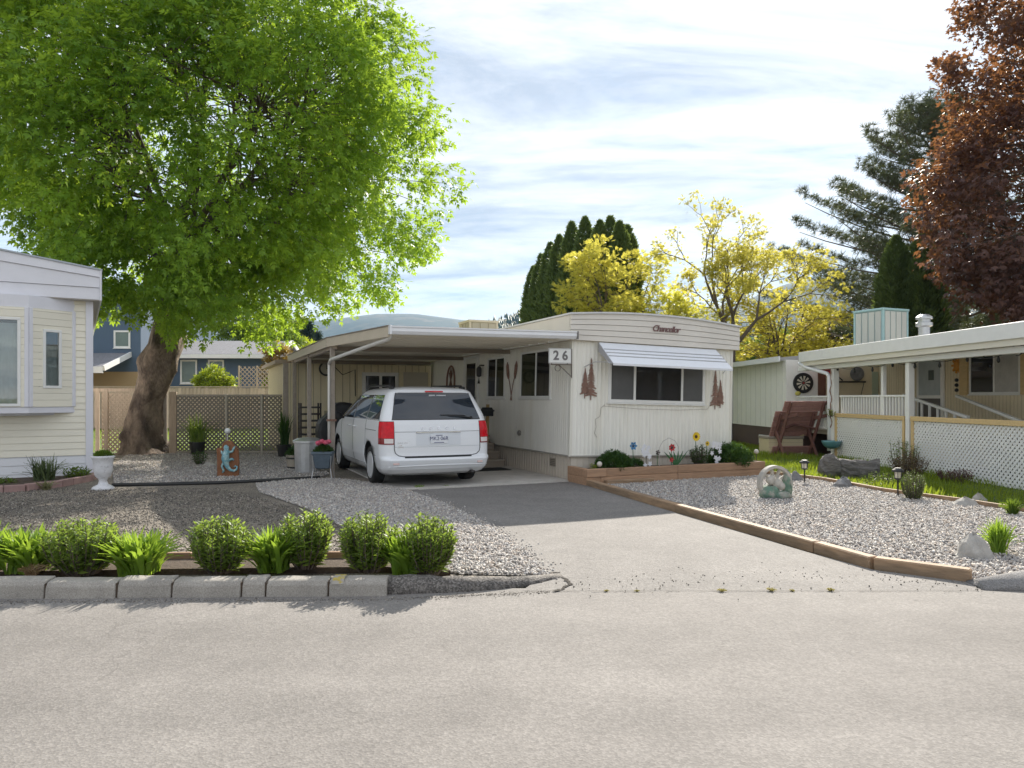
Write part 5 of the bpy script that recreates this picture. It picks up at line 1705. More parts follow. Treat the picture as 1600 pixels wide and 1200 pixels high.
for k, z in enumerate((1.98, 1.86, 1.74)):
    b.ball((2.37, 5.30, z), 0.045, 8, 6)
b.v = [rw(*p) for p in b.v]
small('door_chime', 'dark round chimes below the orange sun ornament', 'chime', b, BLACK)
sl_ = thing('string_lights', 'string of small dark bulbs hanging under the porch fascia', 'lights', R0, RR_)
pts = []
for k in range(60):
    y = 7.6 - 12 * k / 59
    pts.append((0.0, y, 2.36 - 0.10 * abs(math.sin(k * 0.53))))
b = MB(); b.tube(pts, 0.007, 5); b.build('wire', BLACK, sl_)
for k in range(2, 60, 4):
    b = MB(); x, y, z = pts[k]
    b.lathe([(0.012, 0), (0.02, -0.03), (0.03, -0.075), (0.02, -0.11), (0.004, -0.12)], 8, (x, y, z)); b.build('bulb', BLACK if k % 8 else GALV, sl_, smooth=True)
b = MB()
for k in range(3):
    b.tube([(-0.10, 1.0 - k * .9 + 0.12 * math.cos(a * .45), 2.36 + 0.10 * math.sin(a * .45)) for a in range(12)], 0.012, 5)
b.v = [rw(*p) for p in b.v]
small('scroll_bracket', 'dark iron scrollwork under the porch fascia at the right edge', 'bracket', b, BLACK)
vn = MB(); pts = []
for k in range(30):
    z = 2.3 - 1.5 * k / 29
    pts.append(rw(-0.115 + 0.012 * math.sin(k), 6.50 + 0.03 * math.cos(k * 0.6), z))
vn.tube(pts, 0.012, 5, jit=0.6)
small('dry_vine', 'dry brown vine twisting down the corner porch post', 'vine', vn, RUST)
cooler('rooftop_cooler', 'large pale teal rooftop cooler on the right neighbour roof', rw(2.55, 8.9, 3.0), R(24), 1.02, 1.0, 1.08, TEALM, mat('grille gap', (0.34, 0.44, 0.44), 0.7), 4)
ch = thing('vent_pipe', 'silver metal vent pipe with cap on the right neighbour roof', 'vent pipe', rw(1.95, 5.9, 2.75), RR_)
b = MB(); b.lathe([(0.13, 0), (0.13, 0.55)], 18); b.build('pipe', GALV, ch, smooth=False)
b = MB(); b.lathe([(0.13, 0.55), (0.19, 0.58), (0.19, 0.66), (0.14, 0.68), (0.14, 0.74), (0.19, 0.75), (0.19, 0.80), (0.10, 0.86), (0.02, 0.87)], 18); b.build('cap', GALV, ch)

# ------------------------------------------------------------------ fences at the back left
fz = thing('lattice_fence', 'brown lattice fence with gate panels behind the left gravel', 'fence', (-9.42, 20.45, 0), R(0.5))
edges_ = [0.0, 1.48, 2.46, 3.16, 3.95]
for i, (a, c) in enumerate(zip(edges_[:-1], edges_[1:])):
    b = MB(); lattice(b, a + 0.03, c - 0.03, 0.06, 1.62, 0.118, 0.043, 0.0, 0.008); tag(b.build('lattice_slats', LATT, fz, recalc=False), kind='stuff')
    for zz in (0.03, 1.60):
        b = MB(); b.box(a + .03, c - .03, -0.012, 0.03, zz, zz + 0.05); b.build('rail', mat('grey rail', (0.36, 0.32, 0.27), 0.7), fz)
for i, x in enumerate(edges_):
    w = 0.10 if i == 0 else 0.03
    b = MB(); b.box(x - w, x + w, -0.025, 0.045, -0.02, 1.72 if i == 0 else 1.66); b.build('post', FENCEW if i == 0 else mat('pale post', (0.46, 0.42, 0.36), 0.7), fz, bevel=0.005)
f2 = thing('lattice_fence', 'short brown lattice screen between left neighbour and tree trunk', 'fence', (-11.62, 20.55, 0), 0)
b = MB(); lattice(b, 0.16, 1.0, 0.75, 1.70, 0.13, 0.045, 0.0, 0.01); tag(b.build('lattice_slats', FENCEW, f2, recalc=False), kind='stuff')
b = MB(); lattice(b, 0.16, 1.0, 0.05, 0.73, 0.13, 0.045, 0.0, 0.01); tag(b.build('lattice_slats', FENCEW, f2, recalc=False), kind='stuff')
for x in (0.06, 0.30, 1.5, 1.75, 1.95):
    b = MB(); b.box(x - .05, x + .05, -0.04, -0.005, 0, 1.8); b.build('post', FENCEW if x < 1 else POSTM, f2)
b = MB(); b.box(-0.3, 1.3, -0.03, 0.03, 1.73, 1.82); b.build('rail', FENCEW, f2)
f3 = thing('board_fence', 'tan vertical board fence running behind the back lawn', 'fence', (-24.0, 37.0, 0), 0)
me = None
x = 0.0
k = 0
while x < 12.2:
    if me is None:
        b = MB(); b.box(0, 0.178, -0.01, 0.012, 0.02, 2.06); o = b.build('board', FENCEW, f3); me = o.data
    else:
        o = link(bpy.data.objects.new('board', me), f3)
    o.location = (x, random.uniform(-.006, .006), random.uniform(-.015, .015)); x += 0.19
for z in (0.3, 1.5):
    b = MB(); b.box(0, 12.2, 0.014, 0.05, z, z + 0.09); b.build('rail', FENCEW, f3)
b = MB(); b.box(-0.05, 12.25, -0.05, 0.06, 2.085, 2.14); b.build('cap_rail', FENCEW, f3)
f4 = thing('garden_trellis', 'brown diamond trellis rising above the board fence', 'trellis', (-13.75, 37.1, 2.14), 0)
b = MB(); lattice(b, 0, 1.75, 0.02, 1.0, 0.22, 0.04, 0.0, 0.01); tag(b.build('lattice_slats', FENCEW, f4, recalc=False), kind='stuff')
for x in (0, 0.9, 1.75):
    b = MB(); b.box(x - .04, x + .04, -.05, -.002, -0.3, 1.04); b.build('post', FENCEW, f4)

# ------------------------------------------------------------------ blue house far left
bh = thing('blue_house', 'slate blue house with grey shingle roof behind the board fence', 'house', (-13.3 * 1.42, 44.0, -0.65), R(2))
bh.scale = (1.42, 1.42, 1.42)
BLUE = mat('slate blue siding', (0.075, 0.12, 0.185), 0.6, var=0.06, vscale=1)
SHING = mat('grey shingles', (0.20, 0.20, 0.215), 0.9, var=0.18, vscale=6, speck=0.2, speckscale=25)
b = MB(); b.box(-1.2, 3.2, 0, 6, 0, 3.35); b.build('wall', BLUE, bh)
b = MB(); b.box(-8.2, -1.6, -1.5, 6, 0, 5.6); b.build('tall_wing_wall', BLUE, bh)
b = MB()
b.add([(-2.2, -0.5, 3.30), (3.4, -0.5, 3.30), (3.4, 2.2, 4.05), (-2.2, 2.2, 4.05), (-2.2, -0.5, 3.38), (3.4, -0.5, 3.38), (3.4, 2.2, 4.13), (-2.2, 2.2, 4.13)], MB.BF)
b.add([(-2.2, 2.2, 4.05), (3.4, 2.2, 4.05), (3.4, 5.2, 3.2), (-2.2, 5.2, 3.2), (-2.2, 2.2, 4.13), (3.4, 2.2, 4.13), (3.4, 5.2, 3.28), (-2.2, 5.2, 3.28)], MB.BF)
b.build('roof', SHING, bh)
b = MB(); b.box(-2.2, 3.42, -0.56, -0.50, 3.20, 3.37); b.build('gutter', WHITE, bh)
b = MB()
b.bar((3.44, -0.55, 3.28), (3.44, 2.2, 4.07), 0.05, 0.18); b.bar((3.44, 2.2, 4.07), (3.44, 5.2, 3.22), 0.05, 0.18)
b.build('barge_board', WHITE, bh)
b = MB(); b.prism([(0.0, 3.3), (4.6, 3.3), (2.2, 4.0)], 3.205, 3.26, 'yz'); b.build('gable_wall', mat('grey gable', (0.18, 0.2, 0.24), 0.7), bh)
b = MB(); b.box(3.20, 4.3, 1.0, 6, 0, 3.0); b.build('side_wing', mat('pale stucco', (0.45, 0.45, 0.44), 0.8), bh)
b = MB(); b.tube([(2.95, -0.5, 3.22), (2.98, -0.2, 3.02), (2.98, -0.06, 2.9), (2.98, -0.06, 0.1)], 0.045, 6); b.build('downspout', WHITE, bh)
GRP = mat('green grey pane', (0.11, 0.16, 0.14), 0.05, spec=0.6, var=0.3, vscale=1)
for (x0, x1, z0, z1) in ((-0.75, -0.1, 2.2, 3.15), (0.35, 1.0, 2.2, 3.15)):
    pass
window(bh, 'x', -0.65, 0.05, 2.15, 3.16, (), [GRP], fw=0.07)
window(bh, 'x', 0.50, 1.17, 2.15, 3.16, (), [GRP], fw=0.07)
window(bh, 'x', -4.6, -3.95, 3.55, 4.25, (), [GRP], fw=0.07, base=-1.5)
window(bh, 'x', -2.65, -2.0, 3.55, 4.25, (), [GRP], fw=0.07, base=-1.5)
b = MB(); b.add([(-8.2, -3.6, 2.62), (-2.0, -3.6, 2.62), (-2.0, -1.52, 3.25), (-8.2, -1.52, 3.25), (-8.2, -3.6, 2.72), (-2.0, -3.6, 2.72), (-2.0, -1.52, 3.35), (-8.2, -1.52, 3.35)], MB.BF); b.build('porch_roof', SHING, bh)
b = MB(); b.box(-8.2, -2.0, -3.66, -3.6, 2.48, 2.72); b.bar((-1.98, -3.6, 2.66), (-1.98, -1.5, 3.30), 0.06, 0.2); b.build('porch_fascia', WHITE, bh)
b = MB(); b.box(-3.0, -2.8, -3.5, -3.3, 0, 2.5); b.build('porch_post', WHITE, bh)
b = MB(); b.box(-8.2, -1.6, -1.54, -1.505, 0, 2.6); b.build('porch_wall', mat('tan porch wall', (0.40, 0.30, 0.17), 0.7), bh)
# a brown roof beyond the carport
b = MB(); b.prism([(-5, 2.9), (0, 4.7), (5, 2.9)], 0, 8, 'xz')
b.v = [(-9.5 + x, 45 + y, z) for x, y, z in b.v]
fh = thing('far_house', 'low house with brown roof far behind the carport', 'house')
b.build('roof', mat('brown shingles', (0.27, 0.21, 0.17), 0.9, var=0.15), fh)
b = MB(); b.box(-14, -5, 45.6, 52, 0, 2.9); b.build('wall', mat('far wall', (0.4, 0.36, 0.3), 0.8), fh)
# ------------------------------------------------------------------ planter with metal flowers in front of the home
def hw3(x, y, z):
    p = hw(x, y)
    return (p[0], p[1], z)
pt = thing('planter_box', 'long brown timber planter box under the front window', 'planter', H0, HR)
PX0, PX1, PY = -0.02, 3.98, -0.70
for k, (z0, z1) in enumerate(((0.0, 0.145), (0.149, 0.29))):
    a = PX0 + 0.35 if k == 1 else PX0 + 0.24
    b = MB(); b.box(a, PX0 + 1.9, PY - .05, PY + .045, z0, z1); b.build('timber', PLANTERW, pt, bevel=0.008)
    b = MB(); b.box(PX0 + 1.905, PX1, PY - .05, PY + .045, z0, z1 + (0.002 if k else 0)); b.build('timber', PLANTERW, pt, bevel=0.008)
    b = MB(); b.box(PX0 - .05, PX0 + .045, PY + 0.05, -0.03, z0, z1 + .004); b.build('end_timber', PLANTERW, pt, bevel=0.008)
    b = MB(); b.box(PX1 - .095, PX1, PY + 0.05, -0.03, z0, z1 + .004); b.build('end_timber', PLANTERW, pt, bevel=0.008)
    b = MB(); b.box(PX0 - .05, a - .003, PY - .05 - .02 * k, PY + .045, z0, z1 + .002); b.build('corner_timber', PLANTERW, pt, bevel=0.008)
b = MB(); b.box(PX0 + .05, PX1 - .1, PY + .05, -0.03, 0, 0.235); b.build('soil', SOIL, pt)
b = MB(); b.box(PX0 + .3, PX0 + 1.3, PY - .17, PY - .06, -0.02, 0.09); b.build('low_timber', TIMBER, pt, bevel=0.01)

GREENM = mat('painted green metal', (0.03, 0.12, 0.04), 0.4)
def stem_flower(label, x, y, z0, z1, petal_m, r, n, centre_m, cat='garden ornament'):
    o = thing('garden_ornament', label, cat, hw3(x, y, z0), HR)
    b = MB(); b.tube([(0, 0, 0), (0.01, 0, (z1 - z0) * .5), (0, 0, z1 - z0)], 0.007, 6); b.build('stem', GREENM, o)
    b = MB()
    for k in range(n):
        a = 2 * math.pi * k / n
        c, s_ = math.cos(a), math.sin(a)
        pts = [(0.2, 0), (0.6, 0.32), (1.0, 0.0), (0.6, -0.32)]
        vs = []
        for dy in (-0.014, -0.006):
            for u, v in pts:
                vs.append((r * (u * c - v * s_), dy - 0.02 * u, (z1 - z0) + r * (u * s_ + v * c)))
        b.add(vs, [(0, 1, 2, 3), (7, 6, 5, 4), (0, 4, 5, 1), (1, 5, 6, 2), (2, 6, 7, 3), (3, 7, 4, 0)])
    b.build('petals', petal_m, o)
    b = MB(); b.ball((0, -0.022, z1 - z0), r * 0.36, 10, 6, (1, .4, 1)); b.build('flower_centre', centre_m, o, smooth=True)
    return o
BLUEP = mat('blue enamel', (0.03, 0.20, 0.42), 0.35)
REDP = mat('red enamel', (0.48, 0.03, 0.035), 0.35)
YELP = mat('yellow enamel', (0.72, 0.50, 0.02), 0.4)
WHP = mat('white enamel', (0.75, 0.76, 0.80), 0.35)
stem_flower('blue metal flower above the left planter shrub', 1.08, -0.45, 0.235, 0.66, BLUEP, 0.085, 6, mat('dark blue', (0.01, 0.05, 0.12), 0.4))
stem_flower('red metal flower in the middle of the planter', 1.98, -0.40, 0.235, 0.60, REDP, 0.08, 7, BLACK)
stem_flower('tall yellow sunflower in the planter', 2.55, -0.40, 0.235, 0.80, YELP, 0.095, 14, mat('brown centre', (0.09, 0.045, 0.02), 0.8))
stem_flower('small yellow sunflower right of the tall one', 2.80, -0.42, 0.235, 0.66, YELP, 0.05, 12, MATS['brown centre'])
o = stem_flower('dark metal tulip between white flowers and red flower', 1.62, -0.45, 0.235, 0.52, mat('dark bronze', (0.06, 0.045, 0.04), 0.5), 0.055, 5, MATS['dark bronze'] if 'dark bronze' in MATS else BLACK)
o = stem_flower('low dark red metal tulip with green blades', 1.90, -0.50, 0.235, 0.38, REDP, 0.055, 5, REDP)
for k in range(6):
    b = MB()
    a = (k - 2.5) * 0.07
    b.add([(-.02, -.01 + k * .004, 0), (.02, -.01 + k * .004, 0), (.03 + a, -.01 + k * .004, .2), (a * 1.6, -.01 + k * .004, .30), (-.02, .002 + k * .004, 0), (.02, .002 + k * .004, 0), (.03 + a, .002 + k * .004, .2), (a * 1.6, .002 + k * .004, .30)], MB.BF)
    b.v = [(x + 0.12, y, z) for x, y, z in b.v]
    b.build('blade', GREENM, o)
def butterfly_cluster(label, x, y, n, seed, w, h):
    o = thing('garden_ornament', label, 'garden ornament', hw3(x, y, 0.235), HR)
    rnd = random.Random(seed)
    b = MB(); b.tube([(0, 0, 0), (0, 0, h * .6)], 0.006, 5); b.build('stem', BLACK, o)
    for k in range(n):
        cx, cz = rnd.uniform(-w, w), rnd.uniform(0.05, h)
        b = MB()
        a = rnd.uniform(0, 6.28)
        for q in range(5):
            t = a + q * 1.2566
            c, s_ = math.cos(t), math.sin(t)
            pts = [(0.0, 0), (0.5, 0.3), (1.0, 0.0), (0.5, -0.3)]
            r = 0.055
            vs = [(cx + r * (u * c - v * s_), dy - .012 * k / n, cz + r * (u * s_ + v * c)) for dy in (-0.02, -0.012) for u, v in pts]
            b.add(vs, [(0, 1, 2, 3), (7, 6, 5, 4), (0, 4, 5, 1), (1, 5, 6, 2), (2, 6, 7, 3), (3, 7, 4, 0)])
        b.build('white_flower', WHP, o)
butterfly_cluster('cluster of white metal flowers left of the planter centre', 1.33, -0.52, 13, 3, 0.09, 0.42)
butterfly_cluster('white metal flowers beside the right planter shrub', 2.93, -0.52, 13, 5, 0.10, 0.46)
wr = MB()
wr.tube([(1.78, -0.3, 0.235), (1.78, -0.3, 0.6), (1.86, -0.3, 0.72), (2.0, -0.3, 0.78), (2.14, -0.3, 0.72), (2.22, -0.3, 0.6), (2.22, -0.3, 0.235)], 0.006, 5)
wr.v = [hw3(*p) for p in wr.v]
small('wire_trellis', 'thin wire arch behind the red metal flower', 'trellis', wr, mat('pale wire', (0.5, 0.48, 0.45), 0.5))
def globe_light(label, p, h):
    o = thing('globe_light', label, 'garden light', p)
    b = MB(); b.tube([(0, 0, 0), (0, 0, h)], 0.008, 6); b.build('stake', mat('dark stake', (0.08, 0.07, 0.06), 0.5), o)
    b = MB(); b.ball((0, 0, h + .04), 0.05, 12, 8); b.build('globe', mat('frosted globe', (0.62, 0.58, 0.52), 0.25, spec=0.6), o, smooth=True)
globe_light('small globe light at the left end of the planter', hw3(0.28, -0.60, 0.1), 0.22)
globe_light('small globe light on the grass past the planter right end', (4.98, 15.0, 0.0), 0.42)

# ------------------------------------------------------------------ solar path lights
def solar(label, p, h=0.43):
    o = thing('solar_light', label, 'garden light', p, group='black solar path lights')
    b = MB(); b.tube([(0, 0, -0.02), (0, 0, h * .62)], 0.013, 8); b.build('stake', BLACK, o)
    b = MB(); b.lathe([(0.035, h * .60), (0.05, h * .63), (0.055, h * .66)], 14); b.build('lamp_base', BLACK, o)
    b = MB(); b.lathe([(0.046, h * .66), (0.052, h * .88)], 14); b.build('lens', mat('pale lens', (0.62, 0.58, 0.48), 0.2), o)
    for k in range(6):
        a = k * math.pi / 3
        b = MB(); b.bar((0.054 * math.cos(a), 0.054 * math.sin(a), h * .66), (0.06 * math.cos(a), 0.06 * math.sin(a), h * .89), 0.006, 0.006); b.build('rib', BLACK, o)
    b = MB(); b.lathe([(0.09, h * .87), (0.085, h * .93), (0.05, h * .985), (0.045, h)], 16); b.build('cap', BLACK, o)
solar('black solar light at the lawn edge behind the stone wheel ornament', G(1257, 756))
solar('black solar light near the pale shrub and log', G(1403, 777), 0.46)

# ------------------------------------------------------------------ rocks
def rock(label, p, prof, m, seed, rz=0.0, name='rock'):
    """faceted stone from a jittered, scaled sphere"""
    rnd = random.Random(seed)
    b = MB()
    sx, sy, sz = prof
    n, mm = 11, 7
    vs = []
    for i in range(mm + 1):
        th = math.pi * i / mm
        for k in range(n):
            ph = 2 * math.pi * k / n
            j = 1 + rnd.uniform(-0.13, 0.13)
            z = math.cos(th)
            pinch = 1 - 0.45 * max(0, z)
            vs.append((sx * j * pinch * math.sin(th) * math.cos(ph), sy * j * pinch * math.sin(th) * math.sin(ph), sz * z * j + 0.12 * sz))
    fs = [(i * n + k, (i + 1) * n + k, (i + 1) * n + (k + 1) % n, i * n + (k + 1) % n) for i in range(mm) for k in range(n)]
    b.add(vs, fs)
    o = b.build(name, m, None, loc=p, rot=(rnd.uniform(-.1, .1), rnd.uniform(-.1, .1), rz))
    return tag(o, label, 'rock')
rock('pale pointed boulder beside the bright grass tuft', G(1522, 872), (0.20, 0.16, 0.21), ROCK, 3, 0.3)
rock('dark slanted rock at the lawn edge near the log', G(1318, 762), (0.24, 0.14, 0.17), ROCKD, 5, 0.6)
rock('flat layered rock at the lawn edge by the lattice', G(1508, 791), (0.22, 0.16, 0.12), ROCK, 8, 0.2)
rock('small flat stone under the layered rock', G(1530, 787), (0.13, 0.10, 0.14), ROCK, 9)
rock('grey pyramid stone behind the stone wheel ornament', G(1243, 752), (0.15, 0.13, 0.17), ROCKD, 11)
rock('grey slab stone standing behind the roadside plants', G(246, 868), (0.20, 0.07, 0.24), ROCK, 14, -0.5)
rock('small pale stone left of the lizard plaque', G(327, 729), (0.20, 0.15, 0.09), ROCK, 17)

# old log / stump
lg = thing('old_log', 'weathered grey log stump lying by the lattice corner', 'log', G(1340, 748), R(-8))
def log_mesh(L, r, seed):
    rnd = random.Random(seed)
    b = MB()
    n = 22
    pts = [(-L / 2 + L * k / 8, rnd.uniform(-.03, .03), r * 0.85) for k in range(9)]
    b.tube(pts, [r * (0.9 + 0.25 * rnd.random()) for _ in pts], n, jit=0.14, seed=seed)
    return b
log_mesh(0.80, 0.19, 3).build('trunk_piece', STUMPM, lg)
b = MB(); b.ball((-0.52, -0.05, 0.2), 0.27, 14, 9, (.8, .8, 1), 0.14, 4); b.build('root_knot', STUMPM, lg)

# ------------------------------------------------------------------ stone wheel ornament with a sleeping figure
wh = thing('stone_ornament', 'grey green stone wheel ornament on the right gravel bed', 'ornament', G(1210, 780), R(12))
STN = mat('pale cast stone', (0.42, 0.40, 0.36), 0.85, var=0.2, vscale=9, bump=0.4, bscale=30)
STG = mat('green tinted cast stone', (0.13, 0.22, 0.165), 0.8, var=0.35, vscale=8, bump=0.6, bscale=25, col2=(0.30, 0.30, 0.26), c2scale=7)
def ring(mb, r, w, d, a0, a1, n, c):
    pts = []
    for k in range(n + 1):
        a = a0 + (a1 - a0) * k / n
        pts.append((a, math.cos(a), math.sin(a)))
    vs = []
    for a, cx, sz in pts:
        for (rr, dd) in ((r - w, -d), (r, -d), (r, d), (r - w, d)):
            vs.append((c[0] + rr * cx, c[1] + dd, c[2] + rr * sz))
    fs = [(k * 4 + j, k * 4 + (j + 1) % 4, (k + 1) * 4 + (j + 1) % 4, (k + 1) * 4 + j) for k in range(n) for j in range(4)]
    fs += [(0, 1, 2, 3), (n * 4 + 3, n * 4 + 2, n * 4 + 1, n * 4)]
    mb.add(vs, fs)
b = MB(); ring(b, 0.27, 0.045, 0.055, -0.45, math.pi + 0.55, 30, (0, 0, 0.25)); b.build('wheel_rim', STN, wh, bevel=0.008)
for a in (0.5, 1.1, 1.75, 2.4):
    b = MB(); b.bar((0.05 * math.cos(a), 0.02, 0.25 + .05 * math.sin(a)), (0.23 * math.cos(a), 0.02, 0.25 + 0.23 * math.sin(a)), 0.035, 0.04, up=(0, 1, 0)); b.build('spoke', STN, wh)
b = MB(); b.ball((0.02, -0.03, 0.24), 0.10, 12, 8, (1, .7, .9), .06, 2); b.ball((-0.09, -0.05, 0.30), 0.075, 10, 7, (1, .8, 1), .08, 3); b.ball((0.08, -0.06, 0.205), 0.06, 10, 7); b.build('figure_body', STN, wh, smooth=True)
b = MB(); b.ball((-0.10, -0.03, 0.10), 0.15, 14, 9, (1.1, .8, .85), .08, 5); b.ball((0.07, -0.08, 0.06), 0.13, 12, 8, (1.2, .9, .6), .1, 6); b.build('figure_lap', STG, wh, smooth=True)
b = MB(); b.ball((0.215, 0.0, 0.20), 0.115, 14, 10, (.75, .6, 2.0), .12, 8); b.build('leafy_side', STG, wh, smooth=True)
b = MB(); b.ball((0, -0.02, 0.0), 0.27, 16, 8, (1.05, .62, .28), .1, 9); b.build('base', ROCKD, wh, smooth=True)

# ------------------------------------------------------------------ left yard: urn, lizard plaque, pots
ur = thing('garden_urn', 'white pedestal urn with green sprouts beside the left home', 'urn', G(161, 765))
URN = mat('white cast urn', (0.72, 0.72, 0.74), 0.6, var=0.08, vscale=14, bump=0.8, bscale=38, col2=(0.50, 0.49, 0.5), c2scale=16, c2lo=0.58, c2hi=0.66)
b = MB(); b.lathe([(0.17, 0), (0.175, 0.03), (0.15, 0.055), (0.08, 0.09), (0.06, 0.15), (0.075, 0.19), (0.12, 0.23), (0.145, 0.32), (0.152, 0.42), (0.155, 0.50), (0.175, 0.53), (0.185, 0.555), (0.18, 0.575), (0.15, 0.575), (0.145, 0.53)], 24); b.build('urn_body', URN, ur, smooth=True)
b = MB(); b.lathe([(0.15, 0.52), (0.15, 0.535), (0.02, 0.545)], 18); b.build('soil', SOIL, ur)
lp = thing('lizard_plaque', 'turquoise lizard on a brown wooden slab standing in the gravel', 'plaque', G(356, 745), R(6))
SLAB = mat('red brown wood slab', (0.23, 0.095, 0.04), 0.7, var=0.35, vscale=8, stretch=(3, 3, .6), bump=0.4, bscale=25)
b = MB(); b.prism([(-0.20, -0.02), (0.21, -0.02), (0.22, 0.30), (0.20, 0.55), (0.13, 0.62), (0.08, 0.70), (-0.02, 0.72), (-0.09, 0.66), (-0.12, 0.58), (-0.21, 0.56), (-0.20, 0.3)], -0.03, 0.03, 'xz'); b.build('slab', SLAB, lp, bevel=0.012)
LIZ = mat('turquoise glaze', (0.16, 0.36, 0.42), 0.3, var=0.25, vscale=14, col2=(0.42, 0.58, 0.56), c2scale=12)
b = MB()
yq = -0.055
b.tube([(-0.02, yq, 0.63), (-0.015, yq - .01, 0.585), (-0.01, yq, 0.54), (-0.02, yq - .02, 0.45), (-0.03, yq - .02, 0.36), (-0.02, yq, 0.28), (0.01, yq, 0.20), (0.06, yq, 0.14), (0.13, yq, 0.12), (0.18, yq, 0.15), (0.19, yq, 0.20), (0.155, yq, 0.22), (0.135, yq, 0.19)],
       [0.02, 0.055, 0.045, 0.07, 0.075, 0.06, 0.04, 0.03, 0.024, 0.02, 0.017, 0.014, 0.01], 10)
for pts in ([(0.03, yq, 0.49), (0.10, yq, 0.50), (0.13, yq, 0.57), (0.15, yq, 0.60)], [(-0.06, yq, 0.49), (-0.10, yq, 0.46), (-0.11, yq, 0.52)], [(0.02, yq, 0.32), (0.10, yq, 0.36), (0.13, yq, 0.33)], [(-0.05, yq, 0.30), (-0.10, yq, 0.22), (-0.06, yq, 0.12), (-0.09, yq, 0.09)]):
    b.tube(pts, [0.03] + [0.022] * (len(pts) - 2) + [0.014], 7)
b.build('lizard', LIZ, lp, smooth=True)
b = MB(); b.tube([(-0.02, 0.05, 0), (-0.02, 0.05, 0.86)], 0.008, 5); b.build('stake', GALV, lp)
b = MB(); b.ball((-0.02, 0.05, 0.90), 0.06, 10, 8); b.build('glass_ball', mat('pale ball', (0.6, 0.62, 0.6), 0.2), lp, smooth=True)
hb = thing('half_barrel', 'pale wooden half barrel planter with low green plant', 'planter', G(464, 733), 0.2)
for k in range(16):
    a = 2 * math.pi * k / 16
    b = MB()
    a0, a1 = a - math.pi / 16 + .012, a + math.pi / 16 - .012
    r0, r1 = 0.20, 0.235
    vs = []
    for rr, z in ((r0, 0), (r1, 0.32)):
        for aa, dr_ in ((a0, 0), (a1, 0), (a1, -.03), (a0, -.03)):
            vs.append(((rr + dr_) * math.cos(aa), (rr + dr_) * math.sin(aa), z))
    b.add(vs, MB.BF); b.build('stave', mat('grey barrel stave', (0.36, 0.32, 0.26), 0.8, rnd=0.15, var=0.2, vscale=8), hb)
for z, r in ((0.05, 0.208), (0.25, 0.230)):
    b = MB(); ring(b, r + .006, 0.01, 0.018, 0, 2 * math.pi, 24, (0, 0, 0)); b.v = [(x, zz, y + z) for x, y, zz in b.v]; b.build('hoop', BLACK, hb)
b = MB(); b.lathe([(0.20, 0.27), (0.2, 0.28)], 16); b.build('soil', SOIL, hb)
fp = thing('flower_stand', 'blue grey pot with pink flowers on a wire stand', 'planter', G(505, 748), 0.1)
b = MB(); b.add([(-.13, -.13, .20), (.13, -.13, .20), (.13, .13, .20), (-.13, .13, .20), (-.185, -.185, .50), (.185, -.185, .50), (.185, .185, .50), (-.185, .185, .50)], MB.BF); b.build('pot', mat('blue grey pot', (0.10, 0.135, 0.17), 0.5, var=0.2, vscale=8), fp, bevel=0.02)
b = MB()
for (x0, x1, y0, y1) in ((-.20, .20, -.20, -.17), (-.20, .20, .17, .20), (-.20, -.17, -.17, .17), (.17, .20, -.17, .17)):
    b.box(x0, x1, y0, y1, .48, .53)
b.build('pot_rim', MATS['blue grey pot'], fp, bevel=0.006)
b = MB(); b.box(-.165, .165, -.165, .165, .49, .505); b.build('soil', SOIL, fp)
for sx in (-1, 1):
    for sy in (-1, 1):
        b = MB(); b.tube([(sx * .17, sy * .17, .45), (sx * .16, sy * .16, 0.2), (sx * .19, sy * .19, 0)], 0.008, 6); b.build('stand_leg', GALV, fp)

# pots behind the lattice and the bed in front of the left home
def pot(label, p, r, h, m):
    o = thing('plant_pot', label, 'potted plant', p)
    b = MB(); b.lathe([(r * .75, 0), (r, h * .9), (r * 1.08, h * .9), (r * 1.08, h), (r * .9, h), (r * .88, h * .9)], 18); b.build('pot', m, o, smooth=False)
    return o
pot1 = pot('spiky plant in a black pot in front of the lattice fence', (-8.55, 20.0, 0.0), 0.20, 0.36, BLACK)
pot2 = pot('tall green plant in a dark pot beside the carport post', (-5.95, 19.2, 0.0), 0.18, 0.34, BLACK)
be = thing('flower_bed', 'low pinkish block edging round plants at the left home', 'flower bed', (0, 0, 0))
PINKB = mat('pinkish block', (0.34, 0.22, 0.20), 0.85, rnd=0.12, var=0.15, bump=0.3)
eg = gp((-30, 772), (40, 768), (95, 761), (140, 752), (152, 745))
for (a, c) in zip(eg[:-1], eg[1:]):
    A, B = Vector(a), Vector(c)
    n = max(2, int((B - A).length / 0.25))
    for k in range(n):
        P0 = A.lerp(B, k / n); P1 = A.lerp(B, (k + 1) / n)
        L = (P1 - P0).length
        b = MB(); b.box(0.004, L - .004, -.05, .05, -.02, .12)
        b.build('block', PINKB, be, bevel=0.01, loc=(P0.x, P0.y, random.uniform(-.006, .006)), rot=(0, 0, math.atan2(P1.y - P0.y, P1.x - P0.x)))
o = MB(); o.prism(eg + [(-8.1, 14.25), (-11, 12.6)], -0.01, 0.08); o.build('soil', SOIL, be)

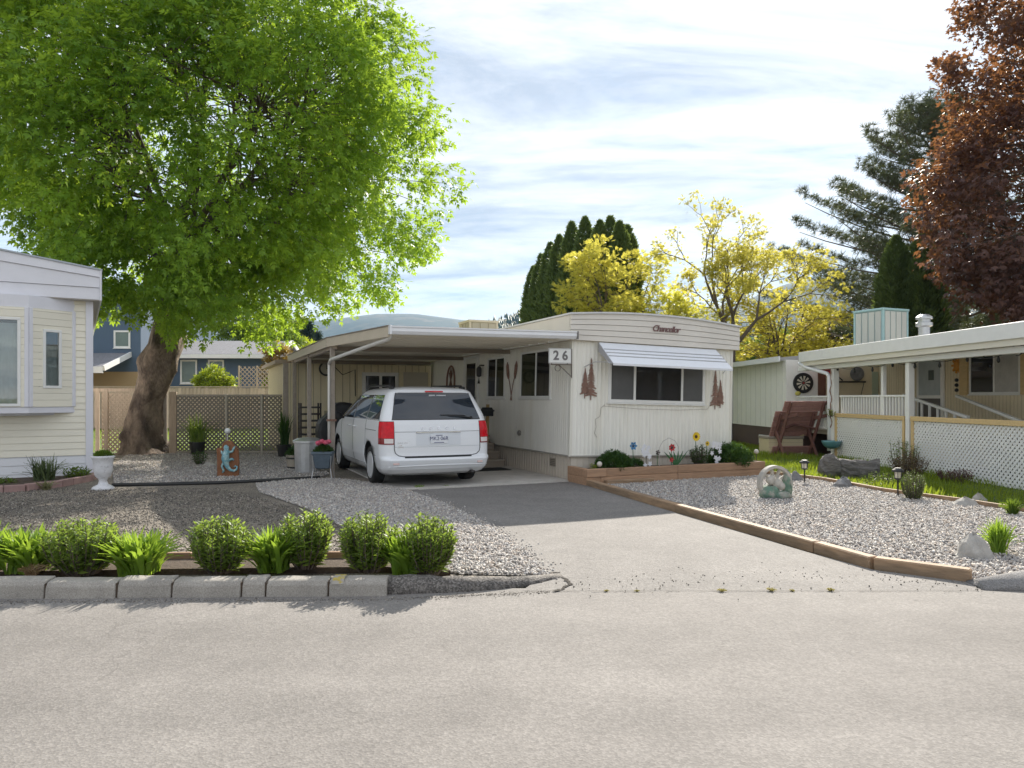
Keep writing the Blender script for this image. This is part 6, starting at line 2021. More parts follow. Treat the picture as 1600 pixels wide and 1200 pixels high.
# ------------------------------------------------------------------ things on the right lawn
bx_ = thing('deck_box', 'cream storage box against the brown skirting', 'box', G(1220, 711.5), R(6))
b = MB(); b.box(-0.48, 0.48, -0.30, 0.30, 0, 0.46); b.build('box_body', mat('cream plastic', (0.58, 0.50, 0.34), 0.5, var=0.04), bx_, bevel=0.012)
for z in (0.12, 0.24, 0.36):
    b = MB(); b.box(-0.482, 0.482, -0.303, -0.29, z, z + .008); b.build('groove', mat('box groove', (0.40, 0.34, 0.24), 0.6), bx_)
b = MB(); b.box(-0.50, 0.50, -0.32, 0.32, 0.46, 0.53); b.build('lid', mat('brown lid', (0.28, 0.24, 0.2), 0.5), bx_, bevel=0.012)
bb_ = thing('cardboard_box', 'small tan box of dry leaves on the storage box', 'box', tuple(Vector(G(1232, 711.5)) + Vector((0.1, 0.0, 0.53))), R(4))
b = MB(); b.box(-.26, .26, -.16, .16, 0, .14); b.build('tray', mat('tan tray', (0.5, 0.38, 0.22), 0.7), bb_, bevel=0.006)
b = MB(); b.ball((0.02, 0, .15), 0.2, 12, 7, (1, .6, .35), .2, 4); b.build('dry_leaves', mat('dry leaves', (0.36, 0.22, 0.09), 0.9, var=0.4, vscale=25), bb_)
tb = thing('picnic_table', 'dark red brown wooden picnic table tipped on its side on the lawn', 'picnic table', G(1258, 719), 0)
tb.rotation_euler = (R(0), R(-65), R(-78))
tb.location = (G(1262, 716)[0], G(1262, 716)[1], 0.57)
for k in range(5):
    b = MB(); b.box(-0.36 + k * .148, -0.36 + k * .148 + .138, -0.62, 0.62, 0.68, 0.72); b.build('table_plank', REDW, tb, bevel=0.005)
for sx in (-1, 1):
    for k in range(2):
        x = sx * 0.66 + (k - 1) * .145
        b = MB(); b.box(x, x + .135, -0.62, 0.62, 0.40, 0.44); b.build('bench_plank', REDW, tb, bevel=0.005)
for sy in (-0.48, 0.48):
    for sx in (-1, 1):
        b = MB(); b.bar((sx * 0.62, sy + .02 * sx, 0.0), (sx * -0.02 + sx * 0.18, sy + .02 * sx, 0.68), 0.04, 0.09); b.build('leg', BROWNW, tb, bevel=0.005)
    b = MB(); b.bar((-0.80, sy, 0.365), (0.80, sy, 0.365), 0.04, 0.09); b.build('bench_beam', BROWNW, tb, bevel=0.005)
    b = MB(); b.bar((-0.34, sy, 0.635), (0.34, sy, 0.635), 0.04, 0.085); b.build('top_cleat', BROWNW, tb, bevel=0.005)
b = MB(); b.bar((0, -0.5, 0.40), (0, 0.0, 0.66), 0.04, 0.07); b.bar((0, 0.5, 0.40), (0, 0.0, 0.66), 0.04, 0.07); b.build('brace', BROWNW, tb)
hbk = thing('hanging_bowl', 'teal bowl planter fixed to the corner porch post', 'planter', rw(-0.22, 6.25, 0.28), RR_)
b = MB(); b.lathe([(0.04, 0.0), (0.13, 0.03), (0.20, 0.09), (0.235, 0.17), (0.24, 0.20), (0.22, 0.20), (0.2, 0.15)], 24); b.build('bowl', TEAL, hbk, smooth=True)
b = MB(); b.bar((0, 0, 0.05), (0.16, 0.2, 0.05), 0.03, 0.03); b.build('bracket', BLACK, hbk)
b = MB(); b.ball((0, 0, 0), 0.07, 10, 7, (1.2, 1, .9)); o = b.build('wall_pot', mat('yellow green pot', (0.45, 0.40, 0.08), 0.5), None, smooth=True, loc=rw(-0.05, 8.55, 1.68)); tag(o, 'small yellow pot on the far porch railing end', 'pot')
# ------------------------------------------------------------------ foliage
def leaflet(base, ang, L, W, droop=0.12):
    """one pointed leaflet (two quads folded along its midrib) in the local x-y plane"""
    c, s_ = math.cos(ang), math.sin(ang)
    def q(u, v, w):
        return (base + L * (u * c - v * s_), L * (u * s_ + v * c), w)
    w = W / L
    return [q(0, 0, 0), q(0.42, w / 2, 0.02 * L), q(1.0, 0, -droop * L), q(0.42, -w / 2, 0.02 * L)], [(0, 3, 2, 1)]
def template(parts):
    V, F = [], []
    for vs, fs in parts:
        o = len(V)
        V += vs
        F += [tuple(i + o for i in f) for f in fs]
    return np.array(V, float), np.array(F, int)
T_BOX = template([leaflet(0.45, 0.0, 0.55, 0.24), leaflet(0.42, 0.75, 0.48, 0.2), leaflet(0.42, -0.75, 0.48, 0.2), leaflet(0.18, 1.0, 0.42, 0.18), leaflet(0.18, -1.0, 0.42, 0.18)])
T_MAPLE = template([leaflet(0.1, 0.0, 0.9, 0.42), leaflet(0.1, 0.85, 0.75, 0.36), leaflet(0.1, -0.85, 0.75, 0.36)])
T_FINE = template([leaflet(0.0, 0.0, 1.0, 0.22), leaflet(0.2, 0.7, 0.7, 0.18), leaflet(0.2, -0.7, 0.7, 0.18), leaflet(0.5, 0.6, 0.55, 0.15), leaflet(0.5, -0.6, 0.55, 0.15)])
T_LEAF = template([leaflet(0.0, 0.0, 1.0, 0.36)])
T_PAIR = template([leaflet(0.0, 0.5, 1.0, 0.30), leaflet(0.0, -0.5, 1.0, 0.30)])
def burst(n, w, seed, spread=0.9):
    r = np.random.default_rng(seed)
    parts = []
    for k in range(n):
        a = r.uniform(-spread, spread) * 1.2
        e = r.uniform(-spread, spread)
        L = r.uniform(0.7, 1.0)
        c, s_ = math.cos(a), math.sin(a)
        ce, se_ = math.cos(e), math.sin(e)
        d = np.array([c * ce, s_ * ce, se_]) * L
        side = np.cross(d, r.normal(size=3)); side = side / np.linalg.norm(side) * w
        parts.append(([tuple(-side * .5), tuple(side * .5), tuple(d + side * .25), tuple(d - side * .25)], [(0, 1, 2, 3)]))
    return template(parts)
T_NEEDLE = burst(12, 0.075, 3, 1.1)
T_TUFT = burst(16, 0.07, 8, 1.5)
T_FAN = burst(5, 0.20, 5, 0.42)

def clump_sprays(centres, rad, per, crown_c, droop=0.35, out=0.7, flat=0.8, rng=RNG):
    n = len(centres)
    c = np.repeat(centres, per, axis=0)
    rr = np.repeat(np.broadcast_to(rad, (n,)), per)
    d = rng.normal(size=(n * per, 3))
    d /= np.linalg.norm(d, axis=1, keepdims=True)
    r = rng.uniform(0, 1, n * per) ** 0.45
    off = d * (r * rr)[:, None]
    off[:, 2] *= flat
    pos = c + off
    o = pos - np.asarray(crown_c)
    o /= np.maximum(np.linalg.norm(o, axis=1, keepdims=True), 1e-6)
    dirs = out * o + 0.5 * d + 0.45 * rng.normal(size=o.shape)
    dirs[:, 2] -= droop
    return pos, dirs
def ellipsoid_clumps(c, rad, n, inner=0.62, seed=1, lump=0.12, keep=None, zbias=0.0):
    r = np.random.default_rng(seed)
    out = []
    k = 0
    ph = r.uniform(0, 6.28, 6)
    while len(out) < n:
        d = r.normal(size=3); d /= np.linalg.norm(d)
        f = inner + (1 - inner) * r.uniform() ** 0.6
        lumpf = 1 + lump * (math.sin(3 * math.atan2(d[1], d[0]) + ph[0] + 2 * d[2]) * 0.6 + math.sin(5 * d[2] + ph[1] + 2.3 * math.atan2(d[1], d[0])) * 0.5)
        p = np.asarray(c) + d * np.asarray(rad) * f * lumpf
        if keep is None or keep(p):
            out.append(p)
        k += 1
        if k > n * 60: break
    return np.array(out)
def limb_mesh(mb, a, b_, r0, r1, bend=0.15, n=6, seg=6, rnd=random):
    a, b_ = Vector(a), Vector(b_)
    L = (b_ - a).length
    mid = Vector((rnd.uniform(-1, 1), rnd.uniform(-1, 1), rnd.uniform(0.0, 1.2))) * bend * L
    pts, rr = [], []
    for k in range(seg + 1):
        u = k / seg
        pts.append(a.lerp(b_, u) + mid * (4 * u * (1 - u)) * 0.6)
        rr.append(r0 + (r1 - r0) * u)
    mb.tube(pts, rr, n, cap=False)
    return pts, rr
def leafy_tree(name, label, base, trunk_pts, trunk_r, crown_c, crown_r, n_clumps, clump_r, per, tmpl, lsize, lm, bm_=BARKT, seed=1, inner=0.6, limbs=7, keep=None,
               droop=0.35, lump=0.12, group=None, twig=0.012, trunk_n=12, trunk_jit=0.05, trunk_mb=None, limb_r=1.0, front=0):
    rng = np.random.default_rng(seed)
    rnd = random.Random(seed)
    t = thing(name, label, 'tree', base, group=group)
    base = np.asarray(base, float)
    cc = np.asarray(crown_c, float) - base
    C = ellipsoid_clumps(cc, crown_r, n_clumps, inner, seed, lump, None if keep is None else (lambda p: keep(p + base)))
    if front:
        # denser boughs on the side towards the street
        F_ = ellipsoid_clumps(cc, np.asarray(crown_r) * .95, front, 0.78, seed + 1, lump, lambda p: p[1] < cc[1] - 1.0 and (keep is None or keep(p + base)))
        C = np.vstack([C, F_])
    mb = trunk_mb or MB()
    if trunk_mb is None:
        mb.tube(trunk_pts, trunk_r, trunk_n, cap=False, jit=trunk_jit, seed=seed)
    tr = mb.build('trunk', bm_ if trunk_mb is None else BARK, t, smooth=True)
    top = Vector(trunk_pts[-1])
    nodes = []
    bmb = MB()
    for k in range(limbs):
        az = 2 * math.pi * k / limbs + rnd.uniform(-.3, .3)
        el = rnd.uniform(0.15, 1.25)
        e = Vector(cc) + Vector((math.cos(az) * math.cos(el) * crown_r[0] * .62, math.sin(az) * math.cos(el) * crown_r[1] * .62, (math.sin(el) - .35) * crown_r[2] * .7))
        st = Vector(trunk_pts[-1 - (k % 2)])
        pts, rr = limb_mesh(bmb, st, e, trunk_r[-1] * 0.62 * limb_r, trunk_r[-1] * 0.16, 0.16, 7, 7, rnd)
        nodes += list(zip(pts[2:], rr[2:]))
    for c in C:
        c_ = Vector(c)
        p, r_ = rnd.choice(sorted(nodes, key=lambda q: (q[0] - c_).length + 0.6 * max(0, q[0].z - c_.z))[:6])
        limb_mesh(bmb, p, c_, min(r_ * .5, twig * 3), twig * .5, 0.10, 4, 4, rnd)
    bmb.build('branches', bm_, t, smooth=True)
    pos, dirs = clump_sprays(C, clump_r * rng.uniform(0.75, 1.25, len(C)), per, cc, droop, rng=rng)
    if keep is not None:
        m_ = np.array([keep(p + base) for p in pos]) if len(pos) < 1 else np.ones(len(pos), bool)
        pos, dirs = pos[m_], dirs[m_]
    up = np.tile(np.array([0, 0, 1.0]), (len(pos), 1)) + 0.55 * rng.normal(size=pos.shape)
    scatter('crown', tmpl[0], tmpl[1], pos, frames(dirs, up), lsize * rng.uniform(0.7, 1.25, len(pos)), lm, t)
    return t

# the big box elder behind the left yard
LEAF_BOX = leaf_mat('box elder leaf', (0.075, 0.18, 0.02), (0.25, 0.43, 0.055), 0.5, (0.45, 0.63, 0.05), nscale=0.6)
TB = np.array([-10.15, 20.5, 0.0])
tm = MB()
path = [(0, 0, -0.1), (-0.02, 0, 0.12), (-0.08, 0, 0.45), (-0.12, 0, 0.9), (-0.02, 0, 1.4), (0.14, 0, 1.9), (0.34, -0.05, 2.4), (0.52, -0.1, 2.9), (0.62, -0.15, 3.5), (0.75, -0.2, 4.3), (1.0, -0.3, 5.4)]
rad = [0.78, 0.58, 0.48, 0.44, 0.40, 0.40, 0.42, 0.44, 0.38, 0.33, 0.25]
# gnarled trunk: rings with burls
n = 28
vs = []
rn = random.Random(5)
fine = []
for i in range(len(path) - 1):
    for k in range(4):
        u = k / 4
        fine.append((Vector(path[i]).lerp(Vector(path[i + 1]), u), rad[i] + (rad[i + 1] - rad[i]) * u))
fine.append((Vector(path[-1]), rad[-1]))
burls = [(rn.uniform(0, 6.28), rn.uniform(0.1, 3.4), rn.uniform(0.25, 0.6), rn.uniform(0.04, 0.13)) for _ in range(26)]
for p, r_ in fine:
    for k in range(n):
        a = 2 * math.pi * k / n
        rr = r_ * (1 + (0.16 * (0.5 - p.z) * (1 + math.sin(5 * a + 1)) if p.z < 0.5 else 0) + 0.05 * math.sin(5 * a + 1.3 * p.z) + 0.035 * math.sin(9 * a - 2.1 * p.z) + (0.10 * math.sin(4 * a) if p.z < 0.3 else 0))
        for (ba, bz, bw, bh) in burls:
            da = math.atan2(math.sin(a - ba), math.cos(a - ba)) * r_
            rr += bh * math.exp(-(da * da + (p.z - bz) ** 2) / (bw * bw * 0.35))
        rr *= 1 + rn.uniform(-.03, .03)
        vs.append((p.x + rr * math.cos(a), p.y + rr * math.sin(a), p.z))
fs = [(i * n + k, i * n + (k + 1) % n, (i + 1) * n + (k + 1) % n, (i + 1) * n + k) for i in range(len(fine) - 1) for k in range(n)]
tm.add(vs, fs)
def keep_big(p):
    # clear of the roofs below, thinner low on the far left
    if p[2] < 4.6 and p[0] < -12.2: return False
    if p[2] < 3.3: return False
    if p[0] > -5.2 and p[2] < 4.0: return False
    return True
big = leafy_tree('deciduous_tree', 'large bright green box elder with thick gnarled trunk behind the left yard', tuple(TB), path, rad, (-7.9, 19.3, 8.25), (5.65, 5.2, 4.65), 560, 0.66, 84, T_BOX, 0.25, LEAF_BOX,
           seed=11, inner=0.58, limbs=11, keep=keep_big, droop=0.55, lump=0.17, trunk_mb=tm, limb_r=0.6, front=130, twig=0.010)
# low skirts of foliage round the fork, hanging in front of the trunk top
rngk = np.random.default_rng(4)
sk = np.array([(-10.6, 19.4, 4.2), (-9.6, 18.9, 3.9), (-8.9, 19.0, 3.75), (-8.2, 18.8, 3.85), (-11.3, 19.4, 4.4), (-7.5, 18.6, 4.0), (-9.2, 18.5, 4.3), (-10.1, 18.7, 4.5), (-6.7, 18.5, 4.15), (-5.9, 18.3, 4.35), (-8.4, 18.3, 4.6), (-7.6, 18.0, 4.7), (-11.9, 19.2, 4.75), (-5.0, 18.2, 4.5), (-9.0, 19.6, 3.5)])
pos, dirs = clump_sprays(sk - TB, 0.62, 90, np.array([2, -1, 8.0]), 0.8, rng=rngk)
up = np.tile(np.array([0, 0, 1.0]), (len(pos), 1)) + 0.5 * rngk.normal(size=pos.shape)
scatter('low_foliage', T_BOX[0], T_BOX[1], pos, frames(dirs, up), 0.25 * rngk.uniform(.7, 1.2, len(pos)), LEAF_BOX, big)

# dark red maple at the right edge
LEAF_MAR = leaf_mat('dark red maple leaf', (0.045, 0.028, 0.034), (0.13, 0.078, 0.07), 0.32, (0.46, 0.20, 0.07), nscale=0.4)
leafy_tree('maple_tree', 'tall dark red maple behind the right neighbour roof', (17.3, 22.0, 0), [(0, 0, 0), (0, 0, 1.5), (0.1, 0, 3.2), (0.1, 0.1, 5)], [0.35, 0.28, 0.25, 0.2], (17.4, 22.0, 8.6), (4.5, 4.2, 6.0), 400, 0.72, 110, T_MAPLE, 0.175, LEAF_MAR,
           seed=21, inner=0.62, limbs=8, lump=0.16, keep=lambda p: p[0] < 20)

# golden honey locust: open crown with visible branches
LEAF_GOLD = leaf_mat('golden locust leaf', (0.36, 0.35, 0.045), (0.66, 0.60, 0.10), 0.5, (0.84, 0.77, 0.13), nscale=0.6)
LEAF_YG = leaf_mat('yellow green leaf', (0.32, 0.36, 0.04), (0.60, 0.58, 0.07), 0.5, (0.84, 0.80, 0.10), nscale=0.7)
def branch_tree(name, label, base, h_first, n_lvl, L0, r0, lm, tmpl, lsize, seed, per=16, spread=0.62, crook=0.18, lean=(0, 0), group=None, splits=(2, 3), up=0.12, leaf_r=0.32, shrink=(0.68, 0.82), start_leaf=2, droop=0.2):
    rnd = random.Random(seed)
    rng = np.random.default_rng(seed)
    t = thing(name, label, 'tree', base, group=group)
    mb = MB()
    tips = []
    def grow(p, d, L, r, lvl):
        seg = 4
        pts, rr = [p], [r]
        q = p.copy()
        dd = d.copy()
        for k in range(seg):
            dd = (dd + Vector((rnd.uniform(-1, 1), rnd.uniform(-1, 1), rnd.uniform(-.6, 1))) * crook).normalized()
            q = q + dd * L / seg
            pts.append(q.copy()); rr.append(r * (1 - 0.42 * (k + 1) / seg))
        mb.tube(pts, rr, 6 if lvl < 3 else 4, cap=False)
        if lvl >= start_leaf:
            tips.extend(pts[2:])
        if lvl >= n_lvl:
            tips.append(q)
            return
        m_ = rnd.randint(*splits)
        for k in range(m_):
            az = 2 * math.pi * (k + rnd.random() * .6) / m_ + lvl
            a = dd.orthogonal().normalized()
            b_ = dd.cross(a)
            s_ = spread * rnd.uniform(0.6, 1.25)
            nd = (dd * math.cos(s_) + (a * math.cos(az) + b_ * math.sin(az)) * math.sin(s_) + Vector((0, 0, up))).normalized()
            grow(q, nd, L * rnd.uniform(*shrink), r * 0.58 * rnd.uniform(.85, 1.1), lvl + 1)
    grow(Vector((0, 0, 0)), Vector((lean[0], lean[1], 1)).normalized(), h_first, r0, 0) if L0 is None else None
    if L0 is not None:
        mb.tube([(0, 0, 0), (lean[0] * h_first * .5, lean[1] * h_first * .5, h_first * .5), (lean[0] * h_first, lean[1] * h_first, h_first)], [r0 * 1.3, r0 * 1.05, r0], 8, cap=False)
        top = Vector((lean[0] * h_first, lean[1] * h_first, h_first))
        for k in range(4):
            az = 2 * math.pi * k / 4 + seed
            grow(top, Vector((math.cos(az) * .55, math.sin(az) * .55, 1)).normalized(), L0 * rnd.uniform(.85, 1.15), r0 * .62, 1)
    mb.build('trunk', BARKT, t, smooth=True)
    tips = np.array([tuple(q) for q in tips])
    pos, dirs = clump_sprays(tips, leaf_r, per, tips.mean(0), droop, out=0.5, flat=0.6, rng=rng)
    upv = np.tile(np.array([0, 0, 1.0]), (len(pos), 1)) + 0.5 * rng.normal(size=pos.shape)
    scatter('crown', tmpl[0], tmpl[1], pos, frames(dirs, upv), lsize * rng.uniform(.7, 1.25, len(pos)), lm, t)
    return t
branch_tree('locust_tree', 'open golden locust tree with visible branches behind home 26', (8.05, 27.0, 0), 3.3, 5, 1.55, 0.15, LEAF_GOLD, T_FINE, 0.16, 33, per=6, spread=0.60, crook=0.2, splits=(2, 3), leaf_r=0.20, shrink=(0.66, 0.84), start_leaf=3, up=0.10)
YG = 'yellow leaved trees behind home 26'
leafy_tree('locust_tree', 'bushy golden tree in front of the dark green columnar cedars', (3.0, 25.5, 0), [(0, 0, 0), (0, 0, 2), (0.1, 0, 3.5)], [0.16, 0.13, 0.1], (3.05, 25.5, 4.9), (1.45, 1.4, 2.1), 120, 0.30, 40, T_FINE, 0.19, LEAF_GOLD, seed=41, inner=0.45, limbs=7, lump=0.2, group=YG, droop=0.1)
leafy_tree('locust_tree', 'low golden foliage left of the open locust crown', (5.6, 26.2, 0), [(0, 0, 0), (0, 0, 1.5), (0, 0, 2.6)], [0.12, 0.1, 0.08], (5.6, 26.2, 4.0), (1.8, 1.4, 1.45), 95, 0.33, 34, T_FINE, 0.18, LEAF_YG, seed=43, inner=0.35, limbs=7, lump=0.22, group=YG, droop=0.1)
leafy_tree('locust_tree', 'spreading golden foliage right of the open locust, above the white wing', (10.2, 28.6, 0), [(0, 0, 0), (0, 0, 1.8), (0.2, 0, 3.0)], [0.14, 0.11, 0.09], (10.6, 28.6, 4.3), (2.6, 1.6, 1.75), 150, 0.33, 36, T_FINE, 0.18, LEAF_GOLD, seed=45, inner=0.35, limbs=8, lump=0.22, group=YG, droop=0.1)
leafy_tree('locust_tree', 'wispy golden twigs between bushy tree and open locust', (4.9, 29.0, 0), [(0, 0, 0), (0, 0, 2.5), (0, 0, 4.2)], [0.12, 0.1, 0.07], (5.1, 29.0, 6.0), (1.3, 1.0, 1.5), 40, 0.25, 18, T_FINE, 0.22, LEAF_YG, seed=47, inner=0.3, limbs=7, lump=0.25, group=YG, droop=0.1)

# columnar cedars
LEAF_CED = leaf_mat('dark cedar frond', (0.05, 0.085, 0.03), (0.13, 0.18, 0.055), 0.32, (0.24, 0.32, 0.07), nscale=1.0)
def cedar_mesh(seed, n=3600):
    rng = np.random.default_rng(seed)
    u = rng.uniform(0, 1, n) ** 0.85
    a = rng.uniform(0, 6.283, n)
    prof = np.interp(u, [0, .08, .3, .55, .78, .92, 1.0], [.62, .9, 1.0, .95, .78, .48, .04])
    r = prof * (1 + 0.10 * np.sin(5 * a + 9 * u) + 0.08 * np.sin(9 * a - 14 * u)) * rng.uniform(0.78, 1.03, n)
    pos = np.column_stack([r * np.cos(a), r * np.sin(a), u])
    dirs = np.column_stack([np.cos(a) * .5, np.sin(a) * .5, np.full(n, 1.0)]) + 0.28 * rng.normal(size=(n, 3))
    return pos, dirs, rng
def cedar(label, loc, h, r, seed, group):
    t = thing('cedar_tree', label, 'tree', loc, group=group)
    pos, dirs, rng = cedar_mesh(seed, int(2600 + 160 * h))
    pos = pos * np.array([r, r, h * .97]) + np.array([0, 0, 0.15])
    upv = rng.normal(size=pos.shape)
    scatter('crown', T_FAN[0], T_FAN[1], pos, frames(dirs, upv), (0.40 - 0.24 * (pos[:, 2] / h) ** 2) * rng.uniform(.7, 1.2, len(pos)), LEAF_CED, t)
    b = MB(); b.tube([(0, 0, 0), (0, 0, h * .9)], [0.12, 0.03], 7); b.build('trunk', BARKT, t)
    # dense dark inner foliage so that no light shows through the middle
    b = MB(); b.lathe([(0.4 * r, 0.2), (0.66 * r, 0.3 * h), (0.54 * r, 0.6 * h), (0.25 * r, 0.82 * h), (0.03 * r, 0.9 * h)], 12); b.build('inner_foliage', LEAF_CED, t, smooth=True)
CG = 'columnar cedars in a row behind home 26'
row = [(834, 415, 38), (846, 396, 36.5), (860, 378, 34.5), (874, 366, 33), (893, 345, 31), (914, 337, 30), (937, 343, 29), (954, 336, 30), (968, 345, 28.5), (980, 350, 29.5)]
names_ = ['farthest left and lowest looking columnar cedar of the row', 'second columnar cedar from the left end of the row', 'third columnar cedar from the left end of the row', 'fourth columnar cedar from the left end of the row', 'fifth columnar cedar, left shoulder of the tall group', 'sixth columnar cedar, highest on the left side', 'columnar cedar in the middle of the tall group', 'narrow columnar cedar right of the tall group middle', 'second columnar cedar from the right end of the row', 'rightmost columnar cedar of the row behind home 26']
for i, (px, py, Y) in enumerate(row):
    x, y, z = P(px, py, Y)
    cedar(names_[i], (x, y, 0), z, 0.60 if i > 3 else 0.66, 60 + i, CG)
cedar('left one of two dark cedars behind the teal cooler', P(1400, 622, 28)[:2] + (0,), 7.75, 0.72, 81, 'pair of cedars behind the teal cooler')
cedar('right one of two dark cedars behind the teal cooler', P(1442, 622, 27.5)[:2] + (0,), 7.85, 0.72, 82, 'pair of cedars behind the teal cooler')

# pine
LEAF_PINE = leaf_mat('pine needle', (0.06, 0.078, 0.042), (0.15, 0.165, 0.085), 0.25, (0.12, 0.14, 0.05), nscale=1.0)
def pine(label, base, h, reach, seed, zmin=4.0, n_br=46):
    rnd = random.Random(seed)
    rng = np.random.default_rng(seed)
    t = thing('pine_tree', label, 'tree', base)
    mb = MB()
    mb.tube([(0, 0, 0), (0.1, 0, h * .5), (0, 0, h)], [0.34, 0.24, 0.04], 9, cap=False)
    tp, td = [], []
    for k in range(n_br):
        u = k / (n_br - 1)
        z = zmin + (h - zmin - .3) * u
        az = k * 2.4 + rnd.uniform(-.4, .4)
        L = reach * (1 - u) ** 0.75 * rnd.uniform(0.65, 1.05) + 0.7
        d = Vector((math.cos(az), math.sin(az), rnd.uniform(0.0, 0.22) + 0.35 * u))
        pts = [Vector((0.05, 0, z)) + d * L * q + Vector((0, 0, 0.10 * L * (q - .6) * q * 2)) for q in (0, .3, .55, .8, 1)]
        mb.tube(pts, [0.07 * (1 - u * .6), .05, .035, .025, .012], 5, cap=False)
        for q in np.linspace(0.34, 1.0, int(4 + L * 1.7)):
            p = pts[0].lerp(pts[-1], q) + Vector((0, 0, 0.10 * L * (q - .6) * q * 2))
            for s_ in (-1, 1, 0):
                ll = rnd.uniform(0.25, 0.85) * (1.2 - q * .6)
                sd = Vector((-d.y * s_, d.x * s_, rnd.uniform(0.0, .35))) + d * rnd.uniform(.3, .9)
                e = p + sd.normalized() * ll
                if s_ and rnd.random() < .8:
                    mb.tube([p, e], [0.015, 0.008], 4, cap=False)
                for f in ((0.55, 1.0) if ll > .4 else (1.0,)):
                    c = p.lerp(e, f)
                    for _ in range(2):
                        tp.append((c.x + rnd.uniform(-.08, .08), c.y + rnd.uniform(-.08, .08), c.z + rnd.uniform(-.03, .2)))
                        td.append((sd.x + rnd.uniform(-.5, .5), sd.y + rnd.uniform(-.5, .5), rnd.uniform(.2, 1.0)))
    mb.build('trunk', BARKT, t, smooth=True)
    tp, td = np.array(tp), np.array(td)
    scatter('crown', T_TUFT[0], T_TUFT[1], tp, frames(td, rng.normal(size=td.shape)), 0.27 * rng.uniform(.8, 1.25, len(tp)), LEAF_PINE, t)
pine('tall open pine with wide boughs behind the two dark cedars', (19.4, 34.0, 0), 15.0, 7.2, 91, 3.6, 96)

# far conifers and background trees
LEAF_FAR = leaf_mat('far conifer needle', (0.02, 0.04, 0.018), (0.045, 0.075, 0.03), 0.1, nscale=0.3)
def spruce(label, base, h, r, seed, group):
    rng = np.random.default_rng(seed)
    t = thing('spruce_tree', label, 'tree', base, group=group)
    n = 900
    u = rng.uniform(0, 1, n) ** 1.2
    a = rng.uniform(0, 6.283, n)
    rr = r * (1 - u) * rng.uniform(.35, 1.05, n) * (0.8 + .25 * np.sin(u * 40))
    pos = np.column_stack([rr * np.cos(a), rr * np.sin(a), h * (.08 + .92 * u)])
    dirs = np.column_stack([np.cos(a), np.sin(a), np.full(n, -.25)]) + .3 * rng.normal(size=(n, 3))
    scatter('crown', T_NEEDLE[0], T_NEEDLE[1], pos, frames(dirs, rng.normal(size=dirs.shape)), h * .075 * rng.uniform(.7, 1.3, n), LEAF_FAR, t)
    b = MB(); b.tube([(0, 0, 0), (0, 0, h * .95)], [h * .02, .03], 6); b.build('trunk', BARKT, t)
FS = 'far dark spruces above the carport corner'
for (px, py, Y, lab) in ((461, 503, 110, 'taller left spruce of the far pair above the carport corner'), (480, 502, 112, 'right spruce of the far pair above the carport corner'), (444, 521, 105, 'low spruce left of the far pair'), (496, 520, 120, 'small spruce right of the far pair')):
    x, y, z = P(px, py, Y)
    spruce(lab, (x, y, 0), z, 2.1, int(px), FS)
LEAF_MID = leaf_mat('mid green leaf', (0.05, 0.10, 0.016), (0.14, 0.22, 0.03), 0.4, (0.28, 0.40, 0.04), nscale=0.5)
LEAF_LIME = leaf_mat('lime shrub leaf', (0.13, 0.20, 0.015), (0.30, 0.38, 0.03), 0.42, (0.50, 0.58, 0.04), nscale=0.8)
LEAF_RG = leaf_mat('reddish green leaf', (0.10, 0.11, 0.02), (0.30, 0.17, 0.05), 0.4, (0.5, 0.34, 0.06), nscale=1.5)
def bg_tree(label, px, py, Y, rx, rz, lm, seed, ls=0.4, n=70, cat='deciduous_tree'):
    x, y, z = P(px, py, Y)
    zt = max(z - rz, 0.5 * rz)
    leafy_tree(cat, label, (x, y, 0), [(0, 0, 0), (0, 0, zt * .4), (0, 0, zt * .7)], [0.14, .12, .1], (x, y, zt), (rx, rx * .8, rz), n, rx * .28, 36, T_PAIR, ls, lm, seed=seed, inner=.4, limbs=5, lump=.18)
bg_tree('pale green tree showing below the big crown beside the blue roof', 385, 440, 62, 3.0, 2.8, LEAF_MID, 101, 0.42)
bg_tree('green tree left of the far spruces', 432, 497, 60, 2.0, 2.6, LEAF_MID, 103, 0.42)
bg_tree('reddish green shrub tree beside the carport corner', 436, 534, 40, 0.85, 1.3, LEAF_RG, 105, 0.2, 50)
bg_tree('round lime tree in front of the far spruces', 482, 533, 80, 2.6, 2.2, LEAF_LIME, 107, 0.5, 50)
bg_tree('lime green shrub in front of the blue house windows', 335, 577, 38.5, 1.05, 0.75, LEAF_LIME, 109, 0.22, 50)
bg_tree('green shrub at the foot of the trellis', 425, 586, 38.5, 0.5, 0.8, LEAF_LIME, 110, 0.16, 40)
bg_tree('grey green tree behind the white wing roof', 1205, 520, 60, 3.4, 2.4, LEAF_MID, 111, 0.6, 70)
bg_tree('olive tree right of the open locust, far back', 1290, 500, 46, 3.0, 2.6, LEAF_RG, 113, 0.45, 80)
bg_tree('dark green tree filling behind the two cedars', 1345, 490, 44, 3.6, 3.4, leaf_mat('deep green leaf', (0.03, 0.05, 0.018), (0.07, 0.10, 0.03), 0.25), 115, 0.42, 100)
bg_tree('dark green tree low between red maple and pine', 1490, 470, 40, 3.0, 3.8, MATS['deep green leaf'], 117, 0.42, 90)

